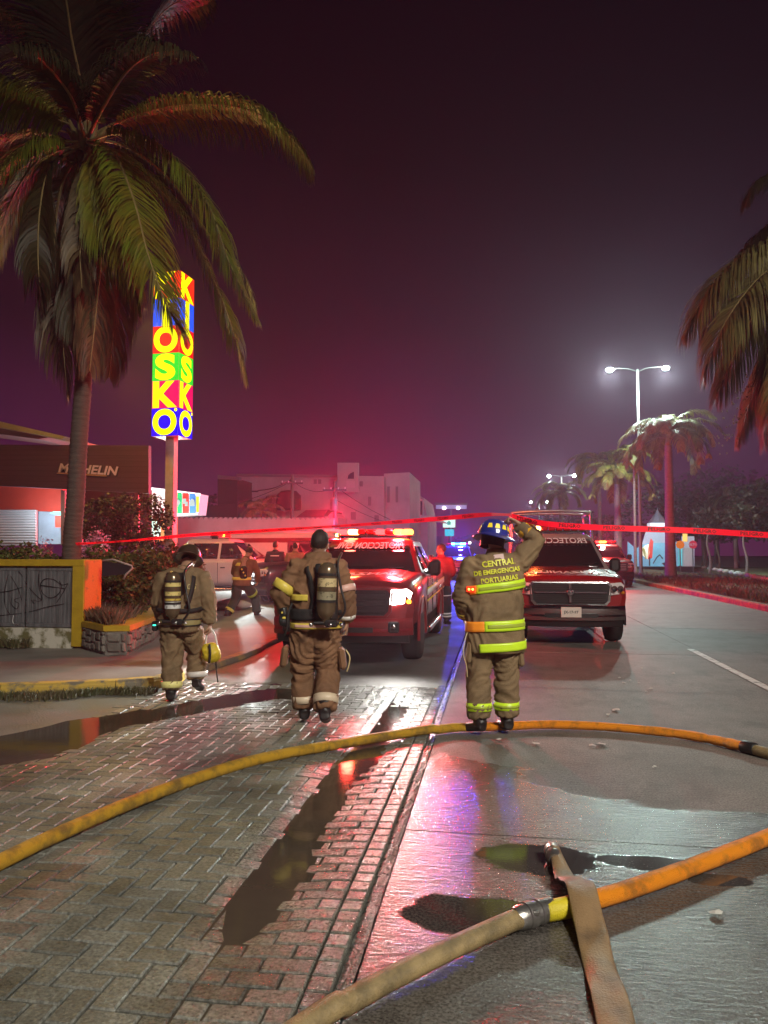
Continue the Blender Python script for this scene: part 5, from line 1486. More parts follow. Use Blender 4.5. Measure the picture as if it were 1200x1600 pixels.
spray([(59, 915), (75, 917), (98, 920)]); spray([(102, 912), (95, 926), (85, 942)])
spray([(97, 944), (70, 949), (40, 957), (10, 961), (-10, 963)], .007)
spray([(56, 897), (57, 918), (62, 937), (50, 928), (38, 914), (30, 900), (24, 893)], .008)
spray([(-10, 926), (10, 924), (30, 918), (36, 917)], .008, dL); spray([(12, 900), (24, 920), (30, 938)], .007, dL)
spray([(8, 898), (3, 925), (5, 948), (12, 960)], .007, dL); spray([(15, 934), (14, 944), (22, 952), (26, 944), (18, 938), (28, 934)], .006, dL)
spray([(45, 938), (50, 944), (48, 938), (56, 940), (62, 938)], .006)
spray([(18, 962), (17, 972), (22, 978), (26, 976)], .010, dL, M_WHL); spray([(40, 963), (38, 972)], .008, dR, M_WHL)

# ------------------------------------------------------------------ planter beside it
plan = empty('stone_planter', (xr, YW, 0), 0, 'low stone planter with a yellow painted ledge, right of the graffiti doors', 'planter')
led = [G(131, 972, .50), G(165, 979, .50), G(199, 979, .50), G(238, 965, .50), G(262, 944, .5), G(285, 925, .5), G(300, 915, .5)]
led = [Vector((p.x, p.y, 0)) - Vector((xr, YW, 0)) for p in led]
led = [Vector((.02, led[0].y, 0))] + led[1:]
M_STONE = mat('rubble_stone', (0.20, 0.18, 0.155), 0.85, nscale=5, namt=.5, bump=.8, bscale=18, island=.30)
M_MORT = mat('grey_mortar', (0.20, 0.18, 0.16), 0.9, nscale=9, namt=.4, bump=.7, bscale=30)
def off_poly(P, d):
    out = []
    for i, p in enumerate(P):
        t = (P[min(i + 1, len(P) - 1)] - P[max(i - 1, 0)]).normalized(); out.append(p + Vector((-t.y, t.x, 0)) * d)
    return out
ins = off_poly(led, .26)
rs = [[a + Vector((0, 0, .02)), a + Vector((0, 0, .44)), b + Vector((0, 0, .44)), b + Vector((0, 0, .02))] for a, b in zip(led, ins)]
MB().rings([[tuple(q) for q in r] for r in rs]).build('core_wall', M_MORT, plan)
oo = off_poly(led, -.035); ii = off_poly(led, .28)
for a0, a1, b0, b1 in zip(oo, oo[1:], ii, ii[1:]):
    e_ = (a1 - a0).normalized() * .003
    MB().rings([[tuple(a0 + e_ + Vector((0, 0, .435))), tuple(a0 + e_ + Vector((0, 0, .515))), tuple(b0 + e_ + Vector((0, 0, .52))), tuple(b0 + e_ + Vector((0, 0, .435)))], [tuple(a1 - e_ + Vector((0, 0, .435))), tuple(a1 - e_ + Vector((0, 0, .515))), tuple(b1 - e_ + Vector((0, 0, .52))), tuple(b1 - e_ + Vector((0, 0, .435)))]]).build('ledge', M_YPAINT, plan)
rnd = random.Random(3)
for a, b in zip(led, led[1:]):
    L_ = (b - a).length; t = (b - a).normalized(); nn = Vector((t.y, -t.x, 0)); s = .02
    while s < L_ - .06:
        wd = rnd.uniform(.13, .28); wd = min(wd, L_ - s)
        z = .14
        while z < .40:
            hh = rnd.uniform(.09, .16); hh = min(hh, .435 - z)
            if hh < .05: break
            c = a + t * (s + wd / 2) + nn * .006 + Vector((0, 0, z + hh / 2))
            M = T3(c) @ Rz(math.atan2(t.y, t.x))
            st = MB().box((0, 0, 0), (wd - .02, .06, hh - .018), bev=.018)
            st.v = [tuple(Vector(p) + Vector((noise.noise(Vector(p) * 9 + c) * .016, noise.noise(Vector(p) * 7 + c * 2) * .01, noise.noise(Vector(p) * 8 + c * 3) * .016))) for p in st.v]
            MB().add(st.v, st.f, M).build('stone', M_STONE, plan)
            z += hh
        s += wd
fillp = [tuple(p + Vector((0, 0, .43))) for p in ins] + [(-.3, 9, .5), (-8, 9, .5), (-8, TH, .43), (.0, TH, .43)]
MB().add(fillp, [tuple(range(len(fillp)))]).build('soil_fill', M_SOIL, plan)

def blades(name, region, n, h, m, seed, zf, parent=None):
    rnd = random.Random(seed); v = []; f = []
    for i in range(n):
        x, y = region(rnd); z = zf(x, y); hh = h * rnd.uniform(.4, 1.2); a = rnd.uniform(0, 2 * PI); w = .006 * rnd.uniform(.6, 1.6)
        dx, dy = math.cos(a), math.sin(a); ln = hh * rnd.uniform(.1, .7); k = len(v)
        v += [(x - dy * w, y + dx * w, z), (x + dy * w, y - dx * w, z), (x + dx * ln * .4, y + dy * ln * .4, z + hh * .6), (x + dx * ln, y + dy * ln, z + hh)]
        f += [(k, k + 1, k + 2), (k + 1, k + 2, k + 3)]
    o = rawmesh(name, v, f, m, parent); o['kind'] = 'stuff'; return o
M_DRYG = leafmat('dry_grass_blade', (0.115, 0.070, 0.034), (0.06, 0.035, 0.02))
M_GRASS = leafmat('short_grass_blade', (0.050, 0.058, 0.018), (0.09, 0.07, 0.03))
def reg1(r):
    t = r.random(); i = min(len(ins) - 2, int(t * (len(ins) - 1))); p = ins[i].lerp(ins[i + 1], t * (len(ins) - 1) - i)
    q = r.random() ** 1.2 * 2.4; return xr + p.x - q * .75, YW + p.y + q * .7
blades('dry_grass', reg1, 9000, .26, M_DRYG, 4, lambda x, y: .43)
def reg2(r):
    t = r.random(); a, b = G(-60, 1094, 0), G(248, 1084, 0); p = a.lerp(b, t); q = abs(r.gauss(0, 1)) * .07 * (1 + .9 * noise.noise(p * 2.0))
    return p.x + q * .1, p.y - .06 - q + .03
blades('kerb_grass', reg2, 4200, .075, M_GRASS, 5, lambda x, y: Hh(x, y))
def reg3(r): return xr + r.uniform(-4, -.8), YW - abs(r.gauss(0, .10)) - .02
blades('wall_grass', reg3, 1800, .14, M_GRASS, 6, lambda x, y: SZ - .01)
def reg4(r): return 7.2 + r.random() ** 1.5 * 5, 14 + r.random() ** 1.6 * 34
blades('median_grass', reg4, 16000, .24, M_DRYG, 7, lambda x, y: .16)

# bent rail at the end of the wall
br_ = empty('bent_rail', D(165, 905, 11.6) * 1, 0, 'bent metal sheet edge sticking out behind the red lit wall end', 'rail')
brp = [Vector(D(x, y, 11.7)) - br_.location for x, y in ((160, 876), (176, 874), (206, 884), (207, 888), (197, 897), (193, 905))]
MB().tube(brp, .014, 6).build('rail_tube', mat('weathered_metal', (.4, .32, .3), .5), br_, True)
MB().add([tuple(p) for p in (brp[0], brp[2], brp[4], brp[0] + Vector((0, 0, -.24)))] + [tuple(p + Vector((0, .012, 0))) for p in (brp[0], brp[2], brp[4], brp[0] + Vector((0, 0, -.24)))], [(0, 1, 2, 3), (4, 5, 6, 7), (0, 1, 5, 4), (1, 2, 6, 5), (2, 3, 7, 6), (3, 0, 4, 7)]).build('sheet', M_DKB, br_)

# ------------------------------------------------------------------ shrubs and trees at the left
def shrub(name, label, px, py_top, d, hw, dep, z0, n, size, m, seed, cat='shrub', group=None):
    b = D(px, 900, d); b.z = z0
    zt2 = (D(px, py_top, d)).z - z0
    vols = []
    rnd = random.Random(seed)
    for i in range(6):
        vols.append(((rnd.uniform(-.6, .6) * hw, rnd.uniform(-.5, .5) * dep, zt2 * rnd.uniform(.40, .66)), (hw * .48, dep * .55, zt2 * rnd.uniform(.28, .40))))
    root = empty(name, b, 0, label, cat, group)
    st = MB()
    for i in range(6):
        c = vols[i][0]; st.tube(catmull([(c[0] * .15, 0, -.05), (c[0] * .6, c[1] * .5, c[2] * .5), (c[0], c[1], c[2] + .1)], 4), [.022 - .0018 * q for q in range(9)], 5)
    so_ = st.build('stems', M_BARK, root, True); so_['kind'] = 'stuff'
    v, f = leaf_cloud(vols, n, size, seed, .35); rawmesh('foliage', v, f, m, root)
shrub('shrub', 'dark green shrub left of the coconut palm trunk, above the graffiti doors', 45, 838, 12.6, 1.0, .5, .4, 7000, .085, M_HEDGE, 1)
shrub('shrub', 'green shrub directly right of the coconut palm trunk, under the red tape', 160, 842, 12.6, .55, .5, .4, 5000, .08, M_HEDGE, 2)
shrub('shrub', 'broad shrub below the sign pole, in the stone planter', 222, 845, 13.5, .75, .6, .4, 7000, .08, M_HEDGE, 3)
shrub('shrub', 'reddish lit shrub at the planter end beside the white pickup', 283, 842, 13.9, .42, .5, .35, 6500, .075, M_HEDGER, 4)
tb = D(195, 880, 21); tb.z = .1
tree('street_tree', 'dark leafy tree between the tyre shop fascia and the sign pole', tb, 1.2, .07, [((-.7, 0, 2.2), (.9, .8, .75)), ((.4, .2, 2.3), (.9, .8, .8)), ((0, 0, 1.4), (1.3, .8, .6)), ((-.2, 0, 2.7), (.7, .6, .4))], 6000, .13, M_HEDGE2, 12)
M_PINK = leafmat('pink_flower_petal', (0.75, 0.30, 0.52), (0.10, 0.09, 0.04), isl=.3)
shrub('flowering_shrub', 'shrub of pale pink flowers right of the palm trunk, before the dark tree', 143, 815, 17, .42, .4, .6, 1800, .07, M_PINK, 5)
shrub('flowering_shrub', 'small pink flowering shrub left of the palm trunk, before the bluish wall', 65, 828, 17, .25, .3, .6, 700, .07, M_PINK, 6)

# ------------------------------------------------------------------ tyre shop
YS = 23.5
ts = empty('tyre_shop', V(60, 862, YS), 0, 'tyre shop with a dark fascia, white roll shutter and sloping canopy roof', 'shop')
o0 = ts.location.copy()
def tsp(name, pts, dy, th, m, par=None): return px_panel(name, pts, YS + dy, th, m, par or ts, world=o0)
M_FASC = mat('brown_fascia_sheet', (0.080, 0.044, 0.066), 0.55, nscale=1.4, namt=.25, bump=.3, bscale=4, stretch=(.05, 1, 6))
fa = tsp('fascia', [(-140, 752), (232, 771), (232, 696), (-140, 694)], 0, .2, M_FASC)
for i in range(8): tsp('fascia_seam', [(-140, 703 + i * 7.6), (231.5, 703.6 + i * 8.6 + .5), (231.5, 703 + i * 8.6), (-140, 702.4 + i * 7.6)], -.012, .01, mat('fascia_groove', (.062, .034, .05), .7), fa)
tsp('canopy_roof', [(-80, 640), (102, 682), (96, 686), (-80, 652)], -.6, 3.2, mat('pale_roof_sheet', (.42, .40, .26), .6, nscale=2, namt=.3), ts)
tsp('roof_soffit', [(-80, 655), (78, 683), (60, 686), (-80, 668)], .2, 2.2, mat('grey_soffit', (.26, .25, .24), .7), ts)
tsp('side_wall', [(60, 850), (100, 850), (100, 800), (60, 795)], 1.6, .3, mat('pale_blue_wall', (.45, .58, .68), .7, nscale=2, namt=.2))
tsp('upper_wall', [(-140, 792), (98, 800), (98, 756), (-140, 742)], 1.4, .3, mat('orange_red_wall', (.62, .05, .025), .7, nscale=1.2, namt=.2))
tsp('back_wall', [(98, 850), (232, 850), (232, 765), (98, 762)], 5.0, .3, mat('dark_shop_interior', (.05, .035, .03), .9))
sh = tsp('roll_shutter', [(-140, 852), (57, 852), (57, 797), (-140, 797)], 1.3, .06, mat('shutter_backing', (.5, .5, .5), .6))
M_SHUT = mat('white_shutter_slat', (.62, .60, .62), .45)
for i in range(13):
    y = 798 + i * 4.1
    a, b = V(-140, y, YS + 1.28) - o0, V(56, y, YS + 1.28) - o0
    MB().tube([a, b], .036, 6, flat=1).build('slat', M_SHUT, sh)
for px in (213, 98): tsp('post', [(px - 3, 852), (px + 3, 852), (px + 3, 766), (px - 3, 766)], .2, .14, mat('post_paint', (.32, .18, .15), .5))
tsp('red_sign_panel', rect(86, 806, 97, 824), 1.2, .05, mat('red_sign', (.7, .06, .03), .5, emit=(1, .08, .03), es=.35))
tsp('green_awning', [(78, 802), (98, 806), (98, 799), (84, 799)], .9, .5, mat('green_awning', (.12, .5, .3), .6))
# lettering, following the slope of the fascia
v, f = text_data('MICHELIN', size=1.0, off=.032, shear=.25, align='LEFT', res=3)
mx_ = max(p[0] for p in v)
def fas(u, w_, dy=-.04):
    x = 90 + 95 * u; base = 738 + 5.2 * u; top = 723.5 + 5.4 * u
    return V(x, base + (top - base) * w_, YS + dy) - o0
zmin = min(p[1] for p in v); zmax = max(p[1] for p in v)
n_sh = [tuple(fas(p[0] / mx_, (p[1] - zmin) / (zmax - zmin), -.035) ) for p in v]
cen = sum((Vector(p) for p in n_sh), Vector()) / len(n_sh)
rawmesh('lettering_shadow', [tuple(Vector(p) + Vector((.045, .012, -.045))) for p in n_sh], f, mat('navy_sign_edge', (.012, .012, .03), .5), fa)
rawmesh('lettering', n_sh, f, mat('pinkish_white_letters', (.62, .52, .72), .5), fa)
tsp('underline_bar', [(88, 740), (166, 744.5), (166, 742.5), (90, 738.2)], -.05, .02, mat('yellow_bar', (.40, .24, .14), .5), fa)
tsp('underline_shadow', [(88, 742), (168, 747), (168, 744.5), (88, 740)], -.03, .012, mat('navy_sign_edge', (.012, .012, .03), .5), fa)
# ------------------------------------------------------------------ convenience store behind the pole
YC = 33.0
cs = empty('corner_store', V(270, 862, YC), 0, 'brightly lit corner store with green, red and blue icon panels on its canopy', 'store')
oc = cs.location.copy()
def csp(name, pts, dy, th, m, par=None): return px_panel(name, pts, YC + dy, th, m, par or cs, world=oc)
M_LITW = mat('lit_white_panel', (.7, .75, .78), .5, emit=(.75, .92, 1), es=1.0)
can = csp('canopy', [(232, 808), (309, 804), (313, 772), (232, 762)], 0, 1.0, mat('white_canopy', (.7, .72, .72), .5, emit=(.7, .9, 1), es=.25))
csp('canopy_edge', [(232, 765), (313, 774), (313, 771), (232, 761)], -.06, .05, M_LITW, can)
for (x0, x1, c, nm) in ((273, 283.5, (.0, .35, .12), 'green_panel'), (285, 294.5, (.55, .03, .02), 'red_panel'), (296, 305, (.02, .16, .55), 'blue_panel')):
    p_ = csp(nm, rect(x0, 769.5 + (x0 - 273) * .07, x1, 802), -.07, .06, mat(nm, c, .4, emit=c, es=.8), can)
    qs = .55; ic = MB(); cpx = (x0 + x1) / 2; c3 = V(cpx, 785, YC - .15) - oc
    if nm == 'green_panel': ic.prism([(math.cos(a * PI / 4) * (.17 if a % 2 else .2), math.sin(a * PI / 4) * .22) for a in range(8)], .03, T3(c3) @ Rx(PI / 2) @ Matrix.Diagonal((.55, .6, 1, 1))); ic.prism([(-.03, -.32), (.03, -.32), (.03, -.1), (-.03, -.1)], .03, T3(c3) @ Rx(PI / 2) @ Matrix.Diagonal((.55, .6, 1, 1)))
    elif nm == 'red_panel': ic.prism([(-.2, .28), (.05, .28), (.05, .05), (.2, .05), (.2, -.28), (-.02, -.28), (-.02, -.1), (-.2, -.1)], .03, T3(c3) @ Rx(PI / 2) @ Matrix.Diagonal((.55, .6, 1, 1)))
    else: ic.prism([(-.2, -.28), (.2, -.28), (.2, 0), (.14, .18), (0, .28), (-.14, .18), (-.2, 0)], .03, T3(c3) @ Rx(PI / 2) @ Matrix.Diagonal((.55, .6, 1, 1)))
    ic.build('icon', emis('icon_white', (.8, 1, .95), .8), p_)
csp('yellow_end', rect(306.5, 776, 310, 800), -.05, .05, emis('yellow_strip', (.8, .9, .05), 1.2), can)
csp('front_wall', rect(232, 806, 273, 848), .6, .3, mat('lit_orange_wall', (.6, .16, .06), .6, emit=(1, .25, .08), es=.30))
for x0, x1, y0, y1 in ((234, 241, 808, 842), (243, 250, 812, 842), (262, 272, 808, 845)): csp('lit_window', rect(x0, y0, x1, y1), .5, .08, emis('shop_window_light', (.75, 1, .85), 1.6))
for x0, x1, y0, y1 in ((251, 260, 816, 826), (251, 260, 830, 840)): csp('poster', rect(x0, y0, x1, y1), .5, .06, emis('poster_glow', (1, .45, .15), 1.0))
point('store_light', V(262, 826, YC - 2.2) - oc, (.85, 1, .9), 600, .3, cs)
point('shop_light', V(60, 800, YS + .2) - o0, (.75, .9, 1), 130, .25, ts)

# ------------------------------------------------------------------ tall lit sign
ds_ = 21.5
base = D(266, 862, ds_); base.z = .1
sg = empty('pylon_sign', base, 0, 'tall lit vertical sign of coloured letter squares on a pole', 'sign')
zb_ = D(268, 683, ds_).z - .1; zt2 = D(268, 424, ds_).z - .1
hS = (zt2 - zb_) / 6; wS = .80
camdir = math.atan2(-base.x, base.y)      # bearing of the sign from the camera
yaw = camdir - R(29)
MB().box((0, 0, zb_ / 2), (.26, .26, zb_), Rz(yaw), bev=.02).build('pole', mat('white_pole_paint', (.55, .48, .46), .5, nscale=4, namt=.25), sg)
cab_ = MB().box((0, 0, (zb_ + zt2) / 2), (wS, wS, zt2 - zb_), Rz(yaw)).build('cabinet', mat('sign_cabinet', (.5, .5, .52), .4), sg)
cols = [(1, .03, .01), (.0, .10, 1), (.9, .0, .01), (.0, .72, .03), (.9, .0, .12), (.01, .0, .95)]
for fi, fr_ in enumerate(((yaw), (yaw + PI / 2))):
    for i, ch in enumerate('KIOSKO'):
        z = zt2 - hS * (i + .5)
        M = Rz(fr_) @ T3(0, -wS / 2 - .012, z)
        tl = MB().box((0, 0, 0), (wS - .006, .02, hS - .008), None).v
        t_ = MB(); t_.box((0, 0, 0), (wS - .006, .02, hS - .008))
        MB().add(t_.v, t_.f, M).build('letter_panel', emis('sign_panel_%d' % i, cols[i], 1.15), sg)
        v, f = text_data(ch, size=1.02, off=.05, res=6)
        x0 = min(p[0] for p in v); x1 = max(p[0] for p in v); y0 = min(p[1] for p in v); y1 = max(p[1] for p in v)
        tw = {'K': .74, 'I': .24, 'O': .74, 'S': .62}[ch]; thh = .74 if ch != 'I' else .80
        vv = [tuple(M @ Vector(((p[0] - (x0 + x1) / 2) / (x1 - x0) * tw, -.014, (p[1] - (y0 + y1) / 2) / (y1 - y0) * thh))) for p in v]
        rawmesh('letter', vv, f, emis('sign_letter_glow', (1, .93, .0), 1.5), sg)
        if i == 5: MB().lathe([(.001, 0), (.025, 0), (.025, .004), (.045, .004), (.045, 0), (.001, 0)], 14, M @ T3(.34, -.014, .33) @ Rx(PI / 2), False).build('small_ring', emis('sign_letter_glow', (1, .93, .0), 1.5), sg)
point('sign_glow', (0.0, -1.3, (zb_ + zt2) / 2 + .3), (1, .80, .14), 460, .6, sg)
point('sign_glow', (-.9, -.7, zb_ + 1.4), (1, .42, .10), 380, .6, sg)

# ------------------------------------------------------------------ scalloped wall and buildings beyond
YB = 40
sw_ = empty('boundary_wall', V(380, 866, YB), 0, 'white boundary wall with a scalloped top and painted notices', 'wall')
ow = sw_.location.copy()
top = []
x = 272
while x < 520:
    for k in range(6): top.append((x + 7.6 * k / 6, 810 + (x - 272) * .004 - 4.2 * math.sin(PI * k / 6) + 2.0))
    x += 7.6
px_panel('wall_face', [(272, 872), (520, 872)] + top[::-1], YB, .25, mat('lavender_white_wall', (.40, .40, .46), .8, nscale=.8, namt=.25), sw_, world=ow)
for i in range(5):
    tx = ('SE RENTA', 'BODEGA', 'INFORMES', 'LOCAL', 'OFICINA')[i]
    c = V(390, 829 + i * 6, YB - .03) - ow
    text_obj('= - = -', M_INK, sw_, T3(c) @ Rx(PI / 2), 'faded_notice', size=.32, off=.004, res=1) if False else MB().box(c, (.7 + .1 * (i % 2), .02, .05)).build('notice_line', mat('faded_black_paint', (.05, .05, .06), .7), sw_)
for i in range(4):
    c = V(416, 832 + i * 6, YB - .03) - ow; MB().box(c, (.5, .02, .05)).build('notice_line', mat('faded_black_paint', (.05, .05, .06), .7), sw_)

YF = 68
wb_ = empty('white_building', V(500, 870, YF), 0, 'long white three storey building with a roof sign panel behind the utility poles', 'building')
ob = wb_.location.copy()
def wbp(name, pts, dy, th, m, par=None): return px_panel(name, pts, YF + dy, th, m, par or wb_, world=ob)
M_WBLD = mat('weathered_white_render', (.44, .38, .38), .8, nscale=.35, namt=.3)
mw_ = wbp('main_wall', [(371, 876), (600, 876), (600, 744), (371, 742)], 0, 10, M_WBLD)
wbp('right_wing', [(600, 876), (640, 876), (640, 738), (600, 740)], 1.5, 10, M_WBLD)
wbp('parapet', [(369, 744), (532, 746), (532, 742), (369, 740)], -.3, .5, mat('roof_edge', (.2, .18, .19), .8), mw_)
pn_ = wbp('roof_sign_panel', [(527, 769), (560, 769), (560, 723), (527, 723)], -1.0, .4, mat('cream_sign_panel', (.42, .38, .36), .6))
wbp('sail_emblem', [(543, 748), (553, 748), (553, 737), (548, 739), (544, 743)], -1.08, .06, mat('dark_emblem', (.05, .03, .05), .6), pn_)
wbp('emblem_base', rect(541, 751, 554, 762), -1.06, .04, mat('pale_emblem', (.5, .42, .42), .6), pn_)
for x0, y0, x1, y1 in ((490, 749, 495, 756), (497, 749, 502, 756), (562, 752, 567, 760), (389, 776, 394, 786), (420, 776, 425, 786), (575, 776, 580, 790), (605, 760, 609, 785), (618, 760, 622, 785), (440, 776, 446, 786), (548, 800, 556, 812), (585, 805, 592, 815)):
    w_ = wbp('window', rect(x0, y0, x1, y1), -.06, .08, mat('window_surround', (.20, .16, .17), .7), mw_ if x1 < 600 else wb_)
    wbp('pane', rect(x0 + .8, y0 + .8, x1 - .8, y1 - .8), -.08, .03, M_GLASS, w_) if False else None
MB().lathe([(.001, 0), (1.1, 0), (1.15, .1), (1.1, 1.3), (.7, 1.7), (.001, 1.8)], 16, T3(V(451, 797, YF - 1.2) - ob)).build('water_tank', M_INK, wb_, True)
# low houses before it
lh = empty('small_house', V(487, 872, 60), 0, 'small house with a dark red gabled roof before the white building', 'house')
ol = lh.location.copy()
px_panel('house_wall', rect(466, 806, 512, 872), 60, 5, mat('pinkish_wall', (.30, .24, .25), .8, nscale=.6, namt=.2), lh, world=ol)
rf = px_panel('roof', [(463, 808), (505, 808), (513, 796), (478, 797)], 59.7, 5.6, mat('dark_red_roof', (.09, .02, .025), .7), lh, world=ol)
px_panel('window', rect(475, 815, 483, 826), 59.95, .1, M_GLASS, lh, world=ol)
px_panel('gable_wall', [(512, 872), (527, 872), (527, 808), (519, 800), (512, 806)], 60.5, 4, mat('pinkish_wall', (.30, .24, .25), .8), lh, world=ol)
lh2 = empty('small_house', V(440, 872, 58), 0, 'flat roofed white house left of the dark red roof', 'house')
px_panel('house_wall', rect(430, 812, 464, 872), 58, 5, M_WBLD, lh2, world=lh2.location.copy()); px_panel('window', rect(441, 818, 446, 828), 57.95, .1, M_GLASS, lh2, world=lh2.location.copy())
# balconied block at the end of the row
bb_ = empty('balcony_building', V(645, 870, 80), 0, 'narrow block with white framed balconies at the end of the row', 'building')
obb = bb_.location.copy()
px_panel('wall', [(622, 872), (668, 872), (668, 812), (662, 778), (640, 765), (622, 765)], 80, 12, M_WBLD, bb_, world=obb)
for (x0, y0, x1, y1) in ((641, 774, 650, 803), (652, 780, 661, 806)):
    fr2 = MB()
    a, b, c, d = [V(x, y, 79.8) - obb for x, y in ((x0, y1), (x1, y1), (x1, y0 + 2), (x0, y0))]
    for p, q in ((a, b), (b, c), (c, d), (d, a)): fr2.tube([p, q], .10, 4)
    w_ = fr2.build('balcony_frame', M_WHT, bb_); 
    MB().add([tuple(q + Vector((0, .08, 0))) for q in (a, b, c, d)], [(0, 1, 2, 3)]).build('balcony_opening', M_GLASS, w_)
px_panel('awning', [(655, 812), (700, 818), (678, 806), (655, 806)], 79, 1.5, M_WHT, bb_, world=obb)
# dark block at far left of the white building
dbk = empty('dark_building', V(345, 870, 64), 0, 'unlit low building left of the long white building', 'building')
px_panel('wall', [(290, 874), (371, 874), (371, 748), (340, 745), (340, 790), (290, 790)], 64, 8, mat('unlit_wall', (.035, .022, .028), .9), dbk, world=dbk.location.copy())
px_panel('roof_edge', [(340, 748), (374, 750), (374, 745), (340, 742)], 63.6, .6, mat('roof_edge', (.2, .18, .19), .8), dbk, world=dbk.location.copy())

# utility poles with wires
def upole(px, py_top, Y, label, arm=True):
    b = V(px, 866, Y); b.z = 0; h = V(px, py_top, Y).z
    root = empty('utility_pole', b, 0, label, 'utility pole', 'utility poles before the white building')
    MB().tube([(0, 0, -.2), (0, 0, h * .5), (0, 0, h)], [.17, .14, .11], 10).build('pole', mat('grey_concrete_pole', (.16, .13, .14), .8), root, True)
    MB().box((0, -.1, h - .6), (1.6, .1, .12)).build('crossarm', mat('grey_concrete_pole', (.16, .13, .14), .8), root)
    for dx in (-.7, -.25, .25, .7): MB().lathe([(.001, 0), (.05, 0), (.03, .05), (.055, .1), (.001, .14)], 8, T3(dx, -.1, h - .54)).build('insulator', M_WHL, root)
    if arm: MB().lathe([(.001, 0), (.22, .02), (.24, .1), (.24, .75), (.2, .85), (.001, .88)], 14, T3(.0, -.36, h - 2.0)).build('transformer', mat('transformer_grey', (.22, .2, .21), .5), root, True)
    return root, Vector((b.x, b.y, h))
u1, t1 = upole(456, 742, 52, 'slim utility pole with a lamp arm, left of the roof sign panel', False)
u2, t2_ = upole(523, 752, 50, 'utility pole with transformer and guy wires below the roof sign panel')
MB().tube(catmull([tuple(Vector((0, 0, t1.z - .3))), (-1.2, -.2, t1.z - .9), (-2.4, -.3, t1.z - 1.1)], 5), .04, 6).build('lamp_arm', M_TRIM, u1)
MB().box((-2.6, -.3, t1.z - 1.15), (.5, .2, .1), bev=.03).build('lamp_head', M_TRIM, u1)
def wire(a, b, sag, label, r=.02):
    P = []
    for i in range(17):
        t = i / 16; p = a.lerp(b, t); p.z -= sag * 4 * t * (1 - t); P.append(p)
    o = MB().tube(P, r, 4).build('wire', M_INK); tag(o, label, 'wire', 'overhead wires'); return o
wire(t1 + Vector((0, 0, -.4)), t2_ + Vector((0, 0, -.4)), .5, 'wire strung between the two utility poles')
wire(t2_ + Vector((0, 0, -.3)), V(610, 812, 54), .15, 'upper wire slanting down right from the transformer pole')
wire(t2_ + Vector((0, 0, -1.2)), V(600, 815, 54), .1, 'lower wire slanting down right from the transformer pole')
wire(t1 + Vector((0, 0, -.4)), V(300, 790, 55), .6, 'wire running left from the slim utility pole')

# ------------------------------------------------------------------ far end of the street
fb = empty('roadside_gantry', V(705, 866, 150), 0, 'lit overhead gantry board crossing the far end of the street', 'gantry')
og = fb.location.copy()
px_panel('lit_board', rect(681, 789, 729, 795), 150, .6, mat('lavender_board', (.4, .38, .55), .5, emit=(.45, .38, .75), es=.5), fb, world=og)
px_panel('board_edge', rect(679, 785.5, 731, 788.5), 150.2, .4, mat('dim_board', (.16, .12, .18), .5), fb, world=og)
px_panel('post', rect(703, 795, 706, 868), 150.2, .4, M_RIM, fb, world=og)
for px in (694, 716): MB().ell(V(px, 794, 149.6) - og, (.35, .2, .3)).build('floodlight', emis('flood_white', (1, .95, 1), 6), fb, True)
s1 = empty('shop_sign', V(701, 866, 95), 0, 'green and white lit shop sign above a smaller turquoise one', 'sign'); o1 = s1.location.copy()
p_ = px_panel('upper_panel', rect(692, 811, 711, 824), 95, .5, emis('pale_green_sign', (.62, 1, .8), 1.3), s1, world=o1)
px_panel('green_mark', [(699, 820), (704, 820), (704.5, 816), (701.5, 813.5), (698.5, 816)], 94.9, .08, emis('green_mark', (.05, .55, .35), .8), p_, world=o1)
px_panel('lower_panel', rect(695, 827, 709, 837.5), 95, .5, emis('turquoise_sign', (.02, .62, .75), 1.0), s1, world=o1)
px_panel('post', rect(700.5, 824, 703, 868), 95.2, .3, M_TRIM, s1, world=o1)
s2 = empty('shop_sign', V(663, 866, 88), 0, 'red and white lit shop front signs beside the balcony block', 'sign'); o2 = s2.location.copy()
px_panel('sign_board', [(650, 835), (673, 835), (673, 818), (650, 812)], 88, .4, emis('red_sign_glow', (.8, .02, .08), .6), s2, world=o2)
for x0, y0, x1, y1 in ((651, 814, 658, 819), (662, 817, 672, 822), (652, 825, 657, 828), (660, 826, 668, 829)): px_panel('white_text_bar', rect(x0, y0, x1, y1), 87.9, .1, emis('white_sign_glow', (.9, .95, 1), 1.6), s2, world=o2)
px_panel('post', rect(660, 835, 663, 868), 88.1, .3, M_TRIM, s2, world=o2)
s3 = empty('roadside_shop', V(668, 866, 105), 0, 'low far shop front with a bluish white light strip', 'shop'); o3 = s3.location.copy()
px_panel('wall', rect(640, 838, 690, 868), 105, 4, mat('far_wall_violet', (.10, .05, .10), .8), s3, world=o3)
for i, (x0, x1, c) in enumerate(((640, 650, (.4, .2, 1)), (658, 668, (.5, 1, .9)), (669, 678, (.7, .95, 1)))): px_panel('light_strip', rect(x0, 841.5, x1, 844.5), 104.9, .1, emis('strip_%d' % i, c, 2.2), s3, world=o3)
s4 = empty('far_building', V(760, 866, 120), 0, 'low pale building beyond the police pickup', 'building'); o4 = s4.location.copy()
px_panel('wall', rect(722, 838, 800, 868), 120, 8, mat('far_wall_grey', (.16, .13, .17), .8), s4, world=o4)
px_panel('roof', [(725, 841), (800, 838), (790, 833), (735, 834)], 119, 9, mat('far_roof', (.2, .17, .22), .8), s4, world=o4)
MB().ell(V(734, 848, 119) - o4, (.2, .1, .2)).build('wall_lamp', emis('flood_white', (1, .95, 1), 6), s4)

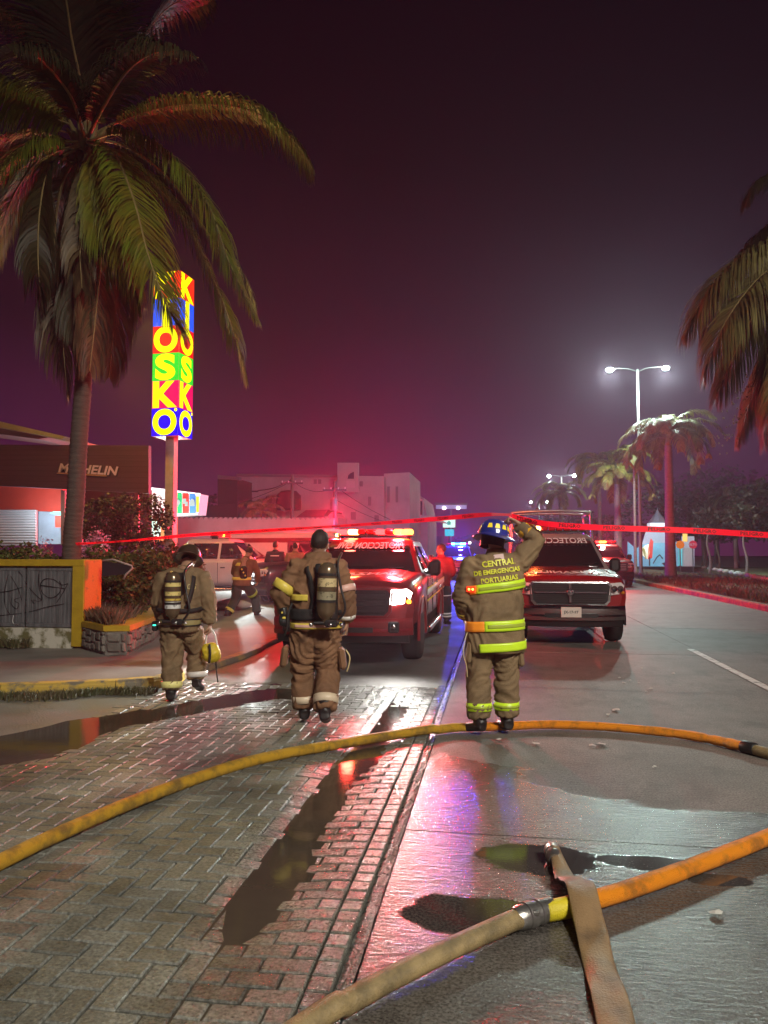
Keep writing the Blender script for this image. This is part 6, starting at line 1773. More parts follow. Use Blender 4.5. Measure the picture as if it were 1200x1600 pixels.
# distant tree masses
rnd = random.Random(77)
def darktree(px, py_top, Y, w, label, m=M_HEDGE2, n=2600, z0=0.0, seed=0, leaf=.45):
    b = V(px, 866, Y); b.z = z0; h = V(px, py_top, Y).z - z0
    tree('tree', label, b, h * .45, .14 + h * .012, [((-.3 * w, 0, h * .62), (w * .55, w * .5, h * .30)), ((.3 * w, .2, h * .66), (w * .55, w * .5, h * .30)), ((0, -.2, h * .78), (w * .5, w * .45, h * .24))], n, leaf, m, seed, 'dark trees beyond the median', 'tree', 3)
labs = ['dark tree behind the small lighthouse building', 'broad dark tree just right of the round stop signs', 'dark tree above the white stone border', 'dark tree at the right edge behind the stones', 'tall dark tree beyond the right edge palm', 'low dark tree behind the lamp post']
for i, (px, pt, Y, w) in enumerate(((1035, 752, 95, 6.5), (1100, 765, 70, 3.8), (1150, 760, 66, 4.2), (1205, 745, 60, 4.4), (1120, 722, 100, 8), (930, 800, 120, 7))):
    darktree(px, pt, Y, w, labs[i], seed=40 + i)
for i, (px, pt, Y, w) in enumerate(((320, 770, 80, 5), (240, 790, 60, 3.5), (745, 835, 170, 7), (790, 822, 190, 9), (830, 815, 150, 7), (870, 800, 140, 7))):
    darktree(px, pt, Y, w, ['dark tree behind the unlit low building', 'dark tree behind the corner store', 'far tree right of the green shop sign', 'far tree above the raised hand', 'far tree left of the third lamp post', 'far tree by the median lamps'][i], seed=60 + i, n=1400, leaf=.6)
# thin trunks on the far side
for i, (px, Y) in enumerate(((1108, 58), (1122, 66), (1165, 52))):
    b = V(px, 880, Y); b.z = 0
    r_ = empty('sapling', b, 0, ('slim bare trunk right of the red round sign', 'thinnest sapling between two larger trunks', 'bent slim tree among the white stones')[i], 'tree')
    MB().tube(catmull([(0, 0, -.1), (.1, 0, 1), (-.12, 0, 2.2), (.1, 0, 3.4)], 4), [.11 - .006 * k for k in range(13)], 7).build('trunk', M_BARK2, r_, True)
    v, f = leaf_cloud([((0, 0, 3.8), (1.2, 1, .9))], 700, .3, 90 + i); rawmesh('crown', v, f, M_HEDGE2, r_)

# ------------------------------------------------------------------ lighthouse shaped gatehouse
YL = 62
gh = empty('lighthouse_gatehouse', V(1025, 880, YL), 0, 'small white lighthouse shaped building with a painted flower mural', 'building')
gh.location.z = 0; og2 = gh.location.copy()
def gp2(name, pts, dy, th, m, par=None): return px_panel(name, pts, YL + dy, th, m, par or gh, world=og2)
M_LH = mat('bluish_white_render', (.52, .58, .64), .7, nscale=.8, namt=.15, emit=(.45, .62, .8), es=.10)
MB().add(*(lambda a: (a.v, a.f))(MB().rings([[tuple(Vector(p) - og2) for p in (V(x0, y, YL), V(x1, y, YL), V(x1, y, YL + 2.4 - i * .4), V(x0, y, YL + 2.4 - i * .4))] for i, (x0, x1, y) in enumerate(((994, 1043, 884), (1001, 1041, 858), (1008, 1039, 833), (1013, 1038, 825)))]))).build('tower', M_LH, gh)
gp2('lantern', rect(1016, 817, 1038.5, 825), -.1, 1.3, mat('lantern_glow', (.8, .85, .9), .5, emit=(.8, .92, 1), es=.7))
cpos = V(1027.5, 817, YL + .5) - og2
MB().lathe([(.72, 0), (.70, .06), (.12, .85), (.03, 1.05), (.001, 1.3)], 8, T3(cpos), True).build('cone_roof', mat('grey_cone_roof', (.25, .24, .28), .7), gh)
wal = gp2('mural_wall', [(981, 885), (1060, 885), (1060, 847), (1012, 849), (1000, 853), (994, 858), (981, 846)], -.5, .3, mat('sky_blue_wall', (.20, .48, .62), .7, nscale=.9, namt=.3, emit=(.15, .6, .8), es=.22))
for nm, pts, c, e_ in (('white_cloud', [(1008, 852), (1014, 850), (1016, 862), (1012, 874), (1004, 868), (1002, 858)], (.8, .85, .6), .5),
                   ('red_petal', [(1012, 874), (1019, 872), (1021, 846), (1017, 841), (1013, 856)], (.7, .06, .04), .3),
                   ('leaf_shape', [(1009, 874), (1012, 872), (1006, 855), (1003, 858)], (.35, .33, .05), .1),
                   ('stem', [(1014, 884), (1016, 884), (1016, 870), (1014, 870)], (.04, .04, .05), 0),
                   ('branch', [(1020, 880), (1026, 870), (1031, 866), (1036, 872), (1035, 874), (1031, 868), (1027, 871), (1021, 881)], (.03, .03, .04), 0),
                   ('branch', [(1034, 880), (1042, 878), (1046, 882), (1038, 884)], (.03, .03, .04), 0)):
    gp2(nm, pts, -.54, .03, mat('mural_' + nm, c, .6, emit=c if e_ else None, es=e_), wal)
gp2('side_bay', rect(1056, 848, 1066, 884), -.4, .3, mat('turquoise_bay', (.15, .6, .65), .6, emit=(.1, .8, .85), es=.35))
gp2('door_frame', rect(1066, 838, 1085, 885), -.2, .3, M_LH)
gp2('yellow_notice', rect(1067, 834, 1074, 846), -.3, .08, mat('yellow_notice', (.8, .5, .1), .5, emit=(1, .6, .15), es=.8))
gp2('door_opening', rect(1069, 856, 1081, 885), -.26, .04, mat('pale_door', (.5, .52, .5), .5))
gp2('cornice', rect(1068, 827, 1087, 833), -.2, .6, M_LH)
point('gate_light', V(1020, 835, YL - 3) - og2, (.8, .95, 1), 260, .3, gh)
for i, (px, c, lb) in enumerate(((1063, (.85, .25, .02), 'round orange road sign on a thin post left of the gatehouse door'), (1083, (.7, .04, .08), 'round red stop sign on a thin post right of the gatehouse door'))):
    b = V(px, 880, 57); b.z = 0
    r_ = empty('round_sign', b, 0, lb, 'road sign'); zc = V(px, 851, 57).z
    MB().tube([(0, 0, 0), (0, 0, zc)], .04, 6).build('post', M_RIM, r_)
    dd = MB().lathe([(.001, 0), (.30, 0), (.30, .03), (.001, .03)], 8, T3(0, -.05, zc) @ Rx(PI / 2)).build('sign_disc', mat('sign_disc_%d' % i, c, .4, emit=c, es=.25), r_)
    if i: text_obj('ALTO', M_WHL, dd, T3(0, -.09, zc) @ Rx(PI / 2), 'sign_lettering', size=.22, off=.004, res=1)
rnd = random.Random(9)
M_WST = mat('whitewashed_stone', (.5, .48, .44), .8, nscale=3, namt=.3)
va, vb = V(1085, 880, 68), V(1330, 880, 27)
q_ = [Vector((va.x, va.y, .24)), Vector((vb.x, vb.y, .24)), Vector((vb.x + 16, vb.y + 2, .3)), Vector((va.x + 30, va.y + 2, .3))]
o = MB().add([tuple(p) for p in q_] + [tuple(p - Vector((0, 0, .35))) for p in q_], [(0, 1, 2, 3), (0, 1, 5, 4), (1, 2, 6, 5), (3, 0, 4, 7)]).build('far_verge', M_LAWN); o['kind'] = 'structure'
for i in range(14):
    t = i / 13; px = 1100 + i * 8.6; Y = 1 / ((1 - t) / 64 + t / 35)
    b = V(px, 880, Y); b.z = .24
    me_ = MB().ell((0, 0, .08), (.24, .18, .13), None, 9, 6)
    me_.v = [tuple(Vector(p) * (1 + .2 * noise.noise(Vector(p) * 5 + Vector((i, 0, 0))))) for p in me_.v]
    o = me_.build('white_stone', M_WST, None, False); o.location = b; o.rotation_euler.z = rnd.random() * 3
    tag(o, 'whitewashed border stone, %s from the left in the row beyond the median' % ('first', 'second', 'third', 'fourth', 'fifth', 'sixth', 'seventh', 'eighth', 'ninth', 'tenth', 'eleventh', 'twelfth', 'thirteenth', 'fourteenth')[i], 'stone', 'whitewashed stones along the far verge')

# ------------------------------------------------------------------ street lamps of the median
LCOL = (.74, 1.0, .92)
M_POST = mat('galvanised_post', (.15, .145, .14), .5, nscale=3, namt=.2)
M_LAMPG = emis('street_lamp_glow', (.80, 1.0, .93), 260)
M_ARM = mat('dark_lamp_arm', (.03, .03, .03), .6)
def street_lamp(x, y, h, label, power, far=False):
    root = empty('street_lamp', (x, y, .12), 0, label, 'street lamp', 'double armed street lamps of the median')
    MB().lathe([(.16, 0), (.16, .25), (.10, .3), (.085, h * .5), (.06, h)], 12).build('post', M_POST, root, True)
    MB().box((0, 0, .02), (.45, .45, .06), bev=.01).build('base_plate', M_POST, root)
    for s_ in (-1, 1):
        MB().tube(catmull([(0, 0, h - .15), (s_ * .5, 0, h + .05), (s_ * 1.25, 0, h + .10)], 5), .026, 8).build('arm', M_ARM, root, True)
        hd = MB().box((s_ * 1.5, 0, h + .09), (.50, .24, .10), bev=.04).build('lamp_head', M_ARM, root, True)
        MB().ell((s_ * 1.5, -.02, h + .015), (.19, .14, .12 if not far else .17)).build('lamp_glass', M_LAMPG, hd, True)
        if power and y < 0: spot('lamp_light', (s_ * 1.5, 0, h - .12), (s_ * 1.5 - 1.5, 3, 0), (1, .94, .80), power, 152, .5, .12, root)
        elif power: point('lamp_light', (s_ * 1.5, 0, h - .32), LCOL, power, .16, root)
    return root
hL = 11.6
street_lamp(7.85, 44, hL, 'nearest tall double street lamp in view, lit red by the beacons', 3600)
street_lamp(7.85, 95, 10.6, 'second double street lamp up the median', 2000, True)
street_lamp(7.85, 145, 10.6, 'third double street lamp up the median', 1500, True)
street_lamp(7.85, 200, 11.0, 'fourth and smallest double street lamp up the median', 0, True)
street_lamp(7.6, -6.5, 11.0, 'double street lamp of the same row behind the camera', 8600)
# ------------------------------------------------------------------ parked emergency vehicles
RO = emis('beacon_orange_core', (1, .20, .015), 24)
RR = emis('beacon_red', (1, .02, .02), 14)
RO2 = emis('beacon_amber_core', (1, .42, .10), 22)
T1 = pickup('rescue_pickup', 'dark red rescue pickup with one glaring headlight and a lit beacon bar', (-2.07, 10.15, 0), 0, M_RED2, cabpaint=M_RED2, zt0=1.70,
            head=dict(side=1, whole=True), barlit={6: RO, 7: RO, 1: RO2, 0: RR, 4: RR}, hood_text=('MANZANILLO', .16, .75, True), shield_text='PROTECCION CIVIL', side_stripe=True, fog=True, bumper='body', grille='plain', plate=False)
spot('headlight_beam', (.80, -.1, .95), (.6, -9, -.3), (1, .97, .9), 200, 120, .8, .06, T1)
spot('headlight_beam', (-.80, -.1, .95), (-3.2, -4.5, -.2), (.92, 1, .97), 420, 80, .8, .06, T1)
MB().ell((-.80, .02, .95), (.06, .02, .055)).build('lamp_bulb', emis('headlamp_bulb', (1, .98, .92), 25), T1, True)
def beacon(par, x, y, z, col, p, back=1.0, ang=78):
    for dx, dy, dz, k in ((0, -1, -.16, 1.0), (-1, -.45, -.06, 1.0), (1, -.45, -.10, .3), (0, 1, .0, back)):
        if k: spot('beacon_light', (x, y, z), (x + dx * 5, y + dy * 5, z + dz * 5), col, p * k, ang, .8, .09, par)
beacon(T1, .45, 2.72, 1.98, (1, .025, .035), 380, 13)
point('added_beacon_glow', (.40, 2.85, 2.10), (1, .02, .03), 380, .10, T1)  # extra red light added at the bar, imitates the red glare in the air
point('added_beacon_glow', (-.45, 2.75, 2.05), (1, .05, .03), 40, .10, T1)
T2 = pickup('rescue_pickup', 'red and dark grey rescue pickup with an unlit cross grille, parked right of the firefighter in the blue helmet', (1.18, 12.9, 0), 0, M_RED, cabpaint=mat('silver_red_cab', (.34, .25, .24), .3, coat=.6), W=.93,
            barlit={0: RO2, 1: RO2}, hood_text=('MANZANILLO', .16, .45, True), shield_text='PROTECCION', bumper='chrome', grille='cross', plate=True)
T2['label'] = 'red rescue pickup with unlit cross grille, right of the firefighter in the blue helmet'
beacon(T2, -.55, 2.78, 2.05, (1, .14, .03), 90, .6)
# ladder rack hoops over its bed
for s_ in (-1, 1):
    pass
rk = MB()
for yy in (4.2, 5.5):
    rk.tube(catmull([(-.88, yy, 1.2), (-.84, yy, 2.25), (-.68, yy, 2.42), (.68, yy, 2.42), (.84, yy, 2.25), (.88, yy, 1.2)], 5), .028, 7)
rk.tube([(-.8, 4.2, 2.36), (-.8, 5.5, 2.36)], .025, 6); rk.tube([(.8, 4.2, 2.36), (.8, 5.5, 2.36)], .025, 6)
rk.build('bed_rack', M_RIM, T2, True)
T3_ = pickup('rescue_pickup', 'dark red pickup with a bright red beacon parked farther up the right lane', (5.05, 35.2, 0), 0, M_RED2, barlit={3: RO, 4: RO, 2: RR}, shield_text=None, plate=False, bumper='black', grille='bars')
beacon(T3_, 0, 2.8, 2.1, (1, .04, .03), 1500, 1)
point('added_beacon_glow', (0, 2.9, 2.25), (1, .03, .03), 500, .1, T3_)
BL = emis('beacon_blue', (.01, .06, 1), 60); BL2 = emis('beacon_cyan', (.05, .6, 1), 60)
T4 = pickup('police_pickup', 'dark blue police pickup with blue beacons facing down the street', (-2.3, 42.5, 0), 0, M_NAVY, barlit={2: BL2, 3: BL, 5: BL2, 6: BL2, 4: BL}, shield_text=None, bumper='chrome', grille='bars', plate=True)
point('beacon_light', (0.2, 2.6, 2.3), (.03, .04, 1), 1700, .12, T4)
point('beacon_light', (0.2, 1.2, 2.6), (.10, .10, 1), 900, .12, T4)
T5 = pickup('sport_utility_car', 'silver car with arched side window between the rescue pickup and the police pickup', (-3.0, 26.5, 0), R(14), M_SILV, kind='suv', bar=False, shield_text=None, plate=False, bumper='body', grille='bars', cat='car')
d = 24.0
p = D(492, 880, d); T6 = pickup('service_pickup', 'white crew cab pickup seen side on, left of the crouching firefighter', (p.x, p.y, .05), R(92), M_WHT, barlit={3: emis('beacon_amber_dim', (1, .45, .03), 9)}, shield_text=None, plate=False, bumper='black', grille='bars')
p = D(392, 900, 21.3); T7 = pickup('rescue_truck', 'dark fronted rescue truck with slanted windshield behind the officers, turned left', (p.x, p.y, .04), R(-52), M_DKB, cabpaint=M_RED2, shield_text=None, plate=False, bumper='black', grille='bars', zt0=1.82,
           barlit={0: RO2, 2: RO2, 7: RO2}, cat='pickup truck')
beacon(T7, -.1, 2.6, 2.05, (1, .05, .04), 1100, 1)
spot('headlight_beam', (-.6, -.1, .9), T7.matrix_basis.inverted() @ Vector((-5.6, 15.4, 0)), (.92, 1, .97), 900, 60, .8, .06, T7)
# ambulance / box body behind the dark red pickup
p = D(560, 880, 27); bx_ = empty('rescue_van', (p.x - .6, p.y, 0), R(80), 'boxy white rescue van with a red band behind the dark red pickup', 'van')
MB().box((0, 2.2, 1.42), (1.9, 4.6, 1.65), bev=.09).build('box_body', M_WHT, bx_, True, 40)
for zz, m_ in ((1.15, M_REDC), (1.95, M_REDC)): MB().box((0, 2.2, zz), (1.912, 4.4, .16)).build('colour_band', m_, bx_)
MB().rings([[(x, y, z) for x in (0,) for y, z in ((0, 0),)] * 0 or [(sx_ * .93, -1.5, .5), (sx_ * .93, -1.5, 1.1), (sx_ * .90, -.75, 1.35), (sx_ * .82, -.1, 2.0), (sx_ * .82, .1, 2.05), (sx_ * .93, .1, .5)] for sx_ in (-1, 1)]).build('cab', M_WHT, bx_)
MB().add([(-.80, -.76, 1.38), (.80, -.76, 1.38), (.72, -.14, 1.96), (-.72, -.14, 1.96)], [(0, 1, 2, 3)], T3(0, -.03, .02)).build('windshield', M_GLASS, bx_)
for yy in (-.8, 3.4):
    for sx_ in (-1, 1): MB().lathe([(.2, -.12), (.34, -.12), (.38, 0), (.34, .12), (.2, .12)], 20, T3(sx_ * .84, yy, .38) @ Ry(PI / 2)).build('wheel', M_TYRE, bx_, True, 40)
for sx_ in (-1, 1): MB().box((sx_ * .957, 1.2, 1.7), (.01, .9, .45)).build('side_window', M_GLASS, bx_)
MB().box((0, .3, 2.30), (1.2, .25, .09), bev=.02).build('beacon_bar', RR, bx_)
point('added_beacon_glow', (0, .3, 2.7), (1, .012, .035), 8000, .12, bx_)  # extra red light added over the van to redden the haze and facades

# ------------------------------------------------------------------ people in the background
def crowd(name, label, px, py, z, hgt, jac, tro, pose=None, rz=CAMZ, seed=1, stripes=None, **kw):
    loc = G(px, py, z)
    J = dict(head=(0, .02, 1.62), neck=(0, 0, 1.49), chest=(0, 0, 1.27), hip=(0, 0, .92), face=(.1, 1, -.1),
             shL=(-.18, 0, 1.40), elL=(-.25, 0, 1.12), wrL=(-.20, .12, .95), hdL=(.2, .6, -.6), shR=(.18, 0, 1.40), elR=(.25, 0, 1.12), wrR=(.20, .12, .95), hdR=(-.2, .6, -.6),
             hpL=(-.09, 0, .86), knL=(-.10, .02, .49), anL=(-.11, -.02, .10), toL=(-.14, .12, .015), hpR=(.09, 0, .86), knR=(.11, .02, .49), anR=(.13, .0, .10), toR=(.15, .14, .015), thR=-1)
    if pose: J.update(pose)
    c = J['chest']; n_ = J['neck']; h_ = J['hip']
    T_ = Torso([(h_[2] - .10, h_[0], h_[1], .20, .15, 0), (h_[2] + .08, h_[0], h_[1], .195, .145, 0), (c[2] - .05, c[0], c[1], .205, .145, 0), (c[2] + .10, c[0] * .5 + n_[0] * .5, c[1] * .5 + n_[1] * .5, .19, .13, 0), (n_[2] - .04, n_[0], n_[1] - .01, .11, .09, 0)])
    r_, e_, H_2, M_2, ax = person(name, label, 'person', loc, rz, J, jacket=jac, trousers=tro, T=T_, jz=(h_[2] - .07, n_[2] - .05), voxel=.022, seed=seed, wr=.008, **kw)
    r_.scale = (hgt, hgt, hgt)
    return r_, T_, J
ke, KT, KJ = crowd('person', 'crouching firefighter in dark brown gear leaning forward on the driveway', 378, 966, .06, 1.0, M_TURN2, mat('dark_green_trousers', (.035, .045, .03), .8), seed=11,
    pose=dict(head=(.10, .28, 1.47), neck=(.05, .20, 1.36), chest=(.02, .10, 1.14), hip=(0, -.06, .80), face=(.2, 1, -.8), shL=(-.16, .14, 1.24), elL=(-.24, .28, 1.0), wrL=(-.12, .42, .86), shR=(.22, .14, 1.24), elR=(.30, .26, 1.0), wrR=(.28, .42, .80),
              hpL=(-.10, -.05, .74), knL=(-.16, .06, .40), anL=(-.30, -.10, .12), toL=(-.40, .05, .015), hpR=(.10, -.03, .74), knR=(.26, .22, .44), anR=(.32, .10, .10), toR=(.38, .26, .015)))
sb('reflective_stripe', KT, .86, .92, -PI, 0, M_YELT, ke, .018); sb('reflective_stripe', KT, 1.17, 1.24, -PI * .86, -PI * .60, M_YELT, ke, .02)
MB().box((.06, -.17, 1.02), (.16, .14, .30), bev=.04).build('belt_pack', M_BLKPL, ke)
for k in range(3): MB().ell((.03 + .04 * k, -.25, 1.10 - .07 * k), (.02, .012, .02)).build('pack_buckle', M_YELT, ke)
limb_band('knee_patch', lerp(KJ['hpR'], KJ['knR'], .55), lerp(KJ['hpR'], KJ['knR'], .70), .125, .122, mat('green_patch', (.35, .5, .03), .4), ke)
limb_band('reflective_cuff', lerp(KJ['knL'], KJ['anL'], .70), lerp(KJ['knL'], KJ['anL'], .88), .106, .104, M_YELT, ke)
of, OT, OJ = crowd('person', 'officer in dark uniform with two white stripes across the back', 430, 944, .06, 1.02, M_DARKC, M_DARKC, seed=12, short=True)
sb('reflective_stripe', OT, 1.06, 1.10, -PI, 0, M_SILT, of, .014); sb('back_print', OT, 1.335, 1.36, -PI * .68, -PI * .34, M_WHL, of, .016)
og_, GT, GJ = crowd('person', 'man in tan coat beside the officer, mostly hidden by the bareheaded firefighter', 461, 946, .06, 1.0, M_TURN, M_DARKC, seed=13)
sb('reflective_stripe', GT, 1.02, 1.08, -PI, 0, M_YELT, og_, .016)
rv, RT, RJ = crowd('person', 'rescuer in a red vest and dark trousers with white leg stripes, behind the dark red pickup', 690, 977, 0, .98, M_REDC, M_DARKC, seed=14, short=True,
    pose=dict(anL=(-.10, -.06, .10), toL=(-.08, -.22, .015), heL=(-.10, .0, .03), anR=(.12, .05, .10), toR=(.2, .12, .015), face=(-1, .2, -.5)))
rv['label'] = 'rescuer in red vest and dark trousers with white leg stripes, beside the dark red pickup'
for s_ in 'LR':
    limb_band('leg_stripe', lerp(RJ['kn' + s_], RJ['an' + s_], .55), lerp(RJ['kn' + s_], RJ['an' + s_], .63), .106, .105, M_WHL, rv)
    limb_band('leg_stripe', lerp(RJ['kn' + s_], RJ['an' + s_], .70), lerp(RJ['kn' + s_], RJ['an' + s_], .78), .106, .105, M_WHL, rv)
    limb_band('thigh_stripe', lerp(RJ['hp' + s_], RJ['kn' + s_], .55), lerp(RJ['hp' + s_], RJ['kn' + s_], .60), .122, .121, M_WHL, rv)
# slumped white sacks on the driveway edge
sk = empty('sandbag', D(343, 912, 19), 0, 'low white sack lying before the white pickup', 'sack'); sk.location.z = .1
MB().ell((0, 0, .14), (.85, .3, .16), None, 16, 8).build('sack_body', mat('white_sackcloth', (.5, .52, .46), .8, nscale=5, namt=.3, bump=1, bscale=8), sk, True)

# ------------------------------------------------------------------ hoses
M_HY = mat('yellow_hose_jacket', (0.62, 0.34, 0.020), 0.55, nscale=9, sub2=(0.25, 0.145, 0.03), subpos=(.34, .55), bump=1.6, bscale=210, namt=.1)
M_HO = mat('orange_hose_jacket', (0.95, 0.30, 0.008), 0.5, nscale=9, sub2=(0.50, 0.17, 0.02), subpos=(.34, .52), bump=1.6, bscale=210, namt=.1)
M_HT = mat('tan_hose_jacket', (0.30, 0.215, 0.10), 0.5, nscale=10, sub2=(0.15, 0.11, 0.055), subpos=(.36, .6), bump=.5, bscale=150, namt=.1)
M_HF = mat('flat_canvas_hose', (0.26, 0.165, 0.085), 0.42, nscale=7, sub2=(0.15, 0.10, 0.06), subpos=(.36, .6), bump=.4, bscale=120, namt=.1)
M_COUP = mat('aluminium_coupling', (0.50, 0.48, 0.46), 0.3, .9, nscale=20, namt=.3, bump=.2, bscale=60)
RH = .043
def hose_path(pts, z=RH, n=10):
    C = catmull([G(x, y, z) for x, y in pts], n)
    for p in C: p.z = z + .012 * (1 if p.x < XS else 0) 
    return C
def wavy(C, r, kink=None, amp=.09):
    out = []
    for i, p in enumerate(C):
        k = r * (1 + amp * noise.noise(p * 3.1) + .02 * noise.noise(p * 17))
        if kink:
            for kp, ka in kink:
                k *= 1 + ka * math.exp(-((p - kp).length / .03) ** 2)
        out.append(k)
    return out
h1 = empty('fire_hose', G(400, 1190, 0), 0, 'long yellow fire hose crossing the paving behind the firefighters\' feet', 'fire hose')
h1['label'] = 'long yellow and orange fire hose curving across the whole street'
oh = h1.location.copy()
def hp(C): return [p - oh for p in C]
C1 = hose_path([(-260, 1490), (-120, 1420), (0, 1351), (120, 1294), (250, 1240), (400, 1190), (560, 1160), (690, 1139), (730, 1136)], n=14)
MB().tube(hp(C1), wavy(C1, RH), 16, flat=.88).build('yellow_length', M_HY, h1, True)
C2 = hose_path([(730, 1136), (800, 1134), (850, 1132), (940, 1135), (1040, 1144), (1100, 1153), (1168, 1168)], n=14)
kk = [(G(1055, 1147, RH), -.28), (G(1108, 1154, RH), -.22), (G(1142, 1162, RH), .12)]
MB().tube(hp(C2), wavy(C2, RH * .98, kk), 16, flat=.88).build('orange_length', M_HO, h1, True)
C3 = hose_path([(1164, 1167), (1200, 1177), (1300, 1200), (1400, 1232), (1450, 1262), (1400, 1285)], n=8)
MB().tube(hp(C3), wavy(C3, RH * .96), 14).build('brown_end', M_HT, h1, True)
cpt = [G(1160, 1166, RH), G(1182, 1172, RH)]
MB().tube([p - oh for p in (cpt[0], cpt[0].lerp(cpt[1], .1), cpt[0].lerp(cpt[1], .9), cpt[1])], [RH * 1.02, RH * 1.18, RH * 1.18, RH], 16).build('coupling', M_TRIM, h1, True)
C4 = hose_path([(1400, 1285), (1330, 1262), (1260, 1280), (1200, 1308), (1080, 1355), (975, 1392), (905, 1412)], n=12)
MB().tube(hp(C4), wavy(C4, RH * 1.02, None, .03), 18, flat=.88).build('orange_return', M_HO, h1, True)
C5 = hose_path([(912, 1410), (880, 1419), (852, 1424)], n=6)
MB().tube(hp(C5), wavy(C5, RH * 1.0), 18).build('yellow_tail', mat('bright_yellow_jacket', (.62, .50, .02), .5, nscale=9, namt=.2, bump=.4, bscale=160), h1, True)
h2 = empty('fire_hose', G(650, 1510, 0), 0, 'muddy tan fire hose running to the bottom edge from the metal coupling', 'fire hose')
oh2 = h2.location.copy()
C6 = hose_path([(824, 1429), (770, 1452), (700, 1484), (620, 1524), (550, 1562), (480, 1606), (400, 1664), (330, 1720)], n=10)
MB().tube([p - oh2 for p in C6], wavy(C6, RH * 1.02, None, .04), 18, flat=.86).build('hose_jacket', M_HT, h2, True)
a, b = G(862, 1419, RH), G(812, 1434, RH); ax = (b - a).normalized(); L_ = (b - a).length
cm = []
for t, r in ((0, .92), (.02, 1.10), (.30, 1.12), (.32, 1.20), (.40, 1.22), (.42, 1.12), (.52, 1.12), (.54, 1.24), (.72, 1.26), (.74, 1.14), (.9, 1.12), (1.0, .98)): cm.append((a + ax * L_ * t * 1.15 - oh2, RH * r))
co = MB().tube([p for p, r in cm], [r for p, r in cm], 24).build('coupling', M_COUP, h2, True, 35)
for k in range(3):
    an_ = k * 2.1 + .5; c = a + ax * L_ * .72; s1_ = ax.cross(Vector((0, 0, 1))).normalized(); s2_ = Vector((0, 0, 1))
    q = c + (s1_ * math.cos(an_) + s2_ * math.sin(an_)) * RH * 1.25 - oh2
    MB().box(q, (.028, .022, .018), bev=.004).build('lug', M_COUP, co)
# flat hose draped over
h3 = empty('fire_hose', G(900, 1480, 0), 0, 'flat drained brown hose draped over the orange hose, with a short metal end', 'fire hose')
oh3 = h3.location.copy()
pts = [(866, 1340, .045, .5), (874, 1356, .035, .62), (884, 1376, .03, .85), (893, 1388, .066, 1.0), (904, 1410, .104, 1.05), (913, 1432, .098, 1.05), (924, 1462, .034, 1.05), (934, 1495, .014, 1.02), (950, 1550, .014, 1.05), (966, 1605, .014, 1.08), (990, 1680, .014, 1.1)]
P = catmull([Vector((G(x, y, .02).x, G(x, y, .02).y, z)) for x, y, z, w in pts], 6); ww = [w for w in [pts[0][3]] for _ in ()]
ws_ = catmull([(q[3], q[2], 0) for q in pts], 6)
rs = []
for i, p in enumerate(P):
    t = (P[min(i + 1, len(P) - 1)] - P[max(i - 1, 0)]).normalized(); s_ = t.cross(Vector((0, 0, 1))).normalized(); u_ = s_.cross(t)
    w = .060 * ws_[i].x; th = .034 * (1 - min(1, (i / 9))) + .0075
    cup = .010 * math.sin(i * .55) * (i > 14)
    ring = []
    for k in range(16):
        a_ = 2 * PI * k / 16; x_ = math.cos(a_); y_ = math.sin(a_)
        ring.append(p + s_ * (w * x_) + u_ * (th * y_ * (1 + .5 * abs(x_) ** 6) + cup * x_ * x_ + .0035 * noise.noise(Vector((x_ * 2, i * .4, 0)))) - oh3)
    rs.append(ring)
MB().rings(rs).build('flat_jacket', M_HF, h3, True)
a = G(866, 1341, .04); b = G(862, 1328, .045); ax = (b - a).normalized(); cm = []
for t, r in ((-.3, .030), (0, .036), (.15, .040), (.4, .040), (.42, .034), (.7, .034), (.72, .041), (1.2, .041), (1.3, .036), (1.32, .028), (1.0, .026)): cm.append((a + ax * .075 * t - oh3, r))
MB().tube([p for p, r in cm], [r for p, r in cm], 22).build('hose_end', M_COUP, h3, True, 35)

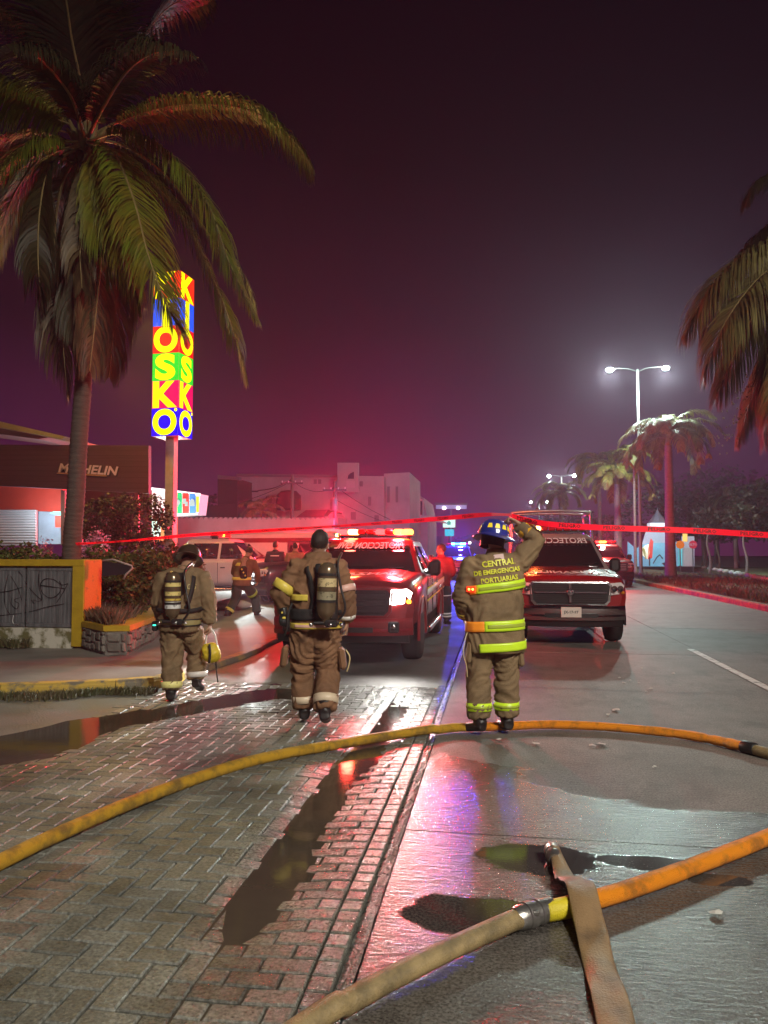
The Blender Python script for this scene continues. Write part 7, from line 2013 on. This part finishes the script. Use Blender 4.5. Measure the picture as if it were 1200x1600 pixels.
# ------------------------------------------------------------------ barrier tape
def tape_material():
    m = bpy.data.materials.new('red_barrier_tape'); m.use_nodes = True; N = m.node_tree.nodes; L = m.node_tree.links
    b = N['Principled BSDF']; b.inputs['Base Color'].default_value = (.85, .015, .045, 1); b.inputs['Roughness'].default_value = .35
    t = N.new('ShaderNodeBsdfTranslucent'); t.inputs['Color'].default_value = (1, .03, .08, 1)
    mx = N.new('ShaderNodeMixShader'); mx.inputs[0].default_value = .6
    L.new(b.outputs[0], mx.inputs[1]); L.new(t.outputs[0], mx.inputs[2]); L.new(mx.outputs[0], N['Material Output'].inputs[0]); return m
M_TAPE = tape_material()
def tape(name, label, pts, w, tw, nt, seed, face, txt_size, spacing):
    root = empty(name, pts[0], 0, label, 'barrier tape')
    C = catmull(pts, nt); n_ = len(C); v = []; f = []; frm = []; acc = 0
    for i, p in enumerate(C):
        if i: acc += (C[i] - C[i - 1]).length
        t = (C[min(i + 1, n_ - 1)] - C[max(i - 1, 0)]).normalized()
        a = tw(i / (n_ - 1)); up = Vector((0, 0, 1)); sd = t.cross(up).normalized()
        u_ = (up * math.cos(a) + sd * math.sin(a)); frm.append((acc, p, u_, t))
        v += [tuple(p - u_ * w / 2 - pts[0]), tuple(p + u_ * w / 2 - pts[0])]
    f = [(2 * i, 2 * i + 1, 2 * i + 3, 2 * i + 2) for i in range(n_ - 1)]
    rawmesh('tape_band', v, f, M_TAPE, root, True)
    tv, tf = text_data('PELIGRO', size=txt_size, align='LEFT', off=.0008, res=1, xs=1.15)
    s = .05
    while s + .5 < acc:
        vv = []
        for q in tv:
            ss = s + q[0]
            for k in range(len(frm) - 1):
                if frm[k + 1][0] >= ss: break
            r_ = (ss - frm[k][0]) / max(1e-6, frm[k + 1][0] - frm[k][0]); p = frm[k][1].lerp(frm[k + 1][1], r_); u_ = frm[k][2].lerp(frm[k + 1][2], r_); t = frm[k][3]
            nrm = u_.cross(t).normalized() * face
            vv.append(tuple(p + u_ * q[1] + nrm * .0022 - pts[0]))
        rawmesh('tape_lettering', vv, tf, M_INK, root)
        s += spacing
hA = locA + Matrix.Rotation(CAMZ, 3, 'Z') @ Vector((.165, -.01, 1.885))
tape('barrier_tape', 'red danger tape from the raised hand to the right edge, lettered in black', [hA + Vector((.0, 0, -.03)), D(850, 818, 6.5), D(930, 824, 6.4), D(1080, 829, 6.3), D(1200, 836, 6.2), D(1420, 848, 6.1)], .048,
     lambda t: .35 * math.exp(-t * 10) + .12 * math.sin(t * 9), 22, 1, -1, .040, .36)
tape('barrier_tape', 'red danger tape sagging from the raised hand to the palm trunk at the left', [D(118, 850, 12.2), D(200, 845, 11.8), D(300, 836, 11), D(430, 828, 9.8), D(560, 820, 8.6), D(680, 811, 7.6), D(760, 804, 7.0), hA + Vector((0, 0, -.02))], .044,
     lambda t: .5 + .5 * math.sin(t * 15), 26, 1, -1, .036, .36)
# ------------------------------------------------------------------ litter
rnd = random.Random(21)
M_PAP = mat('scrap_paper', (.55, .52, .48), .7)
sp_ = [(962, 1111, .09), (950, 1118, .05), (940, 1165, .08), (926, 1167, .05), (838, 1164, .06), (975, 1068, .04), (985, 1064, .03), (998, 1068, .03), (1017, 1077, .04), (1062, 1072, .02), (1003, 1045, .04), (1052, 1053, .05), (1010, 1082, .03), (235, 1094, .07), (968, 1060, .03), (1118, 1430, .05), (1022, 1200, .03), (780, 1157, .04), (1040, 1065, .02)]
for i, (px, py, s_) in enumerate(sp_):
    v = []; n_ = 7
    for k in range(n_):
        a_ = 2 * PI * k / n_; r_ = s_ * rnd.uniform(.35, .6); v.append((r_ * math.cos(a_) * 1.3, r_ * math.sin(a_), .006 + rnd.random() * s_ * .25))
    v.append((0, 0, .02)); f = [(k, (k + 1) % n_, n_) for k in range(n_)]
    o = rawmesh('paper_scrap', v, f, M_PAP); o.location = G(px, py, .001 + (.016 if px < 300 else 0)); o.rotation_euler.z = rnd.random() * 6
    lb = {0: 'largest torn paper scrap, in front of the red pickup on the right', 1: 'small paper scrap touching the left side of the largest scrap', 2: 'crumpled paper scrap inside the loop of the orange hose', 3: 'small scrap left of the crumpled one inside the hose loop', 4: 'paper scrap by the boots of the firefighter in the blue helmet', 13: 'crumpled white scrap at the yellow kerb by the stooping firefighter', 15: 'lone paper scrap below the orange hose near the right edge'}.get(i, 'tiny pale fragment scattered on the road before the parked red pickup')
    tag(o, lb, 'litter', 'paper scraps on the road')
# ------------------------------------------------------------------ smoky air
HAZE = 0.0015
hz = MB().box((0, 120, 7), (300, 290, 18)).build('haze', None)
hz['kind'] = 'stuff'
hm_ = bpy.data.materials.new('smoky_air'); hm_.use_nodes = True
N = hm_.node_tree.nodes; L = hm_.node_tree.links
for n in list(N): N.remove(n)
out = N.new('ShaderNodeOutputMaterial'); pv = N.new('ShaderNodeVolumePrincipled')
pv.inputs['Color'].default_value = (.85, .64, .84, 1); pv.inputs['Density'].default_value = HAZE; pv.inputs['Anisotropy'].default_value = 0.6
L.new(pv.outputs[0], out.inputs['Volume']); hz.data.materials.append(hm_)
